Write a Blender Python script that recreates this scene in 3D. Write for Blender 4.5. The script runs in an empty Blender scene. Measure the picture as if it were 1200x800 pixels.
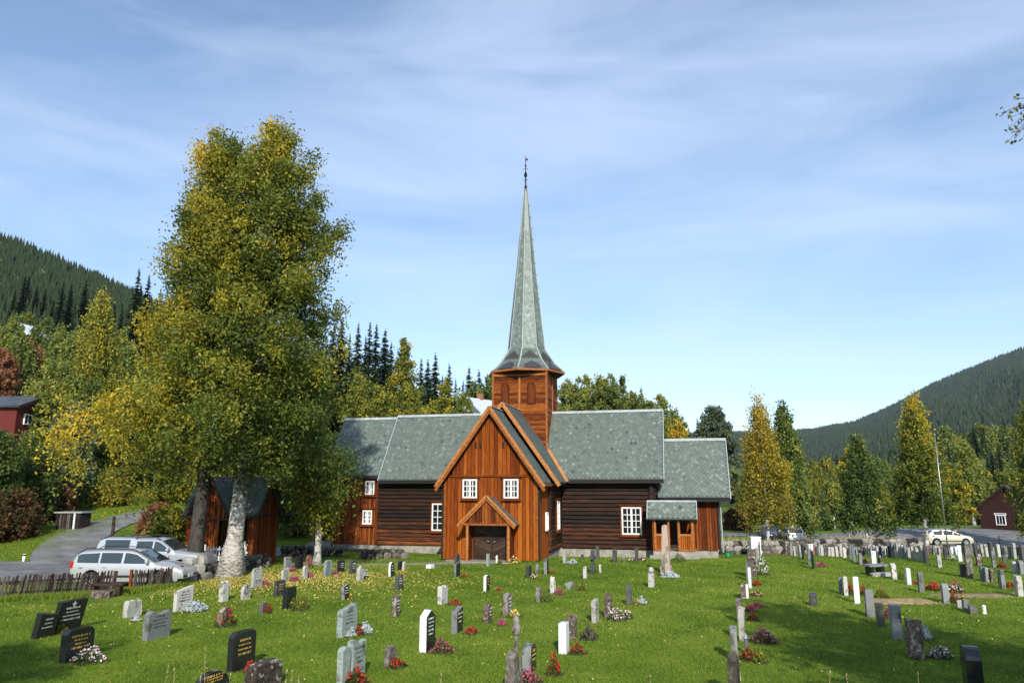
import bpy, math, random
import numpy as np
from mathutils import Vector, Matrix
R = math.radians
S = bpy.context.scene
COL = S.collection

# ------------------------------------------------------------------ camera, world, sun, exposure
EYE = 4.0; PITCH = R(11.2); F = 867.0
cam_d = bpy.data.cameras.new('camera'); cam = bpy.data.objects.new('camera', cam_d); COL.objects.link(cam)
cam.location = (0, 0, EYE); cam.rotation_euler = (R(90) + PITCH, 0, 0)
cam_d.sensor_width = 36; cam_d.lens = F / 1200 * 36; cam_d.clip_start = .05; cam_d.clip_end = 12000
S.camera = cam
SUN_AZ = R(176)          # compass bearing of the sun seen from the scene, 180 = behind the camera
SUN_EL = R(31)
w = bpy.data.worlds.new('World'); S.world = w; w.use_nodes = True
nt = w.node_tree; nt.nodes.clear()
N = nt.nodes.new; L = nt.links.new
out = N('ShaderNodeOutputWorld'); bg = N('ShaderNodeBackground'); sky = N('ShaderNodeTexSky')
sky.sky_type = 'NISHITA'; sky.sun_disc = False; sky.sun_elevation = SUN_EL; sky.sun_rotation = SUN_AZ
sky.altitude = 500; sky.air_density = 1.0; sky.dust_density = .6; sky.ozone_density = 2.0
bg.inputs[1].default_value = .132
tc = N('ShaderNodeTexCoord'); mp = N('ShaderNodeMapping'); mp.inputs['Scale'].default_value = (1.1, 1.6, 5.5)
mp.inputs['Rotation'].default_value = (R(8), R(-6), R(12))
n1 = N('ShaderNodeTexNoise'); n1.inputs['Scale'].default_value = 1.5; n1.inputs['Detail'].default_value = 7; n1.inputs['Roughness'].default_value = .52; n1.inputs['Distortion'].default_value = .6
r1 = N('ShaderNodeValToRGB'); r1.color_ramp.elements[0].position = .36; r1.color_ramp.elements[1].position = .80
r1.color_ramp.elements[0].color = (0.05, .05, .05, 1); r1.color_ramp.elements[1].color = (.62, .62, .62, 1)
mx = N('ShaderNodeMixRGB'); mx.inputs[2].default_value = (4.9, 5.7, 7.0, 1)
tint = N('ShaderNodeMixRGB'); tint.blend_type = 'MULTIPLY'; tint.inputs[0].default_value = 1; tint.inputs[2].default_value = (1.0, 1.03, 1.06, 1)
L(tc.outputs['Generated'], mp.inputs[0]); L(mp.outputs[0], n1.inputs['Vector']); L(n1.outputs[0], r1.inputs[0])
L(sky.outputs[0], tint.inputs[1]); L(tint.outputs[0], mx.inputs[1]); L(r1.outputs[0], mx.inputs[0]); L(mx.outputs[0], bg.inputs[0]); L(bg.outputs[0], out.inputs[0])
sl = bpy.data.lights.new('sun', 'SUN'); sl.energy = 4.0; sl.angle = R(.5); sl.color = (1, .95, .86)
sun = bpy.data.objects.new('sun', sl); COL.objects.link(sun)
sd = Vector((math.sin(SUN_AZ) * math.cos(SUN_EL), math.cos(SUN_AZ) * math.cos(SUN_EL), math.sin(SUN_EL)))
sun.rotation_euler = sd.to_track_quat('Z', 'Y').to_euler(); sun.location = (0, -20, 40)
S.view_settings.view_transform = 'Standard'; S.view_settings.look = 'None'; S.view_settings.gamma = 1; S.view_settings.exposure = 0.56
S.cycles.max_bounces = 6; S.cycles.diffuse_bounces = 3; S.cycles.transmission_bounces = 4; S.cycles.transparent_max_bounces = 4

# ------------------------------------------------------------------ terrain function
def sst(x, a, b):
    t = np.clip((np.asarray(x, float) - a) / (b - a), 0, 1); return t * t * (3 - 2 * t)
def G(X, Y):
    X = np.asarray(X, float); Y = np.asarray(Y, float)
    r = np.hypot(X, Y); az = np.degrees(np.arctan2(X, Y))
    fall = np.interp(Y, [44, 50, 56, 62, 75, 100, 150, 420, 1000, 4000], [0, -.35, -.80, -1.25, -1.65, -2.4, -3.4, -7, -14, -20])
    z = fall * sst(X, -14, 2)
    bank = 2.3 * (1 - sst(r * np.where(Y > 0, 1, 0) + np.where(Y > 0, 0, 0) + 0, 3.2, 11.5))
    bank = np.where(Y > 0, 2.3 * (1 - sst(Y, 2.5, 11.5)), 2.3)
    z = z + bank
    z = z + (1 - sst(X, -27, -18)) * np.interp(Y, [0, 35, 41, 50, 70, 100, 140], [0, 0, .30, 1.6, 4.2, 7.5, 9])
    # wooded hillside, rising away from the church on the left
    E = np.interp(az, [-180, -120, -50, -34.6, -27, -23, -13, -3, 6, 14, 22, 60, 120, 180], [0, .1, .44, .312, .232, .190, .12, .07, .035, .012, 0, 0, 0, 0])
    t = np.clip((Y - 58) / 390, 0, 1)
    z = z + (.5 * sst(az, 8, 14) + .75 * sst(az, 22, 27)) * (1 - sst(az, 60, 80)) * sst(Y, 78, 96) * (1 - sst(Y, 112, 140))
    z = z + 2.2 * sst(Y, 122, 148) * (1 - sst(az, 25, 29)) * sst(az, 8, 14)
    z = z + E * 448 * t ** 1.35
    t2 = np.clip((Y - 448) / 2500, 0, 1)
    z = z - E * 100 * t2
    # far mountain on the right
    M = np.interp(az, [-180, 0, 12, 19, 22, 24.9, 27.5, 30, 32.5, 34.7, 42, 60, 90, 180], [0, .02, .072, .076, .080, .088, .108, .133, .153, .172, .22, .26, .1, 0])
    t3 = np.clip((r - 700) / 2000, 0, 1)
    ridges = 1 + .10 * np.sin(az * 1.3 + r * .004) * (1 - t3) + .05 * np.sin(az * 3.7 - r * .006) * (1 - t3)
    z = z + M * 2700 * np.cos(np.radians(np.clip(az, -60, 60))) * (t3 ** 1.15) * ridges * sst(az, -6, 14)
    # lower wooded shoulder on the right, nearer
    K = np.interp(az, [-180, 22, 26, 30, 34, 45, 70, 180], [0, 0, .016, .045, .062, .09, .08, 0])
    t4 = np.clip((r - 190) / 420, 0, 1)
    z = z + K * 610 * t4 ** 1.2
    z = z + .06 * np.sin(X * .35 + 1) * np.cos(Y * .27) * sst(r, 14, 20) * (1 - sst(r, 40, 60))
    return z
def g(x, y): return float(G(x, y))
def ray(px, py):
    u = (px - 600) / F; v = (400 - py) / F
    return (u, math.cos(PITCH) - v * math.sin(PITCH), math.sin(PITCH) + v * math.cos(PITCH))
def on_ground(px, py):
    """the place on the ground that a sight line from the camera's spot reaches"""
    d = ray(px, py); lo = 12.0; t = lo
    while t < 400:
        x, y, z = d[0] * t, d[1] * t, EYE + d[2] * t
        if z < g(x, y): break
        t += .5
    a, b = t - .5, t
    for _ in range(18):
        m = (a + b) / 2
        if EYE + d[2] * m < g(d[0] * m, d[1] * m): b = m
        else: a = m
    x, y = d[0] * b, d[1] * b
    return x, y, g(x, y)
def at_depth(px, py, D):
    d = ray(px, py); k = D / d[1]
    return d[0] * k, D, EYE + d[2] * k

def place(px, D):
    """the spot on the ground D metres out that lies in picture column px"""
    x0 = (px - 600) / F * D
    for _ in range(6):
        zc = D * math.cos(PITCH) + (g(x0, D) - EYE) * math.sin(PITCH); x0 = (px - 600) / F * zc
    return x0, D, g(x0, D)

# ------------------------------------------------------------------ object helpers
def tag(o, label=None, cat=None, group=None, kind=None):
    if label: o['label'] = label
    if cat: o['category'] = cat
    if group: o['group'] = group
    if kind: o['kind'] = kind
    return o
def thing(name, label, cat, loc=(0, 0, 0), rz=0, group=None):
    o = bpy.data.objects.new(name, None); COL.objects.link(o); o.empty_display_size = .2
    o.location = loc; o.rotation_euler = (0, 0, rz)
    return tag(o, label, cat, group)
def copy_tree(o, parent=None):
    c = o.copy(); COL.objects.link(c); c.parent = parent
    for ch in o.children: copy_tree(ch, c)
    return c
def frame(p, q):
    z = (q - p).normalized(); a = Vector((0, 0, 1)) if abs(z.z) < .9 else Vector((1, 0, 0))
    x = a.cross(z).normalized(); return x, z.cross(x)
class MB:
    def __init__(s): s.v = []; s.f = []; s.t = []; s.m = []
    def face(s, pts, t=.5, m=0):
        n = len(s.v); s.v += [tuple(p) for p in pts]; s.f.append(tuple(range(n, n + len(pts)))); s.t.append(t); s.m.append(m)
    def mesh(s, V, Fc, t=.5, m=0):
        n = len(s.v); s.v += [tuple(p) for p in V]
        for f in Fc: s.f.append(tuple(i + n for i in f)); s.t.append(t); s.m.append(m)
    def box(s, x0, x1, y0, y1, z0, z1, t=.5, m=0, M=None):
        V = [Vector(p) for p in ((x0, y0, z0), (x1, y0, z0), (x1, y1, z0), (x0, y1, z0), (x0, y0, z1), (x1, y0, z1), (x1, y1, z1), (x0, y1, z1))]
        if M is not None: V = [M @ p for p in V]
        s.mesh(V, [(3, 2, 1, 0), (4, 5, 6, 7), (0, 1, 5, 4), (1, 2, 6, 5), (2, 3, 7, 6), (3, 0, 4, 7)], t, m)
    def beam(s, p, q, a, b, t=.5, m=0, up=None):
        """rectangular bar from p to q; a = width, b = thickness"""
        p = Vector(p); q = Vector(q); z = (q - p).normalized()
        if up is None: x, y = frame(p, q)
        else: y = Vector(up); y = (y - z * y.dot(z)).normalized(); x = y.cross(z)
        V = []
        for c in (p, q):
            for i, j in ((-1, -1), (1, -1), (1, 1), (-1, 1)): V.append(c + x * (a / 2 * i) + y * (b / 2 * j))
        s.mesh(V, [(3, 2, 1, 0), (4, 5, 6, 7), (0, 1, 5, 4), (1, 2, 6, 5), (2, 3, 7, 6), (3, 0, 4, 7)], t, m)
    def tube(s, pts, rad, n=8, t=.5, m=0, cap=True):
        pts = [Vector(p) for p in pts]
        if not isinstance(rad, (list, tuple)): rad = [rad] * len(pts)
        base = len(s.v); x, y = frame(pts[0], pts[1])
        for i, p in enumerate(pts):
            a = pts[max(i - 1, 0)]; b = pts[min(i + 1, len(pts) - 1)]; z = (b - a).normalized()
            x = (x - z * x.dot(z)).normalized(); y = z.cross(x)
            for k in range(n):
                an = 2 * math.pi * k / n; s.v.append(tuple(p + (x * math.cos(an) + y * math.sin(an)) * rad[i]))
        for i in range(len(pts) - 1):
            for k in range(n):
                a = base + i * n + k; b = base + i * n + (k + 1) % n
                s.f.append((a, b, b + n, a + n)); s.t.append(t); s.m.append(m)
        if cap:
            s.f.append(tuple(base + k for k in range(n - 1, -1, -1))); s.t.append(t); s.m.append(m)
            e = base + (len(pts) - 1) * n; s.f.append(tuple(e + k for k in range(n))); s.t.append(t); s.m.append(m)
    def prism(s, poly, y0, y1, t=.5, m=0, axis='y'):
        """polygon in (a, z) extruded; axis y: a is x; axis x: a is y"""
        n = len(poly)
        P = lambda a, z, d: (a, d, z) if axis == 'y' else (d, a, z)
        V = [P(a, z, y0) for a, z in poly] + [P(a, z, y1) for a, z in poly]
        Fc = [tuple(range(n)), tuple(range(2 * n - 1, n - 1, -1))] + [(i, i + n, (i + 1) % n + n, (i + 1) % n) for i in range(n)]
        s.mesh(V, Fc, t, m)
    def lathe(s, prof, n=12, c=(0, 0), t=.5, m=0, ph=0, caps=False):
        base = len(s.v)
        for r_, z in prof:
            for k in range(n):
                a = 2 * math.pi * (k + ph) / n; s.v.append((c[0] + r_ * math.cos(a), c[1] + r_ * math.sin(a), z))
        for i in range(len(prof) - 1):
            for k in range(n):
                a = base + i * n + k; b = base + i * n + (k + 1) % n; s.f.append((a, b, b + n, a + n)); s.t.append(t); s.m.append(m)
        if caps:
            s.f.append(tuple(base + k for k in range(n - 1, -1, -1))); s.t.append(t); s.m.append(m)
            e = base + (len(prof) - 1) * n; s.f.append(tuple(e + k for k in range(n))); s.t.append(t); s.m.append(m)
    def build(s, name, mats, parent=None, smooth=False, bevel=0, label=None, loc=None, fix=True):
        me = bpy.data.meshes.new(name); me.from_pydata(s.v, [], s.f)
        if not isinstance(mats, (list, tuple)): mats = [mats]
        for m in mats: me.materials.append(m)
        me.polygons.foreach_set('material_index', s.m)
        at = me.attributes.new('tint', 'FLOAT', 'FACE'); at.data.foreach_set('value', s.t)
        if smooth: me.polygons.foreach_set('use_smooth', [True] * len(s.f))
        me.update()
        if fix:
            import bmesh
            bm = bmesh.new(); bm.from_mesh(me); bmesh.ops.recalc_face_normals(bm, faces=bm.faces); bm.to_mesh(me); bm.free()
        o = bpy.data.objects.new(name, me); COL.objects.link(o)
        if parent: o.parent = parent
        if loc: o.location = loc
        if bevel:
            b = o.modifiers.new('bevel', 'BEVEL'); b.width = bevel; b.segments = 2; b.limit_method = 'ANGLE'; b.angle_limit = R(40)
        if label: o['label'] = label
        return o
def np_mesh(name, V, Q, tint, mat, parent=None, smooth=False):
    me = bpy.data.meshes.new(name); nv = len(V); nf, k = Q.shape
    me.vertices.add(nv); me.vertices.foreach_set('co', V.astype(np.float32).ravel())
    me.loops.add(nf * k); me.loops.foreach_set('vertex_index', Q.astype(np.int32).ravel())
    me.polygons.add(nf); me.polygons.foreach_set('loop_start', np.arange(0, nf * k, k, dtype=np.int32)); me.polygons.foreach_set('loop_total', np.full(nf, k, np.int32))
    if smooth: me.polygons.foreach_set('use_smooth', np.ones(nf, bool))
    me.materials.append(mat); me.update(calc_edges=True)
    at = me.attributes.new('tint', 'FLOAT', 'FACE'); at.data.foreach_set('value', np.asarray(tint, np.float32))
    o = bpy.data.objects.new(name, me); COL.objects.link(o)
    if parent: o.parent = parent
    return o

# ------------------------------------------------------------------ materials
def mat(name, col, rough=.7, metal=0, spec=.3):
    m = bpy.data.materials.new(name); m.use_nodes = True; b = m.node_tree.nodes['Principled BSDF']
    b.inputs['Base Color'].default_value = (*col, 1); b.inputs['Roughness'].default_value = rough; b.inputs['Metallic'].default_value = metal
    b.inputs['Specular IOR Level'].default_value = spec
    return m
def ramp(nt, stops):
    r = nt.nodes.new('ShaderNodeValToRGB'); e = r.color_ramp.elements
    while len(e) > 1: e.remove(e[0])
    e[0].position = stops[0][0]; e[0].color = (*stops[0][1], 1)
    for p, c in stops[1:]:
        k = e.new(p); k.color = (*c, 1)
    return r
def noisy(name, stops, scale=4, stretch=(1, 1, 1), rough=.8, bump=.3, detail=6, use_tint=.5, spec=.25, bscale=None, zweather=None, bdist=.02, dark=None, metal=0, objrand=0):
    """colour ramp driven by noise + the per-face tint; zweather=(z0,z1,amount) shifts it with height"""
    m = bpy.data.materials.new(name); m.use_nodes = True; nt = m.node_tree; b = nt.nodes['Principled BSDF']
    b.inputs['Roughness'].default_value = rough; b.inputs['Specular IOR Level'].default_value = spec; b.inputs['Metallic'].default_value = metal
    tc = nt.nodes.new('ShaderNodeTexCoord'); mp = nt.nodes.new('ShaderNodeMapping'); mp.inputs['Scale'].default_value = stretch
    src = tc.outputs['Object']
    if objrand:
        oi = nt.nodes.new('ShaderNodeObjectInfo'); cx = nt.nodes.new('ShaderNodeCombineXYZ'); va_ = nt.nodes.new('ShaderNodeVectorMath'); va_.operation = 'ADD'; ml = nt.nodes.new('ShaderNodeMath'); ml.operation = 'MULTIPLY'; ml.inputs[1].default_value = 57
        nt.links.new(oi.outputs['Random'], ml.inputs[0]); nt.links.new(ml.outputs[0], cx.inputs[0]); nt.links.new(ml.outputs[0], cx.inputs[1]); nt.links.new(src, va_.inputs[0]); nt.links.new(cx.outputs[0], va_.inputs[1]); src = va_.outputs[0]
    nt.links.new(src, mp.inputs[0])
    n = nt.nodes.new('ShaderNodeTexNoise'); n.inputs['Scale'].default_value = scale; n.inputs['Detail'].default_value = detail; n.inputs['Roughness'].default_value = .6
    nt.links.new(mp.outputs[0], n.inputs['Vector'])
    def math_(op, a, b_):
        q = nt.nodes.new('ShaderNodeMath'); q.operation = op
        for i, x in enumerate((a, b_)):
            if isinstance(x, (int, float)): q.inputs[i].default_value = x
            else: nt.links.new(x, q.inputs[i])
        return q.outputs[0]
    v = n.outputs[0]
    at = nt.nodes.new('ShaderNodeAttribute'); at.attribute_name = 'tint'
    v = math_('ADD', v, math_('MULTIPLY', math_('SUBTRACT', at.outputs['Fac'], .5), use_tint))
    if objrand: v = math_('ADD', v, math_('MULTIPLY', math_('SUBTRACT', oi.outputs['Random'], .5), objrand))
    if zweather:
        sx = nt.nodes.new('ShaderNodeSeparateXYZ'); nt.links.new(tc.outputs['Object'], sx.inputs[0])
        mr = nt.nodes.new('ShaderNodeMapRange'); mr.inputs[1].default_value = zweather[0]; mr.inputs[2].default_value = zweather[1]
        mr.inputs[3].default_value = zweather[2]; mr.inputs[4].default_value = 0; nt.links.new(sx.outputs[2], mr.inputs[0])
        v = math_('ADD', v, mr.outputs[0])
    r = ramp(nt, stops); nt.links.new(v, r.inputs[0]); c = r.outputs[0]
    if dark:   # irregular stains / lichen of another colour
        n2 = nt.nodes.new('ShaderNodeTexNoise'); n2.inputs['Scale'].default_value = dark[1]; n2.inputs['Detail'].default_value = 5
        nt.links.new(src, n2.inputs['Vector'])
        r2 = ramp(nt, [(dark[2], (0, 0, 0)), (dark[2] + .08, (1, 1, 1))]); nt.links.new(n2.outputs[0], r2.inputs[0])
        mx = nt.nodes.new('ShaderNodeMixRGB'); nt.links.new(r2.outputs[0], mx.inputs[0]); nt.links.new(c, mx.inputs[1]); mx.inputs[2].default_value = (*dark[0], 1); c = mx.outputs[0]
    nt.links.new(c, b.inputs['Base Color'])
    if bump:
        n3 = nt.nodes.new('ShaderNodeTexNoise'); n3.inputs['Scale'].default_value = bscale or scale * 2; n3.inputs['Detail'].default_value = 6
        nt.links.new(mp.outputs[0], n3.inputs['Vector'])
        bp = nt.nodes.new('ShaderNodeBump'); bp.inputs['Strength'].default_value = bump; bp.inputs['Distance'].default_value = bdist
        nt.links.new(n3.outputs[0], bp.inputs['Height']); nt.links.new(bp.outputs[0], b.inputs['Normal'])
    return m
def leafmat(name, stops, trans=.35, rough=.55):
    m = bpy.data.materials.new(name); m.use_nodes = True; nt = m.node_tree; b = nt.nodes['Principled BSDF']; o = nt.nodes['Material Output']
    at = nt.nodes.new('ShaderNodeAttribute'); at.attribute_name = 'tint'; r = ramp(nt, stops); nt.links.new(at.outputs['Fac'], r.inputs[0])
    nt.links.new(r.outputs[0], b.inputs['Base Color']); b.inputs['Roughness'].default_value = rough; b.inputs['Specular IOR Level'].default_value = .25
    if trans:
        tr = nt.nodes.new('ShaderNodeBsdfTranslucent'); nt.links.new(r.outputs[0], tr.inputs[0]); mx = nt.nodes.new('ShaderNodeMixShader'); mx.inputs[0].default_value = trans
        nt.links.new(b.outputs[0], mx.inputs[1]); nt.links.new(tr.outputs[0], mx.inputs[2]); nt.links.new(mx.outputs[0], o.inputs[0])
    return m
M = {}
M['plank'] = noisy('tarred_planks', [(.15, (.050, .010, .003)), (.40, (.135, .028, .004)), (.62, (.250, .060, .007)), (.92, (.42, .130, .016))], 3, (11, 11, .5), .75, .35, spec=.10, use_tint=.36, zweather=(0, 6.5, .16))
M['plank_red'] = noisy('dark_tarred_planks', [(.2, (.032, .008, .004)), (.45, (.100, .022, .005)), (.65, (.20, .050, .009)), (.9, (.36, .12, .020))], 3, (11, 11, .5), .72, spec=.12, bump=.35, use_tint=.45, zweather=(0, 4, .10))
M['plank_h'] = noisy('tarred_boards', [(.2, (.040, .010, .003)), (.42, (.13, .030, .005)), (.62, (.24, .066, .009)), (.85, (.36, .12, .020))], 3, (.7, .7, 6), .72, .35, use_tint=.4, spec=.12)
M['log'] = noisy('tarred_logs', [(.25, (.008, .005, .004)), (.52, (.021, .010, .006)), (.76, (.068, .021, .008)), (1.05, (.24, .07, .016))], 2.2, (.5, .5, 5), .62, .5, use_tint=.35, zweather=(.2, 2.2, .26), bdist=.03)
M['verge'] = noisy('golden_wood', [(.2, (.11, .028, .006)), (.5, (.29, .095, .020)), (.85, (.52, .23, .07))], 3, (3, 3, 3), .55, .2, use_tint=.5)
M['darkwood'] = noisy('dark_wood', [(.25, (.012, .007, .005)), (.6, (.05, .026, .016)), (.9, (.10, .055, .035))], 6, (1, 1, 4), .6, .3, use_tint=.4)
M['tarblack'] = mat('tar_black', (.012, .010, .009), .6)
M['slate'] = noisy('green_slate', [(.12, (.048, .048, .047)), (.36, (.096, .120, .102)), (.60, (.134, .164, .140)), (.85, (.22, .26, .225))], 14, (1, 1, 1), .6, .15, use_tint=.75, spec=.45, dark=((.085, .08, .095), .85, .72))
M['slate2'] = noisy('silver_slate', [(.2, (.10, .13, .11)), (.5, (.165, .205, .18)), (.85, (.29, .34, .30))], 6, (1, 1, 1), .42, .25, use_tint=.8, spec=.5)
M['darkslate'] = noisy('dark_slate', [(.3, (.028, .028, .034)), (.7, (.07, .07, .08))], 12, (1, 1, 1), .5, .3)
M['ridge'] = noisy('ridge_metal', [(.3, (.25, .28, .27)), (.7, (.42, .45, .44))], 3, rough=.45, bump=.05, spec=.5)
M['stone'] = noisy('foundation_stone', [(.2, (.12, .11, .095)), (.5, (.28, .26, .22)), (.8, (.42, .40, .35))], 2.5, (1, 1, 1), .9, .7, bdist=.05)
M['rubble'] = noisy('rubble_stone', [(.2, (.03, .028, .024)), (.5, (.13, .12, .10)), (.8, (.32, .29, .25))], 5, (1, 1, 1), .9, .8, use_tint=.9, bdist=.04)
M['drywall'] = noisy('dark_field_stone', [(.2, (.02, .018, .015)), (.5, (.07, .065, .055)), (.8, (.18, .16, .13))], 4, (1, 1, 1), .95, .8, use_tint=.7, bdist=.05)
M['white'] = mat('white_paint', (.80, .80, .77), .5)
M['cream'] = mat('white_render', (.75, .75, .72), .7)
M['glass'] = mat('window_glass', (.012, .015, .018), .06, 0, .6)
M['soil'] = noisy('dark_soil', [(.3, (.022, .016, .011)), (.7, (.07, .05, .035))], 14, rough=1, bump=.9, bdist=.03)
M['iron'] = mat('black_iron', (.015, .015, .016), .45, .6)
M['steel'] = mat('grey_steel', (.35, .36, .37), .4, .8)
GR = {
 'grey': noisy('grey_granite', [(.3, (.11, .12, .12)), (.55, (.20, .21, .205)), (.8, (.32, .33, .32))], 60, rough=.7, bump=.1, spec=.3, dark=((.09, .09, .07), 3, .54), use_tint=.15, objrand=.32),
 'light': noisy('light_granite', [(.3, (.30, .29, .26)), (.55, (.46, .44, .40)), (.8, (.60, .58, .53))], 45, rough=.75, bump=.12, dark=((.20, .19, .14), 5, .55), use_tint=.15, objrand=.32),
 'white': noisy('white_marble', [(.3, (.55, .58, .60)), (.6, (.72, .75, .77)), (.8, (.80, .82, .83))], 8, rough=.5, bump=.03, use_tint=.1, dark=((.42, .43, .40), 4, .60), objrand=.32),
 'black': noisy('black_granite', [(.3, (.010, .011, .012)), (.7, (.028, .030, .033)), (.9, (.06, .063, .068))], 90, rough=.16, bump=0, spec=.5, use_tint=.1),
 'dark': noisy('dark_granite', [(.3, (.035, .036, .036)), (.6, (.085, .085, .08)), (.85, (.16, .155, .145))], 50, rough=.45, bump=.1, use_tint=.15, dark=((.12, .12, .09), 6, .58), objrand=.32),
 'green': noisy('pale_green_schist', [(.3, (.16, .20, .18)), (.6, (.27, .32, .29)), (.85, (.38, .43, .39))], 14, rough=.6, bump=.1, use_tint=.1, dark=((.14, .15, .12), 4, .56), objrand=.32),
 'rough': noisy('lichened_rock', [(.3, (.07, .06, .05)), (.5, (.17, .155, .13)), (.7, (.30, .28, .24)), (.85, (.46, .44, .39))], 9, (1, 1, .6), rough=.95, bump=.9, bdist=.04, use_tint=.1, dark=((.10, .08, .05), 6, .55), objrand=.32),
 'brown': noisy('rust_brown_rock', [(.3, (.04, .03, .025)), (.5, (.11, .08, .065)), (.72, (.24, .19, .15))], 9, rough=.95, bump=.9, bdist=.04, use_tint=.1, dark=((.34, .32, .27), 7, .56), objrand=.32),
 'pink': noisy('pink_granite', [(.3, (.26, .19, .15)), (.6, (.40, .30, .245)), (.85, (.50, .40, .34))], 30, rough=.8, bump=.2, use_tint=.1, dark=((.22, .19, .15), 3, .54), objrand=.32),
 'red': noisy('red_granite', [(.3, (.16, .06, .045)), (.6, (.26, .11, .085)), (.85, (.36, .18, .14))], 40, rough=.5, bump=.05, use_tint=.1),
}
POLISH = noisy('polished_edge_granite', [(.3, (.13, .15, .165)), (.6, (.20, .22, .235)), (.85, (.27, .29, .30))], 60, rough=.6, bump=.15, use_tint=.1)
GOLD = mat('gold_letters', (.62, .42, .10), .4); WLET = mat('white_letters', (.72, .72, .68), .6); DLET = mat('dark_letters', (.03, .03, .03), .7)

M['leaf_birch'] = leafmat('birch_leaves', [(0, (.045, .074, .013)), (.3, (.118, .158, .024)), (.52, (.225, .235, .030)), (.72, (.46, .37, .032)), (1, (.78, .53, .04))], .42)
M['leaf_green'] = leafmat('green_leaves', [(0, (.036, .064, .016)), (.4, (.098, .148, .030)), (.75, (.215, .25, .05)), (1, (.36, .35, .06))], .40)
M['leaf_yel'] = leafmat('yellow_leaves', [(0, (.07, .09, .014)), (.35, (.24, .21, .026)), (.7, (.52, .37, .035)), (1, (.75, .50, .05))], .42)
M['leaf_red'] = leafmat('rusty_leaves', [(0, (.055, .050, .016)), (.4, (.15, .075, .03)), (.7, (.28, .11, .05)), (1, (.40, .20, .08))])
M['leaf_blue'] = leafmat('grey_green_leaves', [(0, (.04, .06, .03)), (.5, (.10, .135, .07)), (1, (.20, .23, .13))])
M['needle'] = leafmat('spruce_needles', [(0, (.012, .024, .011)), (.5, (.028, .050, .020)), (1, (.06, .085, .03))], .15, .7)
M['silver'] = leafmat('silver_foliage', [(0, (.28, .33, .33)), (1, (.62, .68, .68))], .2)
M['blossom'] = leafmat('blossoms', [(0, (.55, .02, .02)), (.25, (.60, .03, .03)), (.3, (.42, .06, .14)), (.45, (.50, .10, .22)), (.5, (.60, .30, .42)), (.6, (.78, .60, .66)), (.7, (.85, .82, .78)), (.8, (.85, .80, .60)), (.85, (.80, .55, .05)), (1, (.85, .35, .02))], .25)
M['heather'] = leafmat('heather', [(0, (.06, .07, .02)), (1, (.30, .10, .12))], .2)
M['grass'] = leafmat('grass_blades', [(0, (.060, .115, .009)), (.5, (.145, .225, .018)), (.85, (.24, .30, .034)), (1, (.34, .34, .09))], .3)
M['drygrass'] = leafmat('dry_grass', [(0, (.25, .19, .09)), (1, (.62, .52, .30))], .3)
M['fallen'] = leafmat('fallen_leaves', [(0, (.38, .24, .06)), (.5, (.58, .40, .08)), (1, (.72, .62, .22))], .2)
M['bark'] = noisy('birch_bark', [(.3, (.05, .045, .04)), (.42, (.30, .28, .25)), (.56, (.55, .53, .48)), (.8, (.70, .68, .62))], 2.6, (1, 1, 2.2), .8, .6, use_tint=1.0, bdist=.06)
M['bark_dark'] = noisy('dark_bark', [(.3, (.02, .017, .014)), (.6, (.07, .06, .05)), (.85, (.16, .145, .12))], 5, (1, 1, .5), .9, .8, bdist=.05)
M['bark_mix'] = noisy('old_birch_bark', [(.30, (.035, .03, .025)), (.46, (.12, .11, .095)), (.60, (.42, .39, .34)), (.8, (.62, .58, .52))], 3.4, (1, 1, 1.6), .9, .9, use_tint=.5, zweather=(0, 4.4, .17), bdist=.08)

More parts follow.
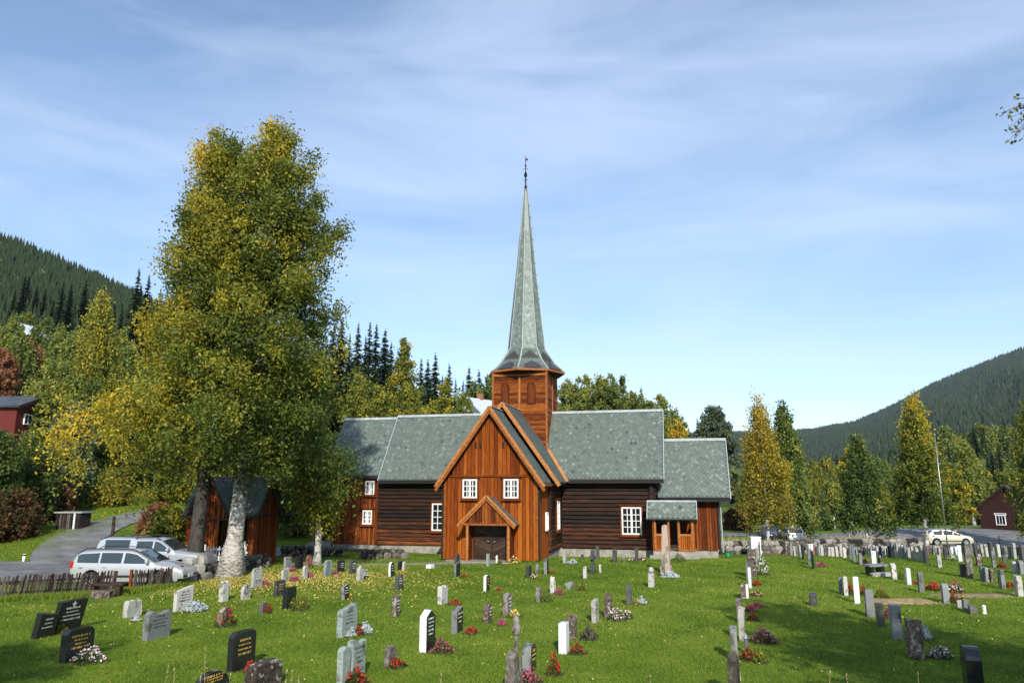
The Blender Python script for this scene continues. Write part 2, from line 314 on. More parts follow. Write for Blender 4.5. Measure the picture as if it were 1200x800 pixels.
# ------------------------------------------------------------------ ground: one polar sheet out to the mountains
def ground():
    na = 900; rr = np.concatenate([[0.0], np.geomspace(1.0, 6, 12), np.linspace(6.5, 80, 190), np.geomspace(81, 3600, 150)])
    # finer towards the view
    a = np.linspace(-math.pi, math.pi, na, endpoint=False); a = a + .55 * np.sin(a) * -1 * .8
    A, RR = np.meshgrid(a, rr); X = RR * np.sin(A); Y = RR * np.cos(A); Z = G(X, Y)
    V = np.stack([X, Y, Z], -1).reshape(-1, 3); nr = len(rr)
    i, j = np.meshgrid(np.arange(nr - 1), np.arange(na), indexing='ij'); j2 = (j + 1) % na
    Q = np.stack([i * na + j, i * na + j2, (i + 1) * na + j2, (i + 1) * na + j], -1).reshape(-1, 4)
    m = bpy.data.materials.new('ground_grass'); m.use_nodes = True; nt = m.node_tree; b = nt.nodes['Principled BSDF']; b.inputs['Roughness'].default_value = .95; b.inputs['Specular IOR Level'].default_value = .1
    tc = nt.nodes.new('ShaderNodeTexCoord')
    def nz(s, d=6, st=None):
        n = nt.nodes.new('ShaderNodeTexNoise'); n.inputs['Scale'].default_value = s; n.inputs['Detail'].default_value = d
        nt.links.new(tc.outputs['Object'], n.inputs['Vector']); return n.outputs[0]
    r1 = ramp(nt, [(.3, (.060, .110, .010)), (.5, (.115, .180, .016)), (.7, (.18, .235, .026))]); nt.links.new(nz(.6), r1.inputs[0])
    r2 = ramp(nt, [(.35, (.55, .55, .55)), (.65, (1.25, 1.2, 1.1))]); nt.links.new(nz(14, 4), r2.inputs[0])
    mx = nt.nodes.new('ShaderNodeMixRGB'); mx.blend_type = 'MULTIPLY'; mx.inputs[0].default_value = 1; nt.links.new(r1.outputs[0], mx.inputs[1]); nt.links.new(r2.outputs[0], mx.inputs[2])
    # forest floor on the slopes far away
    f1 = ramp(nt, [(.35, (.012, .022, .008)), (.5, (.026, .042, .013)), (.62, (.05, .07, .018)), (.75, (.10, .10, .02))]); nt.links.new(nz(.012, 12), f1.inputs[0])
    vec = nt.nodes.new('ShaderNodeVectorMath'); vec.operation = 'LENGTH'; nt.links.new(tc.outputs['Object'], vec.inputs[0])
    mr = nt.nodes.new('ShaderNodeMapRange'); mr.inputs[1].default_value = 170; mr.inputs[2].default_value = 330; nt.links.new(vec.outputs['Value'], mr.inputs[0])
    m2 = nt.nodes.new('ShaderNodeMixRGB'); nt.links.new(mr.outputs[0], m2.inputs[0]); nt.links.new(mx.outputs[0], m2.inputs[1]); nt.links.new(f1.outputs[0], m2.inputs[2])
    nt.links.new(m2.outputs[0], b.inputs['Base Color'])
    bp = nt.nodes.new('ShaderNodeBump'); bp.inputs['Strength'].default_value = .5; bp.inputs['Distance'].default_value = .08; nt.links.new(nz(9, 5), bp.inputs['Height']); nt.links.new(bp.outputs[0], b.inputs['Normal'])
    o = np_mesh('ground', V, Q[:, ::-1], np.full(len(Q), .5), m, smooth=True); tag(o, kind='structure')
ground()
M['asphalt'] = noisy('asphalt', [(.3, (.10, .10, .10)), (.5, (.16, .16, .158)), (.7, (.23, .228, .22))], .8, rough=.9, bump=.3, bscale=40, bdist=.01)
M['gravel'] = noisy('gravel', [(.3, (.16, .14, .11)), (.5, (.27, .24, .19)), (.7, (.38, .34, .27))], 6, rough=.95, bump=.6, bscale=30, bdist=.02)
def sheet(name, pts, width, m, lift=.006, kind='structure', closed=False):
    """ribbon along world points following the ground"""
    P = []
    for i in range(len(pts) - 1):
        a, b_ = pts[i], pts[i + 1]; n = max(2, int(math.dist(a[:2], b_[:2]) / 1.0))
        for k in range(n): P.append([a[0] + (b_[0] - a[0]) * k / n, a[1] + (b_[1] - a[1]) * k / n, (a[2] + (b_[2] - a[2]) * k / n) if len(a) > 2 else width])
    a = pts[-1]; P.append([a[0], a[1], a[2] if len(a) > 2 else width])
    for _ in range(3): P = [P[0]] + [[(P[i - 1][k] + 2 * P[i][k] + P[i + 1][k]) / 4 for k in range(3)] for i in range(1, len(P) - 1)] + [P[-1]]
    nx = 8; V = []; Fc = []
    for i, p in enumerate(P):
        q0 = P[max(i - 1, 0)]; q1 = P[min(i + 1, len(P) - 1)]; dx, dy = q1[0] - q0[0], q1[1] - q0[1]; l = math.hypot(dx, dy); px, py = -dy / l, dx / l
        for k in range(nx + 1):
            o = (k / nx - .5) * p[2]; x, y = p[0] + px * o, p[1] + py * o; V.append((x, y, g(x, y) + lift + .02 * (0 < k < nx)))
    for i in range(len(P) - 1):
        for k in range(nx): a0 = i * (nx + 1) + k; Fc.append((a0, a0 + 1, a0 + nx + 2, a0 + nx + 1))
    mb = MB(); mb.mesh(V, Fc); return tag(mb.build(name, m, smooth=True, fix=False), kind=kind)

# ------------------------------------------------------------------ roads and paths
road = sheet('valley_road', [(-80, 38, 6), (-40, 36.5, 7), (-28, 35.0, 8), (-20, 37, 8), (-17.5, 45, 6), (-13, 52, 5), (0, 62, 5), (10, 78, 4), (20, 91, 6), (32, 96, 7), (50, 97, 7), (74, 97, 8)], 6, M['asphalt'], .05)
lane = sheet('hill_lane', [(*on_ground(92, 662)[:2], 4), (*on_ground(78, 648)[:2], 3.6), (*on_ground(86, 632)[:2], 3.0), (*on_ground(114, 617)[:2], 3.0), (*on_ground(152, 605)[:2], 2.6), (*on_ground(190, 600)[:2], 2.6)], 4, M['asphalt'], .065)
park = sheet('parking_ground', [(33, 88, 6), (42, 86, 15), (56, 85, 24), (84, 82, 28)], 8, M['asphalt'], .075)
far_road = sheet('far_road', [(14, 111, 3.5), (30, 113, 3.5), (46, 115, 4), (62, 122, 5), (84, 136, 6), (130, 158, 7)], 5, M['asphalt'], .09)
tag(sheet('gravel_path', [(-11.8, 41.5, 1.3), (-8, 40.9, 1.2), (-4, 41.6, 1.3), (-1.3, 42.2, 2)], 1.3, M['gravel'], .012), kind='structure')

# ------------------------------------------------------------------ building helpers
def wall_boards(mb, a0, a1, zb, top, plane, axis='y', w=.17, rnd=None, thick=.03, sgn=-1, batten=False, lean=.5):
    """vertical boards on a wall; a = along, top = function a -> z; plane = coordinate of the wall face; sgn = outward sign"""
    rnd = rnd or random.Random(int(abs(a0) * 100 + plane * 7)); a = a0
    def P(u, d, z): return (u, plane + sgn * d, z) if axis == 'y' else (plane + sgn * d, u, z)
    while a < a1 - .01:
        ww = w * rnd.uniform(.85, 1.2); b = min(a + ww, a1); t = rnd.random(); th = thick * rnd.uniform(.7, 1.1)
        z0 = zb + rnd.uniform(-.01, .02)
        for (p, q, d0, d1) in ((a + .014, b - .014, -.01, th),) + (((b - .03, min(b + .03, a1), 0.001, th + .042),) if batten and b < a1 - .03 else ()):
            pts = [(p, z0), (q, z0), (q, top(q)), (p, top(p))]
            if a < (a0 + a1) / 2 < b and top((a0 + a1) / 2) > max(top(p), top(q)): pts = [(p, z0), (q, z0), (q, top(q)), ((a0 + a1) / 2, top((a0 + a1) / 2)), (p, top(p))]
            n = len(pts); V = [P(u, d0, z) for u, z in pts] + [P(u, d1, z) for u, z in pts]
            mb.mesh(V, [tuple(range(n)), tuple(range(2 * n - 1, n - 1, -1))] + [(i, i + n, (i + 1) % n + n, (i + 1) % n) for i in range(n)], t)
        a = b
def core(mb, a0, a1, zb, top, plane, depth, axis='y', sgn=-1):
    """solid wall core behind the boards, a 12 cm thick slab"""
    mid = (a0 + a1) / 2; pts = [(a0, zb), (a1, zb), (a1, top(a1))] + ([(mid, top(mid))] if top(mid) > max(top(a0), top(a1)) + .01 else []) + [(a0, top(a0))]
    mb.prism(pts, plane, plane - sgn * depth, -.55, 0, axis)
def slates(mb, o, u, v, poly, rnd, a=.27, e=.15, base=.5):
    """pointed slates over a sloping plane; o origin, u along, v up the slope, poly in (s, t)"""
    o = Vector(o); u = Vector(u).normalized(); v = Vector(v).normalized(); n = u.cross(v).normalized()
    if n.z < 0: n = -n
    s0 = min(p[0] for p in poly); s1 = max(p[0] for p in poly); t0 = min(p[1] for p in poly); t1 = max(p[1] for p in poly)
    def inside(s, t):
        c = False; j = len(poly) - 1
        for i in range(len(poly)):
            (xi, yi), (xj, yj) = poly[i], poly[j]
            if (yi > t) != (yj > t) and s < (xj - xi) * (t - yi) / (yj - yi) + xi: c = not c
            j = i
        return c
    row = 0; t = t0
    while t < t1 + e:
        s = s0 + (a / 2 if row % 2 else 0)
        while s < s1 + a:
            pts = [(s, t - e), (s + a / 2 - .014, t - .01), (s + a / 2 - .014, t + e * .98), (s - a / 2 + .014, t + e * .98), (s - a / 2 + .014, t - .01)]
            if all(inside(*p) for p in pts):
                k = base + rnd.gauss(0, .10) + (.26 if rnd.random() < .08 else 0) - (.40 if rnd.random() < .012 else 0)
                hz = (.046, .038, .006, .006, .038); jit = rnd.uniform(-.004, .006)
                mb.face([o + u * p[0] + v * p[1] + n * (h + jit) for p, h in zip(pts, hz)], min(max(k, 0), 1))
            s += a
        t += e; row += 1
def roof_plane(name, p_eave0, p_eave1, p_ridge0, p_ridge1, parent, rnd, mt='slate', th=.12, a=.27, e=.15, base=.5, mb=None):
    own = mb is None; mb = mb or MB(); A, B, C_, D = map(Vector, (p_eave0, p_eave1, p_ridge1, p_ridge0))
    u = (B - A).normalized(); n = u.cross(D - A).normalized()
    if n.z < 0: n = -n
    v = n.cross(u).normalized()
    if v.z < 0: v = -v
    V = [A, B, C_, D]; V2 = [p - n * th for p in V]
    mb.mesh(V + V2, [(0, 1, 2, 3), (7, 6, 5, 4), (0, 4, 5, 1), (1, 5, 6, 2), (2, 6, 7, 3), (3, 7, 4, 0)], .12)
    poly = [((p - A).dot(u), (p - A).dot(v)) for p in V]
    slates(mb, A, u, v, poly, rnd, a, e, base)
    if own: return mb.build(name, M[mt], parent, fix=False)
def window(parent, c, w_, h, cols, rows, axis='y', sgn=-1, frame_m='white', mull=None, label=None, casing=True):
    """c = centre on the wall face; casing board, white frame with glazing bars, dark pane"""
    def P(mb, a0, a1, z0, z1, d0, d1, m=0, t=.5):
        if axis == 'y': mb.box(c[0] + a0, c[0] + a1, *sorted((c[1] + sgn * d0, c[1] + sgn * d1)), c[2] + z0, c[2] + z1, t, m)
        else: mb.box(*sorted((c[0] + sgn * d0, c[0] + sgn * d1)), c[1] + a0, c[1] + a1, c[2] + z0, c[2] + z1, t, m)
    f = MB(); b = .085; W, H = w_ / 2, h / 2
    P(f, -W, -W + b, -H, H, 0, .11); P(f, W - b, W, -H, H, 0, .11); P(f, -W + b, W - b, -H, -H + b, 0, .11); P(f, -W + b, W - b, H - b, H, 0, .11)
    for i in range(1, cols):
        x = -W + b + (w_ - 2 * b) * i / cols; q = .06 if cols == 4 and i == 2 else .022
        P(f, x - q, x + q, -H + b, H - b, .02, .10 if q > .03 else .085)
    for i in range(1, rows):
        z = -H + b + (h - 2 * b) * i / rows; P(f, -W + b, W - b, z - .02, z + .02, .022, .08)
    fo = f.build('window', M[frame_m], parent, bevel=.006)
    g_ = MB(); P(g_, -W + b, W - b, -H + b, H - b, .03, .05); g_.build('pane', M['glass'], fo)
    if casing:
        k = MB(); cw = .10
        P(k, -W - cw, -W, -H - cw, H + cw, 0, .085); P(k, W, W + cw, -H - cw, H + cw, 0, .085); P(k, -W, W, H, H + cw, 0, .085); P(k, -W, W, -H - cw, -H, 0, .085)
        P(k, -W - cw - .08, W + cw + .08, H + cw, H + cw + .05, 0, .17); P(k, -W - cw - .05, W + cw + .05, -H - cw - .045, -H - cw, 0, .16)
        k.build('casing', M['plank_red'], fo, bevel=.006)
    if label: fo['label'] = label
    return fo
def logs(mb, a0, a1, z0, z1, plane, axis='y', r=.135, ext=(.3, .3), rnd=None, phase=0):
    rnd = rnd or random.Random(int(plane * 31 + a0)); z = z0 + r + phase; n = 0
    while z < z1 - r * .3:
        t = rnd.random(); e0 = ext[0] * rnd.uniform(.85, 1.1); e1 = ext[1] * rnd.uniform(.85, 1.1); rr = r * rnd.uniform(.97, 1.08)
        K = 7; pts = [((a0 - e0) + (a1 + e1 - a0 + e0) * k / K, plane + rnd.uniform(-.012, .012), z + rnd.uniform(-.010, .010)) for k in range(K + 1)]
        if axis == 'x': pts = [(p[1], p[0], p[2]) for p in pts]
        mb.tube(pts, [rr * rnd.uniform(.95, 1.03) for _ in pts], 9, t); z += r * 1.86; n += 1

# ------------------------------------------------------------------ the church
YAW = R(-13.5)
ch = thing('wooden_church', 'dark tarred cruciform log church with slate roofs and a tall tapering spire', 'church', (-1.15, 43.03, 0), YAW)
rc = random.Random(11)
SLP = 4.6 / 3.25
# foundation
fb = MB()
def found(x0, x1, y0, y1, z1, mb=fb):
    mb.box(x0, x1, y0, y1, -1.0, z1)
found(-2.72, 2.62, .06, 3.0, .10); found(-2.80, 2.72, 3.0, 6.4, .28); found(-9.4, 8.65, 6.42, 11.6, .30); found(-13.0, -9.4, 6.45, 11.5, .32); found(8.65, 12.5, 7.1, 11.0, .28); found(8.7, 11.2, 4.5, 7.1, .34)
fb.build('foundation', M['stone'], ch, bevel=.02)
# front gable wing of upright planks
def gtop(h, cx=-.05, z=8.55, k=1.41): return lambda a: z - h - k * abs(a - cx)
XL, XR = -2.86, 2.70
w1 = MB(); gt = gtop(.16)
core(w1, XL, XR, .06, lambda a: gt(a), .035, .14)
core(w1, .18, 3.0, .06, lambda a: 4.35, XR - .035, .14, 'x', 1); core(w1, .18, 3.0, .06, lambda a: 4.35, XL + .035, .14, 'x', -1)
rb = random.Random(4)
wall_boards(w1, XL, XR, .06, lambda a: min(4.62, gt(a)), 0, w=.225, rnd=rb)
wall_boards(w1, XL + .5, XR - .5, 4.72, lambda a: max(gt(a), 4.73), -.02, w=.225, rnd=rb)
wall_boards(w1, 0, 3.0, .06, lambda a: 4.3, XR, 'x', w=.225, rnd=rb, sgn=1); wall_boards(w1, 0, 3.0, .06, lambda a: 4.3, XL, 'x', w=.225, rnd=rb, sgn=-1)
w1.build('front_wing_wall', M['plank'], ch)
bt = MB(); bt.box(XL - .0, XR + .0, -.10, -.0, 4.63, 4.72, .4); bt.box(XL + .01, XL + .15, -.075, -.032, .06, 4.6, .75); bt.box(XR - .17, XR - .01, -.075, -.032, .06, 4.6, .8)
bt.build('wall_band', M['plank_h'], ch, bevel=.008)
# small vent slots high in the gable
for x in (-.95, -.68, .70):
    v_ = MB(); v_.box(x - .05, x + .05, -.09, -.03, 6.25, 6.62); v_.build('vent_slot', M['tarblack'], ch)
for x in (-1.27, 1.16): window(ch, (x, -.06, 3.97), .86, 1.06, 4, 3)
# log part of the front arm and the nave
lg = MB()
for sx in (1, -1):
    X_ = 2.80 * sx - .02
    logs(lg, 3.0, 6.4, .24, 4.45, X_, 'x', ext=(.30, 0), phase=.12, rnd=random.Random(5 + sx))
core(lg, 3.0, 6.4, .26, lambda a: 4.5, 2.80, .15, 'x', 1); core(lg, 3.0, 6.4, .26, lambda a: 4.5, -2.84, .15, 'x', -1)
for (x, s) in ((2.80, 1), (-2.84, -1)):   # end of the corner notch seen beside the plank wing
    for z in np.arange(.45, 4.4, .26): lg.box(x - .12, x + .12, 2.72, 3.0, z, z + .2, rc.random())
logs(lg, 2.95, 8.62, .26, 4.55, 6.42, ext=(0, .32), rnd=random.Random(21)); logs(lg, -9.42, -2.95, .26, 4.55, 6.42, ext=(.30, 0), rnd=random.Random(22))
logs(lg, -9.42, 8.62, .26, 4.55, 11.58, rnd=random.Random(23))
logs(lg, 6.42, 11.58, .26, 4.6, 8.62, 'x', phase=.12, rnd=random.Random(24))
core(lg, -9.4, 8.62, .28, lambda a: 4.75, 6.44, .15); core(lg, -9.4, 8.62, .28, lambda a: 4.75, 11.55, .15, sgn=1)
def gx(a): return 9.0 - 1.41 * abs(a - 9)
core(lg, 6.5, 11.5, .28, gx, 8.60, .15, 'x', 1); core(lg, 6.5, 11.5, .28, gx, -9.3, .15, 'x', -1)
lg.build('log_wall', M['log'], ch, smooth=False)
ge = MB(); wall_boards(ge, 6.3, 11.7, 4.6, lambda a: max(gx(a), 4.61), 8.63, 'x', w=.17, sgn=1); ge.build('nave_gable_boards', M['plank_red'], ch)
window(ch, (7.35, 6.30, 2.0), 1.22, 1.66, 4, 4, label='wide white sixteen-paned nave window right of the front wing')
window(ch, (-5.38, 6.30, 2.12), .80, 1.76, 2, 4, label='tall narrow white window left of the front wing')
window(ch, (2.92, 4.75, 2.35), .86, 1.75, 2, 5, 'x', 1); window(ch, (2.76, 1.95, 2.1), .52, 1.05, 1, 3, 'x', 1, casing=False)
# west extension: upright planks
ww = MB(); core(ww, -13.0, -9.45, .30, lambda a: 5.0, 6.42, .14); core(ww, 6.55, 11.45, .3, lambda a: 8.85 - 1.41 * abs(a - 9), -12.98, .14, 'x', -1)
wall_boards(ww, -13.05, -9.6, .28, lambda a: 4.9, 6.38, w=.16, rnd=random.Random(8)); wall_boards(ww, 6.38, 11.6, .28, lambda a: 8.75 - 1.41 * abs(a - 9), -13.05, 'x', w=.17, rnd=random.Random(9)); wall_boards(ww, -13.05, -9.6, .28, lambda a: 4.9, 11.6, w=.17, sgn=1)
ww.build('west_wing_wall', M['plank_red'], ch)
window(ch, (-10.30, 6.33, 4.02), .66, .92, 4, 3, label='upper small white window of the west wing'); window(ch, (-10.42, 6.33, 2.06), .68, .92, 4, 3, label='lower small white window of the west wing')
# chancel
cw_ = MB(); core(cw_, 8.7, 12.5, .28, lambda a: 3.35, 7.06, .14); wall_boards(cw_, 8.8, 12.58, .26, lambda a: 3.3, 7.02, w=.17, rnd=random.Random(14))
cg = lambda a: 7.0 - 1.45 * abs(a - 9)
core(cw_, 7.15, 10.85, .28, cg, 12.5, .14, 'x', 1); wall_boards(cw_, 7.02, 10.98, .26, cg, 12.55, 'x', w=.17, sgn=1); core(cw_, 8.7, 12.5, .28, lambda a: 3.35, 10.94, .14, sgn=1)
cw_.build('chancel_wall', M['plank_red'], ch)
window(ch, (12.60, 8.0, 2.0), .6, 1.2, 2, 3, 'x', 1)
# roofs
RZ = 9.12
rr_ = random.Random(77)
def gable_roof_x(x0, x1, yc, half, ridge, parent, name='roof', skew=(0, 0), base=.5, front_half=None):
    mb = MB(); k = SLP; fh = front_half or half
    roof_plane('', (x0 + skew[0], yc - fh, ridge - k * fh), (x1, yc - fh, ridge - k * fh), (x0, yc, ridge), (x1, yc, ridge), parent, rr_, mb=mb, base=base)
    roof_plane('', (x0, yc + half, ridge - k * half), (x1, yc + half, ridge - k * half), (x0, yc, ridge), (x1, yc, ridge), parent, rr_, mb=mb, base=base)
    return mb
nr = gable_roof_x(-9.50, 9.42, 9, 3.25, RZ, ch); nro = nr.build('nave_roof', M['slate'], ch, fix=False)
wr = gable_roof_x(-13.75, -9.52, 9, 2.95, RZ - .13, ch); wro = wr.build('west_roof', M['slate'], ch, fix=False)
cr = gable_roof_x(9.0, 13.35, 9, 2.62, 7.13, ch, base=.56); cro = cr.build('chancel_roof', M['slate'], ch, fix=False)
def gable_roof_y(y0, y1, xc, half, ridge, k=SLP):
    mb = MB()
    for s in (-1, 1):
        roof_plane('', (xc + s * half, y0, ridge - k * half), (xc + s * half, y1, ridge - k * half), (xc, y0, ridge), (xc, y1, ridge), None, rr_, mb=mb)
    return mb
ar = gable_roof_y(2.42, 8.95, -.02, 3.40, RZ + .015); aro = ar.build('arm_roof', M['slate'], ch, fix=False)
fr = gable_roof_y(-.45, 2.42, -.05, 3.08, 8.62); fro = fr.build('front_wing_roof', M['slate'], ch, fix=False)
rc_ = MB()   # ridge cappings, verge strips
def cap_x(x0, x1, y, z, t=.5):
    for s in (-1, 1): rc_.beam((x0, y + s * .09, z + .0), (x1, y + s * .09, z + .0), .22, .03, t, up=(0, s * .8, .6))
cap_x(-9.52, -1.85, 9, RZ - .01); cap_x(1.85, 9.44, 9, RZ - .01); cap_x(-13.77, -9.52, 9, RZ - .14); cap_x(9.44, 13.38, 9, 7.12)
rc_.beam((9.44, 5.75, 4.50), (9.44, 9, RZ), .05, .12, up=(0, -.8, .6)); rc_.beam((13.37, 6.38, 3.33), (13.37, 9, 7.13), .05, .12, up=(0, -.8, .6)); rc_.beam((-9.515, 5.72, 4.48), (-9.515, 9, RZ), .05, .12, up=(0, -.8, .6))
rc_.beam((0 - .02, 2.42, RZ + .03), (-.02, 7.1, RZ + .03), .2, .05); rc_.beam((-.05, -.45, 8.65), (-.05, 2.4, 8.65), .2, .05)
rc_.build('ridge_cap', M['ridge'], ch)
vb = MB()    # golden barge boards of the front wing, two tiers
def verge(mb, y, xc, half, ridge, k, wd=.20, th=.05, drop=.06, t=.6, tail=.12):
    for s in (-1, 1):
        a = Vector((xc, y, ridge - drop)); b_ = Vector((xc + s * (half + tail), y, ridge - drop - k * (half + tail)))
        n = Vector((s * k, 0, 1)).normalized(); mb.beam(a, b_, th, wd, t, up=n)
verge(vb, -.50, -.05, 3.08, 8.62, SLP, .17, .05, .02, .75); verge(vb, -.455, -.05, 3.08, 8.62, SLP, .16, .04, .24, .35); verge(vb, 2.37, -.02, 3.40, RZ + .015, SLP, .22, .06, .02, .8)
for s in (-1, 1): vb.beam((-.05 + s * 3.10, -.45, 4.17), (-.05 + s * 3.10, 2.4, 4.17), .05, .12, .4)
vb.build('barge_board', M['verge'], ch, bevel=.006)
va = MB()
for s in (-1, 1): va = MB(); va.beam((s * 1.95, 7.03, 6.48), (s * 3.42, 5.56, 4.40), .24, .05, .9, up=(0, -.6, .8)); va.build('valley_board', M['verge'], ch)
fs = MB()    # dark soffits and eave boards
fs.box(-9.45, 9.40, 5.80, 6.45, 4.42, 4.50); fs.box(-13.7, -9.55, 6.1, 6.45, 4.73, 4.80); fs.box(9.2, 13.3, 6.45, 7.05, 3.28, 3.34)
fs.beam((-9.48, 5.76, 4.40), (9.42, 5.76, 4.40), .05, .2, up=(0, 0, 1)); fs.beam((-13.75, 6.04, 4.72), (-9.53, 6.04, 4.72), .05, .2, up=(0, 0, 1)); fs.beam((9.1, 6.38, 3.26), (13.36, 6.38, 3.26), .05, .16, up=(0, 0, 1))
for s in (-1, 1):
    fs.beam((-.05, -.2, 8.40), (-.05 + s * 3.02, -.2, 4.10), .42, .04, up=(s * SLP, 0, 1)); fs.box(*sorted((-.05 + s * 2.8, -.05 + s * 3.05)), -.4, 2.4, 4.10, 4.16)
    fs.box(*sorted((s * 2.85, s * 3.36)), 2.5, 5.8, 4.18, 4.24)
fs.build('eave_board', M['tarblack'], ch)
# corner boards and drain pipe
for bx_ in ((XR + .001, XR + .09, -.09, .03, .06, 4.2), (XL - .09, XL - .001, -.09, .03, .06, 4.2), (8.64, 8.78, 6.34, 6.48, .3, 4.4), (12.56, 12.68, 6.92, 7.05, .2, 3.3)): cp = MB(); cp.box(*bx_); cp.build('corner_post', M['tarblack'], ch)
pp = MB(); pp.tube([(12.75, 6.95, 3.2), (12.78, 6.98, .15)], .045, 8); pp.build('drain_pipe', M['ridge'], ch)
# front porch with the arched double door
pr = MB()
for s in (-1, 1):
    roof_plane('', (.03 + s * 1.62, -1.25, 3.56 - .97 * 1.62), (.03 + s * 1.62, 0, 3.56 - .97 * 1.62), (.03, -1.25, 3.56), (.03, 0, 3.56), None, rr_, mb=pr, a=.26, e=.14, th=.07)
pro = pr.build('porch_roof', M['slate'], ch, fix=False)
pb = MB(); verge(pb, -1.30, .03, 1.62, 3.58, .97, .13, .05, .0, .75, .05); verge(pb, -1.26, .03, 1.60, 3.56, .97, .12, .04, .16, .45, .0)
pb.box(-1.30, 1.36, -1.22, -1.12, 1.98, 2.10, .3)
for x in (-1.10, 1.24): pb.tube([(x, -1.12, .08), (x, -1.12, 1.0), (x, -1.12, 2.0)], [.085, .095, .08], 10, .7)
for s in (-1, 1): pb.beam((.07 + s * 1.17, -1.12, 1.98), (.07 + s * 1.17, 0, 1.98), .10, .12, .3)
pbo = pb.build('porch_frame', M['verge'], ch, bevel=.008)
pg = MB(); wall_boards(pg, -1.22, 1.30, 2.10, lambda a: 3.40 - .97 * abs(a - .04), -1.13, w=.15, rnd=random.Random(31)); 
for s in (-1, 1): pg.box(*sorted((.06 + s * 1.19, .06 + s * 1.24)), -1.0, 0, .08, 1.98, .3)
pg.build('porch_gable', M['plank_red'], ch)
dm = MB(); dm.box(-1.05, 1.17, -.12, -.06, .08, 2.0, .2)
pbx = [(-1.0 + i * .2) for i in range(11)]
for i in range(9): # chevron boards in both leaves
    for s in (-1, 1):
        z = .18 + i * .2; p = Vector((.06 + s * .06, -.135, z)); q = Vector((.06 + s * .98, -.135, z + .42 * 1)); 
        if q.z < 1.98: dm.beam(p, q, .17, .03, rc.random(), up=(0, -1, 0))
dm.box(.03, .09, -.17, -.121, .1, 1.95, .6)
do = dm.build('door', M['darkwood'], ch, bevel=.004)
hd = MB(); hd.tube([(-.09, -.16, 1.08), (-.09, -.24, 1.08), (-.2, -.24, 1.08)], .018, 6); hd.build('handle', M['ridge'], do); hd = MB(); hd.lathe([(.001, 1.05), (.05, 1.05), (.05, 1.09), (.001, 1.09)], 8, (.22, -.18)); hd.build('handle', M['ridge'], do)
st = MB(); st.box(-1.35, 1.5, -1.5, -.02, -.3, .07); st.box(-2.5, -1.36, -.7, -.05, -.3, .04); st.build('door_step', M['stone'], ch, bevel=.02)
# tower, flared octagonal skirt and spire
tw = MB(); a_ = 1.86
for ax, pl, sg in (('y', 9 - a_, -1), ('y', 9 + a_, 1), ('x', a_, 1), ('x', -a_, -1)):
    lo, hi = ((-a_, a_) if ax == 'y' else (9 - a_, 9 + a_)); z = 6.0
    while z < 11.85:
        h = rc.uniform(.15, .2); P0 = (pl, pl + sg * rc.uniform(.03, .045))
        if ax == 'y': tw.box(lo, hi, *sorted(P0), z, z + h - .012, rc.random())
        else: tw.box(*sorted(P0), lo, hi, z, z + h - .012, rc.random())
        z += h
tw.box(-a_ + .01, a_ - .01, 9 - a_ + .01, 9 + a_ - .01, 5.5, 11.85, .1)
two = tw.build('tower', M['plank_h'], ch)
tp = MB()
for sx in (-1, 1):
    for sy in (-1, 1): tp.box(sx * a_ - .07, sx * a_ + .07, 9 + sy * a_ - .07, 9 + sy * a_ + .07, 5.8, 11.86, .35)
for s in (-1, 1): tp.box(-.07, .07, *sorted((9 + s * (a_ + .03), 9 + s * (a_ + .09))), 8.8, 11.86, .6); tp.box(*sorted((s * (a_ + .03), s * (a_ + .09))), 8.93, 9.07, 8.8, 11.86, .6)
tp.box(-a_ - .09, a_ + .09, 9 - a_ - .09, 9 - a_ - .045, 11.5, 11.62, .5)
tp.build('corner_board', M['verge'], two, bevel=.008)
for x in (-1.0, .82):      # round-headed sound hatches
    hb = MB(); arc = [(x + .30 * math.cos(t), 10.75 + .30 * math.sin(t)) for t in np.linspace(0, math.pi, 9)]
    hb.prism([(x - .30, 9.55), (x + .30, 9.55)] + arc, 9 - a_ - .045, 9 - a_ - .085, .15)
    arc2 = [(x + .2 * math.cos(t), 10.72 + .2 * math.sin(t)) for t in np.linspace(0, math.pi, 9)]
    hb.prism([(x - .2, 9.62), (x + .2, 9.62)] + arc2, 9 - a_ - .087, 9 - a_ - .10, .45); hb.build('sound_hatch', M['plank_red'], two)
sp = MB()
RO = 2.66; levels = [(2.72, 11.92), (2.02, 12.55), (1.36, 13.55)]
def oct_pt(r_, z, k): an = R(45 * k - 90); return Vector((r_ * math.cos(an) + .07, 9 + r_ * math.sin(an), z))
def octband(mb, lv, dens, a, e, base=.5, patch=False):
    for k in range(8):
        for (r0, z0), (r1, z1) in zip(lv[:-1], lv[1:]):
            A, B, C_, D = oct_pt(r0, z0, k), oct_pt(r0, z0, k + 1), oct_pt(r1, z1, k + 1), oct_pt(r1, z1, k)
            mb.face([A, B, C_, D], .4)
            u = (B - A).normalized(); n = u.cross(D - A).normalized(); v = n.cross(u)
            if v.z < 0: v = -v
            if n.dot(A - Vector((.07, 9, z0))) < 0: n = -n
            poly = [((p - A).dot(u), (p - A).dot(v)) for p in (A, B, C_, D)]; 
            sl2 = MB(); slates(sl2, A, u, v, poly, rr_, a, e, base); 
            for f, t in zip(sl2.f, sl2.t):
                pts = [Vector(sl2.v[i]) for i in f]; c = sum(pts, Vector()) / len(pts)
                if patch and (c - A).dot(v) < 1.15 - abs((c - (A + B) / 2).dot(u)) * 1.35: t = -.1
                mb.face(pts, t)
octband(sp, levels, 1, .3, .16, .48, True)
sp.face([oct_pt(2.70, 11.90, k) for k in range(8)], .1)
sk = sp.build('spire_skirt', M['slate'], ch, fix=False)
ss = MB(); octband(ss, [(1.34, 13.5), (.72, 19.2), (.10, 25.8)], 1, .22, .13, .5)
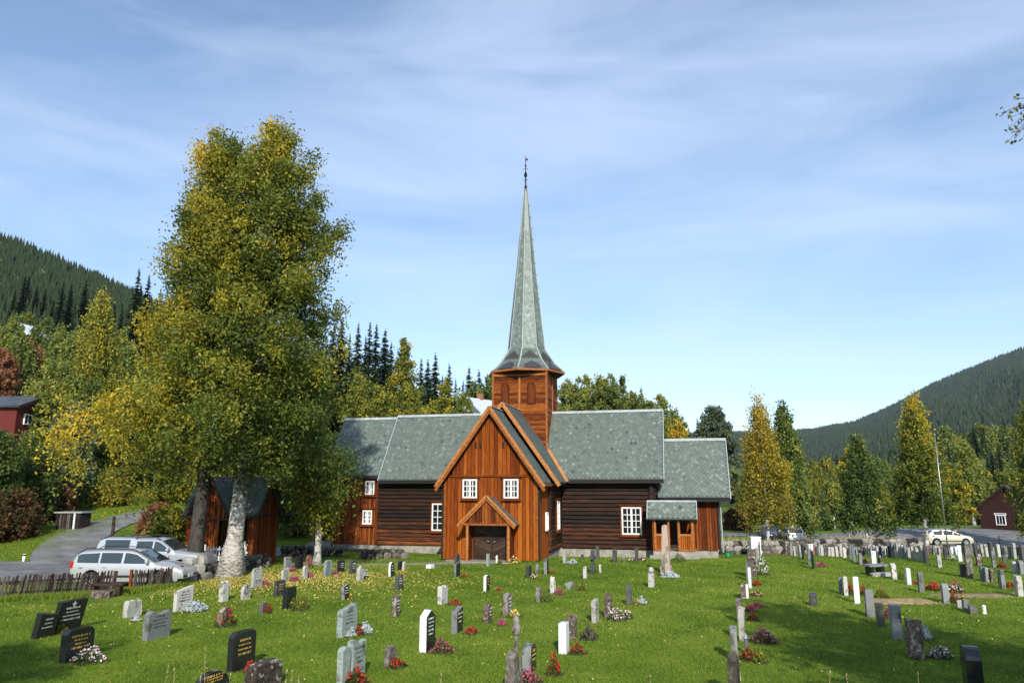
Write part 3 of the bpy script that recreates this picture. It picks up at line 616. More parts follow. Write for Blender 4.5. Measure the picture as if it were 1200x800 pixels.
spo = ss.build('spire', M['slate2'], ch, fix=False)
for k in range(8):     # dark triangular slate patches at the foot of the skirt
    A, B = oct_pt(2.72, 11.92, k), oct_pt(2.72, 11.92, k + 1); C2 = (oct_pt(2.02, 12.55, k) + oct_pt(2.02, 12.55, k + 1)) / 2; mid = (A + B) / 2; u_ = (B - A).normalized(); n_ = u_.cross(C2 - mid).normalized(); n_ = n_ if n_.z > 0 else -n_
    tp_ = MB(); P3 = [mid - u_ * .62 + (C2 - mid) * .03, mid + u_ * .62 + (C2 - mid) * .03, mid + (C2 - mid) * .99]; tp_.mesh([p + n_ * .035 for p in P3] + [p + n_ * .062 for p in P3], [(0, 1, 2), (3, 4, 5), (0, 1, 4, 3), (1, 2, 5, 4), (2, 0, 3, 5)]); tp_.build('dark_slate_patch', M['darkslate'], sk)
hp = MB()
for k in range(8):
    hp.tube([oct_pt(2.74, 11.93, k), oct_pt(2.04, 12.57, k), oct_pt(1.37, 13.57, k)], .045, 5, .5); hp.tube([oct_pt(1.36, 13.5, k), oct_pt(.74, 19.2, k), oct_pt(.12, 25.8, k)], [.035, .03, .02], 5, .5)
hp.build('hip_strip', M['ridge'], spo)
he = MB()
for k in range(8): he.beam(oct_pt(2.72, 11.86, k), oct_pt(2.72, 11.86, k + 1), .06, .14, .5, up=(0, 0, 1))
he.build('skirt_edge', M['verge'], sk)
ud = MB(); ud.lathe([(2.6, 11.84), (1.9, 11.62)], 8, (.07, 9), ph=0); ud.build('soffit', M['tarblack'], sk)
ir = MB()     # climbing irons on the right-hand edge
for i in range(9):
    z = 17.2 + i * .9; t = (z - 13.5) / 12.3; r_ = 1.34 * (1 - t) + .1; p = oct_pt(r_, z, 1.5); d = (p - Vector((.07, 9, z))).normalized(); ir = MB(); ir.beam(p, p + d * .16, .03, .03); ir.build('climbing_iron', M['iron'], spo)
fi = MB(); c0 = (.07, 9)
fi.lathe([(.12, 25.6), (.10, 26.0), (.05, 26.1), (.05, 26.7), (.12, 26.82), (.13, 26.92), (.08, 27.05), (.03, 27.2), (.03, 27.55), (.09, 27.62), (.03, 27.7), (.02, 28.4), (.001, 28.45)], 10, c0)
fi.box(.07, .24, 8.99, 9.01, 28.05, 28.20); fi.tube([(-.12, 9, 27.35), (.07, 9, 27.42), (.26, 9, 27.35)], .02, 5); fi.tube([(-.08, 9, 26.5), (.22, 9, 26.5)], .025, 5)
fi.build('finial', M['iron'], ch)
# sacristy porch on the right
sp_ = MB()
roof_plane('', (8.42, 4.30, 2.20), (11.30, 4.30, 2.20), (8.42, 5.20, 3.22), (11.30, 5.20, 3.22), None, rr_, mb=sp_, a=.3, e=.17, th=.08, base=.6)
roof_plane('', (8.42, 7.0, 1.9), (11.30, 7.0, 1.9), (8.42, 5.20, 3.22), (11.30, 5.20, 3.22), None, rr_, mb=sp_, a=.3, e=.17, th=.08)
sp_.build('side_porch_roof', M['slate'], ch, fix=False)
q = MB()
for y in (5.16, 5.24): q.beam((8.40, y, 3.22), (11.32, y, 3.22), .14, .03, up=(0, -1 if y < 5.2 else 1, 1))
q.beam((11.31, 4.28, 2.19), (11.31, 5.2, 3.23), .05, .1, up=(0, -1, 1)); q.beam((8.41, 4.28, 2.19), (8.41, 5.2, 3.23), .05, .1, up=(0, -1, 1)); q.build('porch_ridge_cap', M['ridge'], ch)
q = MB()
for x in (8.83, 9.62, 10.22, 11.0): q.tube([(x, 4.66, .34), (x, 4.66, 1.2), (x, 4.66, 2.22)], [.08, .09, .075], 8, .6)
for (x0, x1) in ((8.83, 9.62), (10.22, 11.0)): q.box(x0, x1, 4.60, 4.70, 1.22, 1.34, .75); q.box(x0, x1, 4.60, 4.70, .36, .46, .5)
q.box(8.7, 11.1, 4.6, 4.72, 2.12, 2.24, .3); q.build('porch_post', M['verge'], ch, bevel=.006)
for (x0, x1) in ((8.85, 9.6), (10.24, 10.98)): q = MB(); wall_boards(q, x0, x1, .46, lambda a: 1.22, 4.66, w=.12); q.build('porch_panel', M['plank'], ch)
for x in (8.72, 11.1): q = MB(); wall_boards(q, 4.7, 7.0, .34, lambda a: 2.15, x, 'x', w=.15, sgn=1 if x > 9 else -1); q.build('porch_panel', M['plank'], ch)
q = MB(); q.box(9.45, 10.35, 6.9, 7.0, .35, 2.1); q.build('door', M['darkwood'], ch, bevel=.01, label='dark side door inside the right-hand porch')
q = MB(); q.box(8.5, 11.35, 4.1, 4.6, -.4, .12); q.box(9.5, 10.3, 3.75, 4.1, -.4, .0); q.build('door_step', M['stone'], ch, bevel=.02)
# west porch on the left end
q = MB(); roof_plane('', (-14.9, 6.7, 3.05), (-13.1, 6.7, 3.05), (-14.9, 7.9, 4.55), (-13.1, 7.9, 4.55), None, rr_, mb=q, th=.08, a=.3, e=.17)
roof_plane('', (-14.9, 9.1, 3.05), (-13.1, 9.1, 3.05), (-14.9, 7.9, 4.55), (-13.1, 7.9, 4.55), None, rr_, mb=q, th=.08, a=.3, e=.17); q.build('west_porch_roof', M['slate'], ch, fix=False)
q = MB()
for x in (-14.7, -13.2):
    for y in (6.95, 8.85): q.tube([(x, y, .35), (x, y, 3.1)], .09, 8, .6)
q.beam((-14.85, 6.9, 3.02), (-13.1, 6.9, 3.02), .1, .14); q.beam((-14.8, 6.8, 3.02), (-14.8, 9, 3.02), .1, .14); q.build('west_porch_post', M['verge'], ch)
q = MB(); q.box(-13.18, -13.08, 7.3, 8.5, .4, 2.5); wall_boards(q, 7.0, 8.8, .4, lambda a: 3, -14.0, 'x'); q.build('west_porch_screen', M['darkwood'], ch)
q = MB()
for i, (z, y) in enumerate(((.34, 6.6), (.2, 6.2), (.06, 5.8), (-.08, 5.4))): q.box(-14.9, -13.15, y, 9.0 if i == 0 else y + .42, -.5, z)
q.build('stone_step', M['stone'], ch, bevel=.02)

# ------------------------------------------------------------------ gatehouse at the left
gx0, gy0 = -14.6, 40.2
gh = thing('gatehouse', 'brown plank churchyard gatehouse with slate roofs behind the big birch trunks', 'gatehouse', (gx0, gy0, g(gx0, gy0)), YAW)
ra = random.Random(3); q = MB()
k = 1.55; EZ = 2.6; RG = 4.62
roof_plane('', (-3.2, -.15, EZ), (1.45, -.15, EZ), (-3.2, 1.15, RG), (1.45, 1.15, RG), None, ra, mb=q, th=.08, a=.3, e=.17)
roof_plane('', (-3.2, 2.45, EZ), (1.45, 2.45, EZ), (-3.2, 1.15, RG), (1.45, 1.15, RG), None, ra, mb=q, th=.08, a=.3, e=.17)
for s in (-1, 1): roof_plane('', (-1.1 + s * 1.25, -.95, EZ + .05), (-1.1 + s * 1.25, 1.1, EZ + .05), (-1.1, -.95, RG - .02), (-1.1, 1.1, RG - .02), None, ra, mb=q, th=.08, a=.3, e=.17)
q.build('roof', M['slate'], gh, fix=False)
q = MB(); gg = lambda a: RG - .16 - k * abs(a - 1.15)
wall_boards(q, .1, 2.2, .0, gg, 1.15, 'x', w=.15, sgn=1); core(q, .1, 2.2, 0, gg, 1.12, .1, 'x', 1)
wall_boards(q, .1, 2.2, .0, gg, -3.0, 'x', w=.15, sgn=-1)
gf = lambda a: RG - .14 - k * abs(a + 1.1)
wall_boards(q, -2.15, -.55, .0, lambda a: gf(a), -.62, w=.15); core(q, -2.15, -.55, 0, lambda a: min(gf(a), 9), -.6, .1)
wall_boards(q, -.55, -.05, 2.45, lambda a: gf(a), -.62, w=.13)
wall_boards(q, .75, 1.15, .0, lambda a: EZ - .05, .1, w=.14); wall_boards(q, -3.0, -2.2, .0, lambda a: EZ - .05, .1, w=.15)
wall_boards(q, -3.0, -.3, .0, lambda a: EZ, 2.2, w=.15, sgn=1); wall_boards(q, .85, 1.15, .0, lambda a: EZ, 2.2, w=.15, sgn=1)
q.build('wall', M['plank_red'], gh)
q = MB(); q.box(-2.2, 0, -.72, -.64, 2.36, 2.46); q.box(1.19, 1.25, .1, 2.2, 2.5, 2.6); verge(q, -.98, -1.1, 1.25, RG, k, .16, .05, 0, .4, .05)
for s in (-1, 1): q.beam((1.47, 1.15, RG), (1.47, 1.15 + s * 1.33, RG - 1.33 * k), .05, .18, up=(0, s * k, 1))
q.beam((-3.2, -.15, EZ - .08), (1.45, -.15, EZ - .08), .05, .14, up=(0, 0, 1)); q.build('trim', M['darkwood'], gh)
def gate(x, y, rz, w_, label):
    t = thing('gate', label, 'gate', (x, y, g(x, y)), rz, 'white wooden churchyard gates'); q = MB()
    for s in (0, w_ - .08): q.box(s, s + .09, -.05, .05, .0, 1.25)
    q.build('gate_post', M['white'], t, bevel=.01); q = MB()
    for z in (.25, .62, .98): q.box(.08, w_ - .08, -.03, .03, z, z + .09)
    n = int(w_ / .16)
    for i in range(n): xx = .12 + i * (w_ - .24) / max(n - 1, 1); q.box(xx - .03, xx + .03, -.045, -.031, .2, 1.12 + .06 * (i % 2))
    for i in range(3): q.lathe([(.001, .5), (.10, .5), (.10, .56), (.001, .56)], 10, (.3 + i * .3, -.02))
    q.build('gate_leaf', M['white'], t); return t
x, y, _ = on_ground(237, 668); gate(x, y, R(-10), 1.15, 'white slatted gate left of the big white birch trunk')
x, y, _ = on_ground(282, 663); gate(x, y + .3, R(6), .9, 'white slatted gate in the dark opening of the gatehouse')

# ------------------------------------------------------------------ gravestones
import bmesh
from mathutils import noise as mnoise
ROW = R(71)                      # the stones' faces run along the rows, front to the right
STONES = []
def profile(shape, w, h, rnd):
    A = lambda cx, cz, r1, r2, a0, a1, n=7: [(cx + r1 * math.cos(t), cz + r2 * math.sin(t)) for t in np.linspace(R(a0), R(a1), n)]
    if shape == 'arch': return [(0, 0), (w, 0), (w, h - w * .32)] + A(w / 2, h - w * .32, w / 2, w * .32, 15, 165, 9) + [(0, h - w * .32)]
    if shape == 'round': return [(w * .06, 0), (w * .94, 0), (w, h - w * .5)] + A(w / 2, h - w * .5, w / 2, w * .5, 12, 168, 11) + [(0, h - w * .5)]
    if shape == 'chamfer': c = .12 * w; return [(0, 0), (w, 0), (w, h - c), (w - c, h), (c, h), (0, h - c)]
    if shape == 'slant': return [(0, 0), (w, 0), (w, h), (0, h * .84)]
    if shape == 'slantb': return [(0, 0), (w, 0), (w, h * .86), (0, h)]
    if shape == 'wave': return [(0, 0), (w, 0), (w * 1.02, h * .55), (w, h * .82), (w * .93, h * .93), (w * .8, h * .9), (w * .62, h * .86), (w * .5, h * .84), (w * .4, h * .88), (w * .3, h * .96), (w * .2, h), (w * .1, h * .97), (w * .02, h * .86), (-.01, h * .6)]
    if shape == 'point': return [(0, 0), (w, 0), (w, h * .72), (w * .55, h), (w * .4, h), (0, h * .8)]
    if shape == 'gable': return [(0, 0), (w, 0), (w, h * .86), (w / 2, h), (0, h * .86)]
    if shape == 'notch': return [(0, 0), (w, 0), (w, h), (w * .7, h), (w * .62, h * .93), (w * .4, h * .93), (w * .32, h), (0, h)]
    if shape == 'curl': return [(0, 0), (w, 0), (w * .96, h * .5), (w, h * .93), (w * .9, h * .9), (w * .6, h * .86), (w * .35, h * .92), (w * .18, h), (0, h * .96), (-.02, h * .85), (.05 * w, h * .5)]
    if shape in ('rough', 'roughp'):
        n = 9; top = []
        for i in range(n + 1):
            t = 1 - i / n; hh = h * (1 - rnd.uniform(0, .10) - (.55 * abs(t - .5) ** 1.4 if shape == 'roughp' else .22 * abs(t - .5) ** 2)); top.append((w * t * .92 + w * .04, hh))
        return [(-.02 * w, 0), (w * 1.02, 0), (w * (.98 + rnd.uniform(-.03, .04)), h * .5)] + top + [(w * (.02 + rnd.uniform(-.04, .03)), h * .5)]
    return [(0, 0), (w, 0), (w, h), (0, h)]
def rough_mesh(mb, cuts, amt, rnd, sc=3.0):
    bm = bmesh.new(); vs = [bm.verts.new(v) for v in mb.v]
    for f in mb.f: bm.faces.new([vs[i] for i in f])
    bmesh.ops.triangulate(bm, faces=[f for f in bm.faces if len(f.verts) > 4]); bmesh.ops.subdivide_edges(bm, edges=bm.edges, cuts=cuts, use_grid_fill=True)
    s = Vector((rnd.random() * 50, rnd.random() * 50, 0)); bm.normal_update()
    for v in bm.verts:
        d = mnoise.noise(v.co * sc + s) + .5 * mnoise.noise(v.co * sc * 2.7 + s); v.co += v.normal * d * amt
    bmesh.ops.recalc_face_normals(bm, faces=bm.faces)
    me = bpy.data.meshes.new('slab'); bm.to_mesh(me); bm.free(); return me
def inscription(parent, w, h, y, m, rnd, z0=.38, z1=.84, margin=.14, cross=False):
    q = MB(); n = max(3, int((z1 - z0) * h / .085)); lh = .034
    for i in range(n):
        z = h * z1 - (z1 - z0) * h * (i + .5) / n; l = (w * (1 - 2 * margin)) * rnd.uniform(.5, 1); x = w / 2 - l / 2; e = x + l
        hh = lh * (1.35 if i % 3 == 0 else .8)
        while x < e:
            k = rnd.choice((0, 1, 2)); cw = hh * rnd.uniform(.45, .7)
            q.box(x, x + hh * .2, y - .003, y, z - hh / 2, z + hh / 2)
            if k: q.box(x, x + cw, y - .0032, y - .0002, z + (hh / 2 - hh * .2 if k == 1 else -hh / 2), z + (hh / 2 if k == 1 else -hh / 2 + hh * .2))
            if k == 2: q.box(x + cw - hh * .2, x + cw, y - .0034, y - .0004, z - hh / 2, z + hh / 2)
            x += cw + hh * .28
            if rnd.random() < .14: x += hh * .7
    if cross:
        c = w * .5; q.box(c - .02, c + .02, y - .004, y, h * .80, h * .97); q.box(c - .07, c + .07, y - .0045, y - .001, h * .89, h * .92)
    return q.build('inscription', m, parent)
def stone(px, base, top, w=.6, th=.14, shape='slab', mt='grey', label='', lean=0, roll=0, rz=0, text=None, plinth=True, cross=False, group=None, pos=None, h=None, top_ball=False, face=None):
    if pos is None: x, y, z = on_ground(px, base)
    else: x, y = pos; z = g(x, y)
    dist = math.hypot(x, y, z - EYE) if False else y
    if h is None: zc_ = y * math.cos(PITCH) + (z - EYE) * math.sin(PITCH); h = (base - top) * zc_ * zc_ / (F * y)
    w *= .90; th *= .90
    rnd = random.Random(int(px * 7 + base * 13)); rzz = ROW + R(rz) + R(rnd.uniform(-3, 3))
    dx, dy = math.cos(rzz), math.sin(rzz); cx, cy = x + dx * w / 2, y + dy * w / 2
    name = {'obelisk': 'obelisk', 'pillar': 'memorial_pillar', 'cross': 'stone_cross'}.get(shape, 'gravestone')
    t = thing(name, label, {'obelisk': 'obelisk', 'pillar': 'pillar', 'cross': 'cross'}.get(shape, 'gravestone'), (cx, cy, g(cx, cy) - .02), 0, group)
    t.rotation_euler = (R(lean), R(roll), rzz)
    t.rotation_mode = 'XYZ'
    m = GR[mt]; p0 = .07 if plinth and h > .45 else 0
    if shape == 'obelisk':
        q = MB(); a = w * .5; q.box(-a, a, -a, a, 0, h * .16); q.build('plinth', m, t, bevel=.02); q = MB()
        b = a * .8; q.mesh([(-b, -b, h * .16), (b, -b, h * .16), (b, b, h * .16), (-b, b, h * .16), (-b * .62, -b * .62, h * .97), (b * .62, -b * .62, h * .97), (b * .62, b * .62, h * .97), (-b * .62, b * .62, h * .97), (0, 0, h)], [(0, 1, 5, 4), (1, 2, 6, 5), (2, 3, 7, 6), (3, 0, 4, 7), (4, 5, 8), (5, 6, 8), (6, 7, 8), (7, 4, 8), (3, 2, 1, 0)])
        q.build('shaft', m, t, bevel=.015)
        return t
    if shape == 'cross':
        q = MB(); q.box(-w * .35, w * .35, -th * .8, th * .8, 0, h * .16); q.build('plinth', m, t, bevel=.02); q = MB()
        q.box(-w * .14, w * .14, -th / 2, th / 2, h * .16, h); q.box(-w * .42, -w * .141, -th / 2, th / 2, h * .62, h * .80); q.box(w * .141, w * .42, -th / 2, th / 2, h * .62, h * .80); q.build('cross', m, t, bevel=.01)
        return t
    pts = [(a - w / 2, z_ + p0 - .0) for a, z_ in profile(shape, w, h - p0, rnd)]
    q = MB(); q.prism(pts, -th / 2, th / 2)
    if mt in ('rough', 'brown') or shape in ('rough', 'roughp'):
        me = rough_mesh(q, 3, .035 * min(1, h) + th * .06, rnd); me.materials.append(m); o = bpy.data.objects.new('slab', me); COL.objects.link(o); o.parent = t
        if h > .5 and y < 45:
            mo = o.modifiers.new('sub', 'SUBSURF'); mo.levels = mo.render_levels = 1
    else:
        o = q.build('slab', m, t, bevel=min(.012, th * .12))
        if face:      # polished front differs from the sawn edge
            q2 = MB(); fp = [(a * .97, p0 + (z_ - p0) * .985 + .004) for a, z_ in pts]; q2.prism(fp, -th / 2 - .004, -th / 2 + .01); q2.build('polished_face', GR[face], t)
    if p0 and not mt in ('rough', 'brown'):
        q = MB(); q.box(-w / 2 - .05, w / 2 + .05, -th / 2 - .05, th / 2 + .05, -.12, p0); q.build('plinth', GR['dark' if mt in ('black', 'dark') else mt], t, bevel=.012)
    if text and y < 40:
        o = inscription(t, w, h, -th / 2 - (.005 if face else .0015), {'g': GOLD, 'w': WLET, 'd': DLET}[text], rnd, cross=cross)
        o.location.x = -w / 2
    if top_ball:
        q = MB(); r_ = top_ball; q.lathe([(.001, h - .02)] + [(r_ * math.sin(a), h + r_ - r_ * math.cos(a)) for a in np.linspace(.3, math.pi - .01, 8)], 12); q.build('ball', m, t, smooth=True)
    return t
# ---- plants on the graves: mound of leaves with blossoms, one thing each
def plant(px, base, w=.5, h=.3, kind='red', label='', n=None, pos=None, name=None, cat=None, hue=None, lift=0):
    if pos is None: x, y, z = on_ground(px, base)
    else: x, y = pos; z = g(x, y)
    z += lift; w *= .80; h *= .85
    rg = np.random.default_rng(int(px * 3 + base * 5)); n = n or int(420 * min(1.6, (w * 2)) * (1 if y < 35 else .5))
    K = {'red': ('leaf_green', .2, 'blossom', (0.0, .22), .45), 'pink': ('leaf_green', .3, 'blossom', (.36, .50), .6), 'whitepink': ('leaf_green', .3, 'blossom', (.5, .72), .5), 'white': ('leaf_green', .3, 'blossom', (.68, .74), .45),
         'silver': ('silver', .5, None, 0, 0), 'bush': ('leaf_green', .5, None, 0, 0), 'heather': ('heather', .8, 'blossom', (.30, .40), .7), 'orange': ('leaf_green', .4, 'blossom', (.84, 1.0), .4), 'yellow': ('leaf_yel', .4, 'blossom', (.78, .9), .4),
         'dry': ('leaf_blue', .3, 'heather', (.2, .9), .4), 'purple': ('leaf_green', .3, 'blossom', (.34, .42), .45), 'mixed': ('leaf_green', .3, 'blossom', (.1, .9), .45), 'brownbush': ('leaf_green', .5, 'leaf_yel', (.2, .7), .4)}[kind]
    nm = name or {'silver': 'silver_plant', 'bush': 'bush', 'heather': 'heather', 'dry': 'lavender', 'brownbush': 'rose_bush'}.get(kind, 'flower_cluster')
    root = thing(nm, label, cat or {'bush': 'bush', 'brownbush': 'bush'}.get(kind, 'flowers' if kind not in ('silver', 'heather', 'dry') else 'plant'), (x, y, z))
    def blob(name_, n_, s, rr_, tl, m_, up):
        a = rg.uniform(0, 2 * math.pi, n_); r_ = np.sqrt(rg.uniform(0, 1, n_)); lump = 1 + .25 * np.sin(a * 3 + base)
        X = r_ * np.cos(a) * w / 2 * lump; Y = r_ * np.sin(a) * w / 2 * lump; Hh = h * (1 - .75 * r_ ** 2) * (1 + .25 * np.sin(a * 2.3 + px))
        Z = Hh * (rg.uniform(.1, 1, n_) if not up else rg.uniform(.75, 1.15, n_))
        C_ = np.stack([X, Y, Z], -1); A = rg.normal(size=(n_, 3)); A /= np.linalg.norm(A, axis=1)[:, None]; B = np.cross(A, rg.normal(size=(n_, 3))); B /= np.linalg.norm(B, axis=1)[:, None]
        A *= s; B *= s * .55 if not up else s * .9
        V = np.stack([C_ - A, C_ - B, C_ + A, C_ + B], 1).reshape(-1, 3); Q = np.arange(4 * n_).reshape(-1, 4)
        np_mesh(name_, V, Q, tl(n_), M[m_], root)
    sz = (.05 if kind == 'silver' else .032) * (1 if y < 30 else 1.4)
    if kind not in ('bush',) and y < 48:
        q = MB(); rs_ = random.Random(int(px)); V = [(0, 0, .035)] + [((w * .5 + .08) * rs_.uniform(.85, 1.15) * math.cos(a), (w * .5 + .08) * rs_.uniform(.85, 1.15) * math.sin(a), .012) for a in np.linspace(0, 2 * math.pi, 14, endpoint=False)]
        q.mesh(V, [(0, i, i % 14 + 1) for i in range(1, 15)]); q.build('soil', M['soil'], root)
    t0 = K[1]; blob('foliage', n, sz, 0, lambda k: rg.uniform(t0 - .2, t0 + .25, k).clip(0, 1), K[0], False)
    if K[2]:
        lo, hi = K[3]; nb = int(n * K[4] * .5); blob('blossoms', nb, .030 * (1 if y < 30 else 1.4), 0, lambda k: rg.uniform(lo, hi, k), K[2], True)
    return root
ID = []
def ST(*a, **k): return stone(*a, **k)
# left part, near to far (px of the near end, foot, top, width, thickness, shape, stone, label)
ST(38, 749, 716, .62, .20, 'slantb', 'black', 'low black gravestone leaning back, left half of the leaning pair at the far left', lean=12, text='w', plinth=False, face='black')
ST(59, 743, 702, 1.0, .16, 'slab', 'black', 'wide tilted black gravestone with cross, right half of the leaning pair', lean=14, text='w', plinth=False, cross=True)
ST(72, 777, 737, .86, .22, 'chamfer', 'black', 'black gravestone with clipped corners and gold lettering behind pink and white flowers', text='g', plinth=False)
ST(146, 724, 702, .62, .2, 'rough', 'light', 'small pale jagged rock used as gravestone', plinth=False)
ST(169, 751, 715, .92, .20, 'wave', 'grey', 'grey gravestone with wavy asymmetrical top and rough left edge', plinth=False, text='d')
ST(204, 717, 687, .80, .16, 'slant', 'light', 'wide beige granite gravestone with a silver plant at its foot', text='d', plinth=False)
ST(258, 705, 680, .34, .22, 'notch', 'light', 'narrow grey gravestone with notched top below the big birch', plinth=False)
ST(283, 703, 685, .46, .14, 'round', 'light', 'small round-topped pale gravestone with a little cross', plinth=False, text='d', cross=True)
ST(305, 719, 705, .30, .16, 'arch', 'dark', 'tiny dark arched gravestone lantern stone beside red flowers', plinth=False)
ST(295, 689, 663, .60, .15, 'rough', 'light', 'pale rough-edged gravestone with a dark lettered face beside the gatehouse', plinth=False, face='black', text='w')
ST(322, 699, 680, .62, .16, 'slab', 'dark', 'dark grey gravestone just behind the square black one', plinth=False, text='g')
ST(333, 714, 688, .60, .20, 'slab', 'black', 'square black gravestone with a rose bush in front', plinth=False)
ST(330, 681, 665, .50, .12, 'slant', 'light', 'small light gravestone with sloping top right of the gatehouse', plinth=False, text='d')
ST(355, 679, 662, .30, .14, 'round', 'light', 'narrow round-topped light gravestone with heather beside it', plinth=False, text='d')
ST(380, 676, 655, .55, .14, 'rough', 'green', 'greenish upright gravestone with pink heather, left of the dark pair', plinth=False)
ST(396, 671, 656, .55, .14, 'slab', 'black', 'small black gravestone second from the left in front of the west wing', text='w', plinth=False)
ST(410, 673, 656, .50, .14, 'slab', 'dark', 'small dark gravestone third from the left in front of the west wing', text='w', plinth=False)
ST(333, 668, 652, .55, .14, 'slab', 'grey', 'grey gravestone farthest left beside the churchyard wall', plinth=False)
ST(346, 667, 651, .60, .16, 'slab', 'black', 'black gravestone next to the churchyard wall', plinth=False)
ST(359, 666, 650, .45, .14, 'arch', 'red', 'red-brown gravestone below the leaning birch', plinth=False, text='g')
ST(257, 734, 709, .46, .18, 'roughp', 'brown', 'dark jagged gravestone behind a red rose bush', plinth=False)
ST(268, 788, 740, .84, .17, 'chamfer', 'black', 'large black gravestone with gold lettering and red flowers at its foot', text='g', plinth=False)
ST(228, 812, 790, 1.0, .16, 'arch', 'black', 'black curved gravestone cut by the bottom edge', text='g', plinth=False)
ST(292, 812, 776, .95, .30, 'rough', 'brown', 'thick coarse natural gravestone at the bottom edge', plinth=False)
ST(397, 747, 709, .86, .20, 'slant', 'green', 'wide grey-green gravestone with raised panel and sloping top', text='d', plinth=False)
ST(397, 803, 757, .34, .16, 'arch', 'green', 'lower half of the pale curved twin gravestone', plinth=False)
ST(409, 798, 748, .60, .16, 'curl', 'green', 'taller half of the pale curved twin gravestone behind red flowers', plinth=False, text='d')
ST(453, 781, 755, .34, .16, 'roughp', 'rough', 'small pointed lichened gravestone with red flowers', plinth=False)
ST(461, 723, 697, .36, .20, 'slab', 'brown', 'dark reddish gravestone standing alone left of the white marble one', plinth=False, text='w')
ST(402, 703, 684, .40, .14, 'slant', 'grey', 'small leaning gravestone with white letters on a black face', plinth=False, face='black', text='w', lean=-5)
ST(419, 681, 662, .42, .15, 'roughp', 'light', 'small rough gravestone with a white flower vase', plinth=False)
ST(456, 676, 658, .45, .12, 'round', 'white', 'white curved gravestone before the log wall', plinth=False, face='black', text='w')
ST(467, 668, 657, .45, .12, 'slab', 'black', 'small black gravestone right of the white curved one', plinth=False)
ST(472, 668, 657, .2, .10, 'roughp', 'light', 'tiny pale pointed gravestone before the log wall', plinth=False)
ST(464, 692, 673, .58, .15, 'slant', 'dark', 'dark gravestone with flowers on top near the path', plinth=False, text='w')
ST(495, 764, 714, .54, .22, 'gable', 'white', 'tall white marble gravestone with black lettered panels', plinth=False, face='black', text='w')
ST(515, 708, 686, .52, .20, 'notch', 'light', 'light gravestone with a red cross and red flowers', plinth=False)
ST(532, 742, 711, .50, .20, 'slant', 'grey', 'grey gravestone with white letters on a black face and red flowers', plinth=False, face='black', text='w')
ST(569, 731, 707, .46, .18, 'arch', 'brown', 'dark weathered arched gravestone beside pink heather', plinth=False, face='dark', text='w')
ST(592, 722, 694, .42, .20, 'arch', 'rough', 'speckled arched gravestone with yellow flowers', plinth=False, face='dark', text='w')
ST(568, 693, 673, .40, .14, 'arch', 'white', 'small white-edged gravestone with gold lettering in the open lawn', plinth=False, face='black', text='g')
ST(533, 676, 658, .50, .13, 'slant', 'grey', 'grey gravestone in front of the rounded one by the door path', plinth=False, face='black')
ST(534, 662, 648, .42, .14, 'round', 'dark', 'dark round-topped gravestone left of the church door', plinth=False)
ST(571, 664, 648, .2, .14, 'slab', 'green', 'narrow green gravestone in front of the church door', plinth=False)
ST(502, 666, 661, .5, .3, 'slab', 'white', 'low white stone plate lying by the path', plinth=False)
ST(597, 818, 762, .5, .2, 'roughp', 'rough', 'rough lichened gravestone at the bottom edge beside the thin carved post', plinth=False)
ST(617, 788, 754, .48, .24, 'arch', 'grey', 'grey gravestone with mossy black face and gold lettering', plinth=False, face='black', text='g')
ST(659, 766, 729, .36, .22, 'slab', 'white', 'narrow white gravestone in front of a brown rock', plinth=False)
ST(669, 749, 719, .22, .26, 'rough', 'brown', 'rust-brown upright rock gravestone behind the white one', plinth=False)
ST(696, 730, 702, .42, .16, 'slab', 'light', 'light speckled gravestone with dark lettering, lawn centre', plinth=False, text='d', roll=-4)
ST(712, 724, 694, .30, .24, 'roughp', 'brown', 'brown pointed rock gravestone behind pink-white flowers', plinth=False)
ST(737, 709, 683, .24, .20, 'roughp', 'dark', 'slim dark round-topped gravestone beside a silver plant', plinth=False)
ST(763, 688, 671, .26, .26, 'slab', 'light', 'short gravestone topped with a round stone ball', plinth=False, top_ball=.13)
ST(780, 672, 613, .55, .55, 'obelisk', 'pink', 'tall pink granite obelisk in front of the side porch')
ST(777, 676, 656, .26, .14, 'slab', 'rough', 'grey gravestone at the left foot of the obelisk', plinth=False)
ST(630, 705, 686, .34, .16, 'roughp', 'rough', 'small lichened gravestone hidden by a round bush', plinth=False)
ST(647, 695, 674, .22, .18, 'roughp', 'light', 'slim pointed pale gravestone near the centre of the lawn', plinth=False)
ST(668, 690, 681, .30, .35, 'slantb', 'grey', 'low tilted grey gravestone with a bush on its right', plinth=False, lean=-18)
ST(618, 677, 662, .42, .16, 'slab', 'dark', 'dark gravestone with white flowers right of the church door', plinth=False, face='black')
ST(629, 673, 660, .2, .14, 'roughp', 'grey', 'slim grey gravestone between two dark ones right of the church door', plinth=False)
ST(639, 673, 654, .40, .18, 'slab', 'grey', 'upright grey gravestone at the corner of the front wing', plinth=False, face='black')
ST(685, 678, 663, .22, .16, 'slab', 'light', 'small light gravestone in front of the stone cross', plinth=False)
ST(693, 673, 644, .62, .18, 'cross', 'dark', 'dark weathered stone cross before the log wall')
ST(703, 671, 660, .16, .12, 'roughp', 'light', 'tiny pale stake-like gravestone right of the cross', plinth=False)
ST(661, 660, 644, .26, .18, 'slab', 'light', 'light gravestone at the inner corner of the church', plinth=False)
ST(682, 656, 649, .25, .14, 'slab', 'dark', 'very small dark gravestone close to the log wall', plinth=False)
ST(700, 656, 639, .26, .18, 'slab', 'dark', 'tall dark gravestone close to the log wall behind the cross', plinth=False)
ST(720, 659, 642, .40, .22, 'arch', 'dark', 'dark mossy gravestone below the wide nave window', plinth=False)
ST(731, 658, 651, .22, .12, 'slab', 'grey', 'low grey gravestone below the wide nave window', plinth=False)
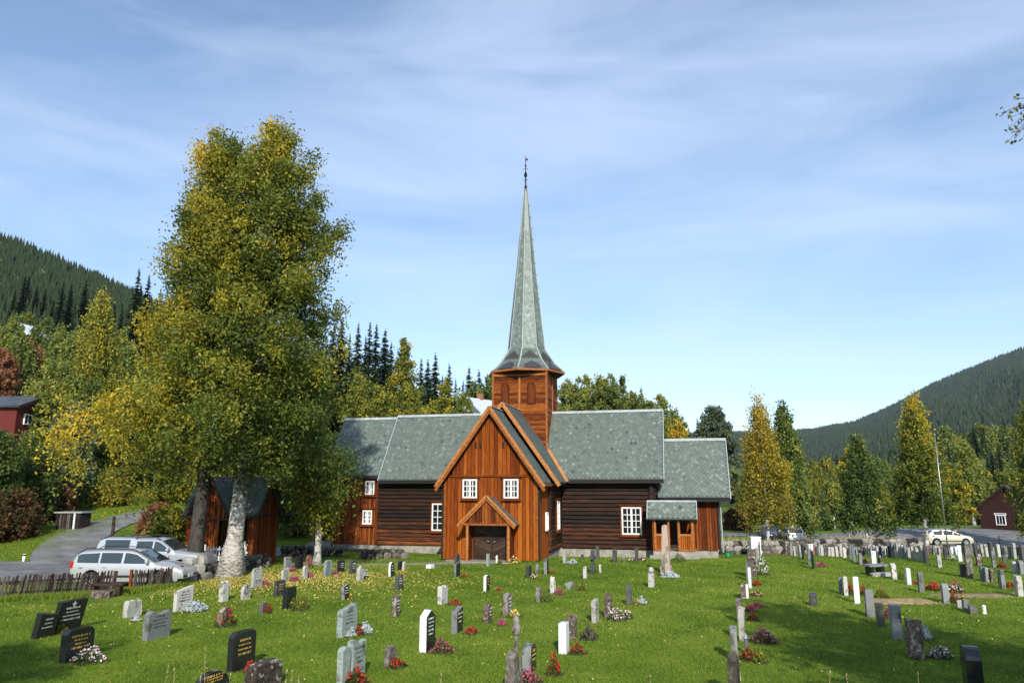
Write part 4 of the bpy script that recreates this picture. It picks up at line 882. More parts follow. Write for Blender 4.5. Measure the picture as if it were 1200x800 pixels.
ST(746, 658, 641, .30, .18, 'arch', 'dark', 'dark gravestone with a flower wreath below the wide nave window', plinth=False)
# the column of stones running away to the right of the church, near to far
NEAR = 'row that runs straight back from the bottom edge past the church'
ST(860, 822, 765, .45, .20, 'rough', 'rough', 'pale coarse gravestone at the bottom edge, nearest of the row right of the church', plinth=False)
ST(861, 775, 734, .40, .18, 'slab', 'grey', 'smooth grey gravestone directly behind the nearest coarse one', plinth=False)
ST(870, 752, 709, .42, .18, 'rough', 'light', 'tall pale rough gravestone with orange flowers, third in the row right of the church', plinth=False)
ST(867, 730, 700, .42, .18, 'round', 'rough', 'round-headed lichened gravestone, fourth in the row right of the church', plinth=False)
ST(871, 702, 683, .34, .2, 'slab', 'brown', 'brown square gravestone in the row right of the church', plinth=False)
ST(876, 701, 684, .24, .1, 'slab', 'white', 'thin white gravestone touching the brown square one', plinth=False)
ST(879, 689, 664, .3, .12, 'round', 'white', 'slim white round-topped gravestone in the row right of the church', plinth=False)
ST(876, 680, 656, .3, .1, 'slab', 'grey', 'thin grey gravestone left of the slim white one', plinth=False)
ST(882, 677, 641, .5, .36, 'rough', 'brown', 'tall dark rough gravestone beside the white flowering bush', plinth=False)
ST(886, 664, 642, .4, .2, 'arch', 'grey', 'grey arched gravestone just behind the tall dark rough one', plinth=False)
ST(888, 655, 639, .4, .2, 'roughp', 'light', 'pale pointed gravestone near the white cabinet', plinth=False)
ST(890, 650, 638, .4, .2, 'slab', 'dark', 'dark gravestone farthest back in the row, near the white cabinet', plinth=False)
# right-hand lawn
ST(1147, 825, 757, .62, .30, 'round', 'black', 'large dark round-topped gravestone with a white cross line at the bottom right', plinth=False)
ST(1076, 773, 723, .40, .34, 'rough', 'brown', 'leaning dark rock gravestone beside red and white flowers', plinth=False, roll=7)
ST(1053, 749, 708, .40, .28, 'slab', 'grey', 'light grey block gravestone left of the dark leaning rock', plinth=False)
ST(1033, 734, 706, .34, .22, 'chamfer', 'dark', 'dark grey gravestone with a white ornament on top', plinth=False)
ST(1021, 723, 689, .36, .26, 'slantb', 'grey', 'grey rough-edged gravestone beside the red wreath', plinth=False)
ST(1005, 707, 675, .24, .2, 'slab', 'white', 'slim bluish white gravestone in front of the straw-covered grave', plinth=False)
ST(992, 698, 675, .3, .16, 'slab', 'light', 'right one of two light gravestones standing close together', plinth=False)
ST(986, 696, 676, .3, .14, 'slab', 'grey', 'left one of two light gravestones standing close together', plinth=False)
ST(954, 710, 694, .3, .26, 'slant', 'dark', 'small dark gravestone alone in the lawn', plinth=False)
ST(1110, 707, 683, .46, .22, 'arch', 'grey', 'grey arched gravestone at the end of the bare soil grave', plinth=False)
ST(1125, 712, 702, .2, .14, 'roughp', 'light', 'small pale pointed gravestone between red and orange flowers', plinth=False)
ST(1134, 717, 702, .3, .2, 'slab', 'grey', 'small grey gravestone right of the orange flowers', plinth=False)
ST(1142, 720, 709, .3, .24, 'slant', 'rough', 'low lichened gravestone with a white lantern beside it', plinth=False)
ST(1081, 694, 669, .34, .2, 'slantb', 'grey', 'grey-green gravestone left of red flowers and bare soil', plinth=False)
ST(1066, 685, 665, .34, .18, 'slab', 'white', 'white gravestone with a strip of red flowers', plinth=False)
ST(1049, 679, 659, .40, .22, 'slant', 'light', 'leaning mossy light gravestone with a green plant', plinth=False, roll=4)
ST(1034, 669, 650, .6, .12, 'round', 'brown', 'dark leaning round gravestone with a red lantern on it', plinth=False, roll=10)
ST(1025, 663, 645, .4, .24, 'slab', 'white', 'whitish double gravestone behind the low stone table', plinth=False)
ST(1102, 665, 650, .34, .2, 'slab', 'light', 'light square gravestone alone in front of the cream car', plinth=False)
ST(1130, 676, 660, .34, .22, 'slab', 'dark', 'low grey gravestone against the tall stone pillar', plinth=False)
ST(1138, 678, 637, .36, .28, 'slab', 'rough', 'tall lichened stone pillar right of the low grey gravestone', plinth=False)
ST(1153, 681, 663, .34, .14, 'slab', 'grey', 'first of three gravestones shoulder to shoulder right of the pillar', plinth=False)
ST(1158, 682, 664, .34, .14, 'slab', 'grey', 'middle one of three gravestones shoulder to shoulder right of the pillar', plinth=False)
ST(1164, 682, 666, .34, .14, 'arch', 'brown', 'reddish last of three gravestones shoulder to shoulder right of the pillar', plinth=False)
ST(1177, 690, 667, .46, .16, 'slab', 'grey', 'grey gravestone leaning slightly with red flowers behind it', plinth=False, roll=3)
ST(1197, 699, 674, .5, .2, 'slab', 'light', 'pale gravestone cut by the right edge', plinth=False)
ST(1126, 658, 637, .24, .2, 'roughp', 'white', 'white carved gravestone statue before the parked cream car', plinth=False)
ST(1149, 663, 647, .40, .24, 'roughp', 'brown', 'dark brown pointed gravestone right of the pillar', plinth=False)
ST(1166, 665, 645, .3, .18, 'slab', 'grey', 'tall slim grey gravestone with red flowers at its foot', plinth=False)
ST(1178, 660, 650, .3, .16, 'slab', 'dark', 'small dark gravestone right of the tall slim grey one', plinth=False)
ST(1190, 671, 657, .34, .16, 'slab', 'light', 'small light gravestone before the bluish arched one', plinth=False)
ST(1199, 673, 656, .6, .2, 'arch', 'grey', 'wide bluish arched gravestone at the right edge', plinth=False)
ST(1109, 655, 640, .34, .18, 'arch', 'dark', 'dark arched gravestone below the front wheel of the cream car', plinth=False)
ST(1116, 649, 640, .3, .14, 'roughp', 'white', 'small white pointed gravestone below the cream car', plinth=False)
# thin post with a small carved figure
x, y, z = on_ground(605, 800); t = thing('carved_post', 'thin stone post with a small carved figure on top beside the rough gravestone', 'post', (x, y, z))
q = MB(); q.tube([(0, 0, 0), (0, 0, .95)], [.06, .045], 8); q.build('post', GR['rough'], t); q = MB(); q.lathe([(.045, .95), (.09, 1.0), (.10, 1.1), (.06, 1.2), (.07, 1.25), (.05, 1.34), (.001, 1.38)], 9); q.build('figure', GR['rough'], t, smooth=True)
# low stone table
x, y, z = on_ground(1026, 674); t = thing('stone_table', 'low dark stone table with a grey top in front of the whitish double gravestone', 'stone table', (x, y, z), R(15))
q = MB(); q.box(-.5, .5, -.28, .28, .42, .52); q.build('table_top', GR['grey'], t, bevel=.015); q = MB(); q.box(-.38, -.2, -.2, .2, 0, .42); q.box(.2, .38, -.2, .2, 0, .42); q.build('support', GR['black'], t, bevel=.01)
q = MB(); q.box(-.55, .6, -.5, -.3, 0, .16); me = rough_mesh(q, 3, .06, random.Random(2)); me.materials.append(GR['light']); o = bpy.data.objects.new('base_stone', me); COL.objects.link(o); o.parent = t

# ---- receding rows of small stones (every stone its own object; sizes and stone kinds vary)
ORD = ['first', 'second', 'third', 'fourth', 'fifth', 'sixth', 'seventh', 'eighth', 'ninth', 'tenth', 'eleventh', 'twelfth', 'thirteenth', 'fourteenth', 'fifteenth', 'sixteenth', 'seventeenth', 'eighteenth', 'nineteenth', 'twentieth', '21st', '22nd', '23rd', '24th', '25th', '26th', '27th', '28th', '29th', '30th', '31st', '32nd', '33rd', '34th', '35th', '36th']
CW = {'grey': 'grey', 'light': 'pale', 'white': 'white', 'black': 'black', 'dark': 'dark grey', 'green': 'greenish', 'rough': 'lichened', 'brown': 'brown', 'red': 'reddish'}
def row(p0, p1, n, h0, h1, rname, seed, group):
    rnd = random.Random(seed); a = on_ground(*p0); b = on_ground(*p1)
    for i in range(n):
        t = (i + rnd.uniform(-.18, .18)) / max(n - 1, 1); t = min(max(t, 0), 1)
        x = a[0] + (b[0] - a[0]) * t + rnd.uniform(-.06, .06); y = a[1] + (b[1] - a[1]) * t
        mt = rnd.choices(['light', 'grey', 'white', 'dark', 'black', 'brown', 'red', 'rough'], [5, 5, 2.4, 3, 1.6, 1.2, .8, 1.2])[0]
        sh = rnd.choice(['slab', 'slab', 'slab', 'arch', 'slant', 'roughp', 'round', 'gable'] if mt not in ('rough', 'brown') else ['rough', 'roughp']); h = rnd.uniform(h0, h1)
        sw = {'slab': 'square-cut', 'arch': 'arched', 'slant': 'slant-topped', 'roughp': 'pointed', 'rough': 'uneven', 'round': 'round-topped', 'gable': 'gable-topped'}[sh]
        stone(i * 31 + seed, i * 7 + seed, 0, rnd.uniform(.4, .62), rnd.uniform(.13, .2), sh, mt, f'{CW[mt]} {sw} gravestone, {ORD[i]} from the right in the {rname}', pos=(x, y), h=h, plinth=False, group=group, roll=rnd.uniform(-2, 2), lean=rnd.uniform(-3, 3))
row((953, 667), (919, 648), 11, .7, .95, 'long row by the yellow birch', 5, 'gravestones in the first long row')
row((1009, 662), (948, 649.5), 15, .6, .85, 'row left of the stone table', 6, 'gravestones in the second long row')
row((1088, 660), (1032, 653), 11, .7, .95, 'row behind the stone table', 7, 'gravestones in the third long row')
row((1036, 650), (925, 647.2), 25, .5, .75, 'rear row by the wall', 8, 'gravestones along the rubble wall')
row((1066, 653.5), (985, 650), 16, .55, .8, 'next-to-rear row by the wall', 9, 'gravestones in the next-to-rear row')
row((1122, 650), (1040, 648.2), 14, .5, .75, 'rear row near the cream car', 10, 'gravestones between the birches')
row((1200, 657), (1140, 651), 10, .7, .95, 'front row before the asphalt yard', 12, 'gravestones before the asphalt yard')
row((1200, 651), (1128, 648.4), 12, .6, .85, 'back row before the asphalt yard', 13, 'farthest gravestones before the asphalt yard')

# ---- grave plants
PL = [(105, 775, .85, .34, 'whitepink', 'pink and white flowers at the foot of the gold-lettered black gravestone'), (68, 742, .5, .4, 'brownbush', 'straggly brown plant before the leaning black pair'), (228, 715, .95, .36, 'silver', 'silver-grey plant at the beige granite gravestone'),
 (160, 727, .3, .2, 'silver', 'small silver plant beside the pale jagged rock'), (265, 733, .7, .55, 'red', 'tall red roses against the dark jagged gravestone'), (352, 714, .75, .55, 'brownbush', 'rose bush before the square black gravestone'), (296, 786, .5, .22, 'red', 'red flowers at the large black gravestone'),
 (412, 745, .4, .25, 'silver', 'pale silver leaves at the grey-green gravestone'), (421, 744, .3, .25, 'red', 'red flowers between two silver plants'), (428, 742, .4, .34, 'silver', 'larger silver plant right of the red flowers'), (418, 800, .55, .35, 'red', 'bright red flowers at the pale twin gravestone'),
 (465, 781, .45, .2, 'red', 'red flowers at the small pointed gravestone'), (518, 763, .75, .3, 'purple', 'purple and white flowers at the tall white marble gravestone'), (552, 742, .42, .2, 'red', 'red flowers right of the white-lettered grey gravestone'), (588, 732, .36, .18, 'heather', 'pink heather beside the arched dark gravestone'),
 (602, 722, .5, .2, 'yellow', 'yellow flowers beside the speckled arched gravestone'), (533, 708, .5, .16, 'red', 'red flowers beside the red-cross gravestone'), (584, 692, .25, .1, 'red', 'small red flowers in the open lawn'), (544, 676, .4, .15, 'red', 'dark red flowers left of the church door'),
 (428, 677, .4, .38, 'white', 'white flower vase beside the small rough gravestone'), (363, 677, .4, .22, 'heather', 'pink heather beside the narrow round-topped gravestone'), (393, 673, .45, .22, 'heather', 'pink heather beside the greenish gravestone'), (309, 686, .5, .22, 'heather', 'dark pink heather right of the rough-edged gravestone'),
 (345, 681, .5, .2, 'heather', 'low heather behind the small light gravestone'), (343, 670, .5, .3, 'heather', 'dark heather by the churchyard wall'), (315, 718, .3, .3, 'red', 'single red roses beside the tiny dark gravestone'), (472, 672, .5, .16, 'orange', 'withered orange flowers on the lawn near the log wall'), (410, 701, .3, .16, 'orange', 'brownish flowers at the small leaning gravestone'),
 (640, 705, .55, .42, 'bush', 'round green bush hiding a small gravestone'), (655, 696, .45, .2, 'heather', 'dark pink heather right of the slim pointed gravestone'), (682, 691, .45, .26, 'brownbush', 'small brown bush right of the low tilted gravestone'), (625, 677, .36, .18, 'white', 'white flowers right of the church door'), (630, 677, .3, .12, 'orange', 'orange flowers in front of the front wing corner'),
 (646, 671, .26, .16, 'red', 'red flowers at the front wing corner'), (671, 660, .65, .25, 'silver', 'silver plant at the inner corner of the church'), (752, 657, .6, .22, 'mixed', 'colourful flower wreath below the wide nave window'), (741, 657, .4, .22, 'white', 'white flowers below the wide nave window'), (785, 676, .95, .3, 'silver', 'silver plant at the foot of the obelisk'),
 (796, 658, 1.0, .65, 'bush', 'round dark green bush before the side porch'), (722, 726, .62, .34, 'whitepink', 'pink and white flowers before the brown pointed rock'), (735, 724, .4, .22, 'whitepink', 'trailing pink and white flowers right of the larger clump'), (752, 707, .4, .3, 'silver', 'silver plant right of the slim dark gravestone'), (747, 708, .3, .14, 'orange', 'withered flowers left of a silver plant'),
 (690, 748, .55, .36, 'dry', 'grey lavender beside the rust-brown rock'), (677, 765, .42, .26, 'red', 'dark red flowers right of the white gravestone'), (650, 790, .36, .5, 'red', 'tall scarlet flowers right of the mossy black gravestone'), (618, 800, .7, .3, 'purple', 'purple flowers before the mossy black gravestone'), (602, 660, .9, .38, 'yellow', 'yellow-green flower pot right of the church door'),
 (585, 661, .3, .3, 'brownbush', 'reddish little bush by the church door post'), (895, 752, .8, .36, 'pink', 'large pink flower cushion beside the pale rough gravestone'), (878, 773, .5, .3, 'red', 'red flowers with white dots beside the smooth grey gravestone'), (889, 775, .4, .3, 'brownbush', 'thin green plant right of the dotted red flowers'), (882, 726, .4, .16, 'red', 'orange-red flowers beside the round-headed gravestone'),
 (880, 716, .35, .22, 'heather', 'dark purple heather in the row right of the church'), (886, 711, .5, .14, 'heather', 'flat reddish plant in the row right of the church'), (887, 686, .4, .2, 'red', 'red flowers beside the slim white gravestone'), (886, 698, .5, .22, 'mixed', 'round wreath of pale flowers in the row right of the church'), (892, 673, .95, .55, 'white', 'big white flowering bush beside the tall dark gravestone'),
 (892, 661, .7, .4, 'white', 'smaller white flowers behind the big white bush'), (1101, 770, .6, .26, 'whitepink', 'red and white flowers right of the leaning dark rock'), (1085, 748, .42, .4, 'silver', 'silver plant behind the leaning dark rock'), (1042, 724, .36, .4, 'heather', 'dark red bush left of the light grey block'), (997, 697, .34, .5, 'red', 'tall red flowers right of the two light gravestones'), (1012, 697, .34, .36, 'red', 'red flowers right of the slim bluish white gravestone'),
 (1033, 700, .55, .4, 'brownbush', 'round brown wreath at the straw-covered grave'), (1118, 706, .4, .4, 'red', 'red flowers right of the grey arched gravestone'), (1129, 708, .36, .4, 'orange', 'orange flowers right of the small pale pointed gravestone'), (1119, 694, .7, .4, 'mixed', 'pale and orange flowers on the bare soil grave'), (1094, 692, .6, .34, 'red', 'red flowers right of the grey-green gravestone'), (1075, 685, .4, .16, 'red', 'strip of red flowers beside the white gravestone'),
 (1056, 679, .5, .34, 'bush', 'green plant right of the leaning mossy gravestone'), (962, 664, .55, .24, 'heather', 'reddish plant at the near end of the first long row'), (1012, 660, .6, .26, 'heather', 'dark red heather left of the stone table'), (1174, 665, .6, .26, 'red', 'red flowers at the tall slim grey gravestone'), (1184, 688, .4, .2, 'red', 'red flowers behind the leaning grey gravestone'),
 (1064, 646, .7, .3, 'yellow', 'bright yellow flowers in the far rows'), (973, 650, .4, .2, 'red', 'little red flowers in the second long row'), (1116, 655, .6, .25, 'white', 'white flowers before the parked cream car'), (1182, 653, .7, .3, 'white', 'white flowers in front of the asphalt yard')]
for (px, by, w_, h_, kd, lb) in PL: plant(px, by, w_, h_, kd, lb)
def lantern(px, by, m_, label, h=.3):
    x, y, z = on_ground(px, by); t = thing('grave_lantern', label, 'lantern', (x, y, z)); q = MB(); q.lathe([(.001, 0), (.07, 0), (.07, .03), (.05, .05), (.05, h * .7), (.07, h * .75), (.03, h * .92), (.001, h)], 8); q.build('housing', m_, t)
    q = MB(); q.tube([(-.05, 0, h * .96), (0, 0, h * 1.12), (.05, 0, h * .96)], .008, 4); q.build('handle', M['iron'], t)
lantern(1154, 719, M['white'], 'white grave lantern right of the low lichened gravestone'); lantern(875, 766, M['steel'], 'small grave lantern left of the pink flower cushion', .5); lantern(1015, 706, M['white'], 'white lantern at the foot of the slim bluish gravestone', .2)
lantern(582, 660, M['white'], 'white lantern on the step beside the church door', .45)
# straw-covered and bare graves (thin mounds)
def mound(px, by, w_, d_, stops, label, name):
    x, y, z = on_ground(px, by); m = noisy(name, stops, 5, rough=1, bump=.9, bscale=18, bdist=.05); q = MB(); nx, ny = 24, 10; V = []
    for j in range(ny + 1):
        for i in range(nx + 1):
            u, v = i / nx * 2 - 1, j / ny * 2 - 1; e = max(0, 1 - max(abs(u) ** 4, abs(v) ** 4)); xx, yy = x + u * w_ / 2 * (1 + .05 * math.sin(v * 5)), y + v * d_ / 2 * (1 + .08 * math.sin(u * 7))
            V.append((xx, yy, g(xx, yy) - .03 + e * (.09 + .03 * mnoise.noise(Vector((xx * 3, yy * 3, 0))))))
    q.mesh(V, [(j * (nx + 1) + i, j * (nx + 1) + i + 1, (j + 1) * (nx + 1) + i + 1, (j + 1) * (nx + 1) + i) for j in range(ny) for i in range(nx)])
    tag(q.build('grave_mound', m, smooth=True), label, 'grave')
mound(1058, 704.5, 2.5, 1.5, [(.3, (.20, .13, .06)), (.5, (.36, .25, .13)), (.75, (.50, .38, .22))], 'straw-covered grave plot right of the grey rough-edged gravestone', 'straw')
mound(1140, 698, 3.4, 1.1, [(.3, (.16, .10, .06)), (.5, (.27, .19, .12)), (.75, (.36, .27, .19))], 'bare soil grave plot behind the grey arched gravestone', 'bare_soil')

# ------------------------------------------------------------------ fences and walls
def picket(px0, by0, px1, by1, label, n, h=.78, lean=10):
    a = on_ground(px0, by0); b = on_ground(px1, by1); A = Vector(a); B = Vector(b); d = (B - A); Ln = d.length; d.normalize(); nrm = Vector((-d.y, d.x, 0)).normalized(); rnd = random.Random(int(px0 + 5))
    t = thing('picket_fence', label, 'fence', a, 0); q = MB(); 
    for z in (.22, .60): q.beam(Vector((0, 0, z)), (B - A) + Vector((0, 0, z)), .05, .09, .5, up=(0, 0, 1))
    q.build('rail', M['darkwood'], t)
    npost = max(2, int(Ln / 2.1) + 1); q = None
    for i in range(npost):
        p = (B - A) * (i / (npost - 1)) + nrm * .06; q = MB(); q.box(p.x - .05, p.x + .05, p.y - .05, p.y + .05, p.z - .2, p.z + .82); q.build('post', M['plank_red'], t)
    for i in range(n):
        p = (B - A) * ((i + .5) / n) - nrm * .045; l = R(lean + rnd.uniform(-3, 3)); up = Vector((d.x * math.sin(l), d.y * math.sin(l), math.cos(l))); s = Vector((d.x, d.y, 0)).normalized()
        q = MB(); hh = h * rnd.uniform(.95, 1.05); V = []
        for o in (-.011, .011):
            for (u, v) in ((-.034, .03), (.034, .03), (.034, hh - .05), (0, hh), (-.034, hh - .05)): V.append(p + s * u + up * v + nrm * o)
        q.mesh(V, [(0, 1, 2, 3, 4), (9, 8, 7, 6, 5)] + [(k, k + 5, (k + 1) % 5 + 5, (k + 1) % 5) for k in range(5)], rnd.random()); q.build('picket', M['picket'], t, fix=False)
M['picket'] = noisy('weathered_picket', [(.25, (.012, .008, .007)), (.5, (.045, .032, .026)), (.8, (.12, .10, .085))], 6, (1, 1, .5), .85, .4, use_tint=.6)
picket(-22, 704, 133, 694, 'long dark picket fence with leaning pickets at the left edge', 46, .84, 6)
picket(153, 692, 212, 686, 'short picket fence between the wooden bench and the stone pier', 20, .8, 3)
x, y, z = on_ground(125, 698); t = thing('wooden_bench', 'old dark wooden bench in the gap of the picket fence', 'bench', (x, y, z), R(8))
q = MB(); q.box(-.62, .62, -.25, .25, .40, .47); q.build('seat', M['darkwood'], t, bevel=.01)
for s in (-.45, .45): q = MB(); q.box(s - .06, s + .06, -.2, .2, 0, .40); q.build('leg', M['darkwood'], t, bevel=.01)
x, y, z = on_ground(120, 700); t = MB(); t.box(-.35, .35, -.2, .2, -.1, .26); me = rough_mesh(t, 3, .04, random.Random(4)); me.materials.append(GR['brown']); o = bpy.data.objects.new('stone_block', me); COL.objects.link(o); o.location = (x, y, z); tag(o, 'low brown stone block below the wooden bench', 'stone')
def drystone(pts, h, th, label, seed, m_, size=.32, name='stone_wall'):
    """dry-laid wall: individual irregular boulders stacked in courses, one wall = one thing"""
    rnd = random.Random(seed); W = [Vector(on_ground(*p)) if len(p) == 2 else Vector((p[0], p[1], g(p[0], p[1]))) for p in pts]; q = MB(); O = W[0].copy()
    for A, B in zip(W[:-1], W[1:]):
        d = (B - A); Ln = math.hypot(d.x, d.y); u = Vector((d.x, d.y, 0)).normalized(); nv = Vector((-u.y, u.x, 0)); z = 0
        q.mesh([A - O - nv * th * .3 + Vector((0, 0, -.2)), B - O - nv * th * .3 + Vector((0, 0, -.2)), B - O + nv * th * .3 + Vector((0, 0, -.2)), A - O + nv * th * .3 + Vector((0, 0, -.2)), A - O - nv * th * .3 + Vector((0, 0, h * .9)), B - O - nv * th * .3 + Vector((0, 0, h * .9)), B - O + nv * th * .3 + Vector((0, 0, h * .9)), A - O + nv * th * .3 + Vector((0, 0, h * .9))], [(4, 5, 6, 7), (0, 1, 5, 4), (1, 2, 6, 5), (2, 3, 7, 6), (3, 0, 4, 7)], .05)
        while z < h:
            s = rnd.uniform(-.2, 0); ch_ = size * rnd.uniform(.55, .9)
            while s < Ln:
                wl = size * rnd.uniform(.6, 1.9)
                for side in (-1, 1) if z + ch_ < h * .95 else (0,):
                    gz = g(*(A + u * min(max(s, 0), Ln)).xy); c = A + u * (s + wl / 2) + nv * side * (th / 2 - .08); c.z = gz + z + ch_ / 2 * rnd.uniform(.9, 1.1); c -= O
                    dims = (wl * .52, (.16 if side else th * .5) * rnd.uniform(.9, 1.15), ch_ * .56 * rnd.uniform(.9, 1.2)); rot = rnd.uniform(-.12, .12); tt = rnd.random(); V = []
                    for zz, k in ((-1, .8), (-.35, 1), (.45, .98), (1, .66)):
                        for a in range(6):
                            an = a * math.pi / 3 + .5; ex = math.cos(an); ey = math.sin(an); r_ = k * rnd.uniform(.85, 1.12)
                            V.append(c + (u * math.cos(rot) + Vector((0, 0, 1)) * math.sin(rot)) * (ex * r_ * dims[0]) + nv * (ey * r_ * dims[1] * 1.1) + Vector((0, 0, zz * dims[2])))
                    q.mesh(V, [tuple(range(5, -1, -1)), tuple(range(18, 24))] + [(i * 6 + k, i * 6 + (k + 1) % 6, i * 6 + 6 + (k + 1) % 6, i * 6 + 6 + k) for i in range(3) for k in range(6)], tt)
                s += wl * .97
            z += ch_ * .93
    o = q.build(name, m_, fix=False); o.location = O; return tag(o, label, 'wall')
drystone([(34.6, 64.4, 0), (42, 65.8, 0), (50, 66.8, 0)], .40, .6, 'very low stone edging between the gravestones and the asphalt yard', 13, M['rubble'], .36)
drystone([(14.5, 61.5, 0), (24, 62.5, 0), (34, 64.2, 0)], .86, .7, 'long low rubble stone wall behind the far rows of gravestones', 3, M['rubble'], .42)
drystone([(213, 681), (236, 679)], .78, .5, 'pale stone pier at the end of the picket fence', 5, M['stone'], .42, 'stone_pier')
drystone([(238, 678), (262, 672), (311, 664)], .5, .5, 'low dark stone wall in front of the gatehouse', 6, M['drywall'], .3)
drystone([(331, 652.5), (398, 652)], .42, .5, 'dark stone wall between the gatehouse and the church steps', 7, M['drywall'], .3)
drystone([(425, 655), (470, 654)], .35, .8, 'heap of dark mossy stones below the west wing', 8, M['drywall'], .36, 'stone_heap')

# ------------------------------------------------------------------ vehicles
M['tyre'] = mat('tyre_rubber', (.015, .015, .015), .85); M['rim'] = mat('alloy_rim', (.55, .56, .57), .35, .8); M['lamp_red'] = mat('red_lamp_glass', (.45, .015, .012), .2); M['lamp_clear'] = mat('clear_lamp_glass', (.65, .68, .70), .1)
M['carglass'] = mat('car_glass', (.03, .045, .048), .04, 0, .7); M['trim'] = mat('black_trim', (.02, .02, .02), .6)
def paint(name, col, metal=.3): m = mat(name, col, .28, metal, .5); m.node_tree.nodes['Principled BSDF'].inputs['Coat Weight'].default_value = .6; m.node_tree.nodes['Principled BSDF'].inputs['Coat Roughness'].default_value = .08; return m
def car(name, label, cat, loc, rz, L_, W_, prof, belt, panes, wheels, r, col, ws, rs, name_extra=None, sill=.24, stripe=None, rails=False, group=None):
    """prof: (x, z) along the roofline, front at +x; ws, rs: x ranges of windscreen and rear window"""
    t = thing(name, label, cat, loc, rz, group); H = L_ / 2; P = paint(name + '_paint', col)
    top = lambda x: float(np.interp(x, [p[0] for p in prof], [p[1] for p in prof]))
    hw = lambda x: W_ / 2 * (1 - .13 * abs(x / H) ** 5 - .03 * abs(x / H) ** 2)
    bl = lambda x: belt + .04 * (-x / H)
    def zs(x):
        z = sill + .10 * (abs(x / H) > .9)
        for xw in wheels:
            if abs(x - xw) < r * 1.22: z = max(z, r + math.sqrt((r * 1.22) ** 2 - (x - xw) ** 2) * .98)
        return z
    def sec(x):
        w, T, B = hw(x), top(x), bl(x); z0 = zs(x)
        if T - B > .12: rw = W_ / 2 * .97 - (T - B) * .30; pts = [(w * .93, z0), (w, max(z0 + .02, .48)), (w, max(z0 + .04, B - .14)), (w * .97, B), (min(rw, w * .95), T - .05), (min(rw, w * .95) * .84, T), (0, T + .02)]
        else: b = min(B, T - .06); pts = [(w * .93, z0), (w, max(z0 + .02, .48)), (w, max(z0 + .03, b - .12)), (w * .98, max(b - .02, z0 + .04)), (w * .90, max(T - .02, z0 + .05)), (w * .6, T + .01), (0, T + .025)]
        return pts
    xs = sorted(set([round(v, 3) for v in np.linspace(-H, H, 90)] + [p[0] for p in prof])); q = MB(); n = 7; rows = []
    for x in xs:
        s = sec(x); ring = [(x, -a, z) for a, z in s] + [(x, a, z) for a, z in reversed(s[:-1])]; rows.append(ring)
    V = [p for r_ in rows for p in r_]; m_ = len(rows[0]); Fc = []
    for i in range(len(rows) - 1):
        for k in range(m_): a = i * m_ + k; b = i * m_ + (k + 1) % m_; Fc.append((a, b, b + m_, a + m_))
    Fc.append(tuple(range(m_))); Fc.append(tuple(range(len(V) - m_, len(V)))); q.mesh(V, Fc); bo = q.build('body', P, t, smooth=True)
    bo.modifiers.new('e', 'EDGE_SPLIT').split_angle = R(38)
    def yside(x, z): w, T, B = hw(x), top(x), bl(x); rw = min(W_ / 2 * .97 - (T - B) * .30, w * .95); k = (z - B) / max(T - .05 - B, .05); return w * .97 + (rw - w * .97) * k
    for s in (-1, 1):
        for (x0, x1) in panes:
            q = MB(); g1 = []
            for x in np.linspace(x0, x1, 12):
                zt = top(x) - .10; zb = bl(x) + .035
                if zt > zb + .03: g1.append(((x, s * (yside(x, zb) + .008), zb), (x, s * (yside(x, zt) + .010), zt)))
            for a, b in zip(g1[:-1], g1[1:]): q.face([a[0], b[0], b[1], a[1]])
            q.build('side_window', M['carglass'], t)
    for rng_, nm in ((ws, 'windscreen'), (rs, 'rear_window')):
        if not rng_: continue
        q = MB(); g1 = []
        for x in np.linspace(*rng_, 8): s_ = sec(x); e = s_[4][0] * .90; sg = 1 if nm == 'windscreen' else -1; g1.append([(x + sg * .012, y * e, s_[6][1] - (.03 if abs(y) > .8 else .0) + .014) for y in (-1, -.5, 0, .5, 1)])
        for a, b in zip(g1[:-1], g1[1:]):
            for k in range(4): q.face([a[k], a[k + 1], b[k + 1], b[k]])
        q.build(nm, M['carglass'], t, smooth=True)
    for xw in wheels:
        for s in (-1, 1):
            yo = s * (W_ / 2 - .10); wq = MB(); ring = [(.10, .55), (.11, .62), (.10, .96), (.07, 1), (-.07, 1), (-.10, .96), (-.10, .5)]
            V = []; nn = 24
            for (d, k) in ring:
                for j in range(nn): a = 2 * math.pi * j / nn; V.append((xw + math.cos(a) * r * k, yo + s * d, r + math.sin(a) * r * k))
            wq.mesh(V, [(i * nn + j, i * nn + (j + 1) % nn, (i + 1) * nn + (j + 1) % nn, (i + 1) * nn + j) for i in range(len(ring) - 1) for j in range(nn)]); wo = wq.build('wheel', M['tyre'], t, smooth=True)
            rq = MB(); 
            for j in range(5):
                a = 2 * math.pi * j / 5 + .3; rq.beam((xw, yo + s * .095, r), (xw + math.cos(a) * r * .60, yo + s * .095, r + math.sin(a) * r * .60), .09, .03, up=(0, 1, 0))
            V = []; 
            for k in (.58, .66):
                for j in range(nn): a = 2 * math.pi * j / nn; V.append((xw + math.cos(a) * r * k, yo + s * .112, r + math.sin(a) * r * k))
            rq.mesh(V, [(j, (j + 1) % nn, nn + (j + 1) % nn, nn + j) for j in range(nn)]); rq.build('rim', M['rim'], wo)
            aq = MB(); V = [(xw + math.cos(2 * math.pi * j / nn) * r * .6, yo + s * .04, r + math.sin(2 * math.pi * j / nn) * r * .6) for j in range(nn)]; aq.face(V); 
            V = [(xw + math.cos(2 * math.pi * j / nn) * r * 1.2, s * (W_ / 2 - .22), r + math.sin(2 * math.pi * j / nn) * r * 1.2) for j in range(nn)]; aq.face(V); aq.build('wheel_well', M['trim'], wo)
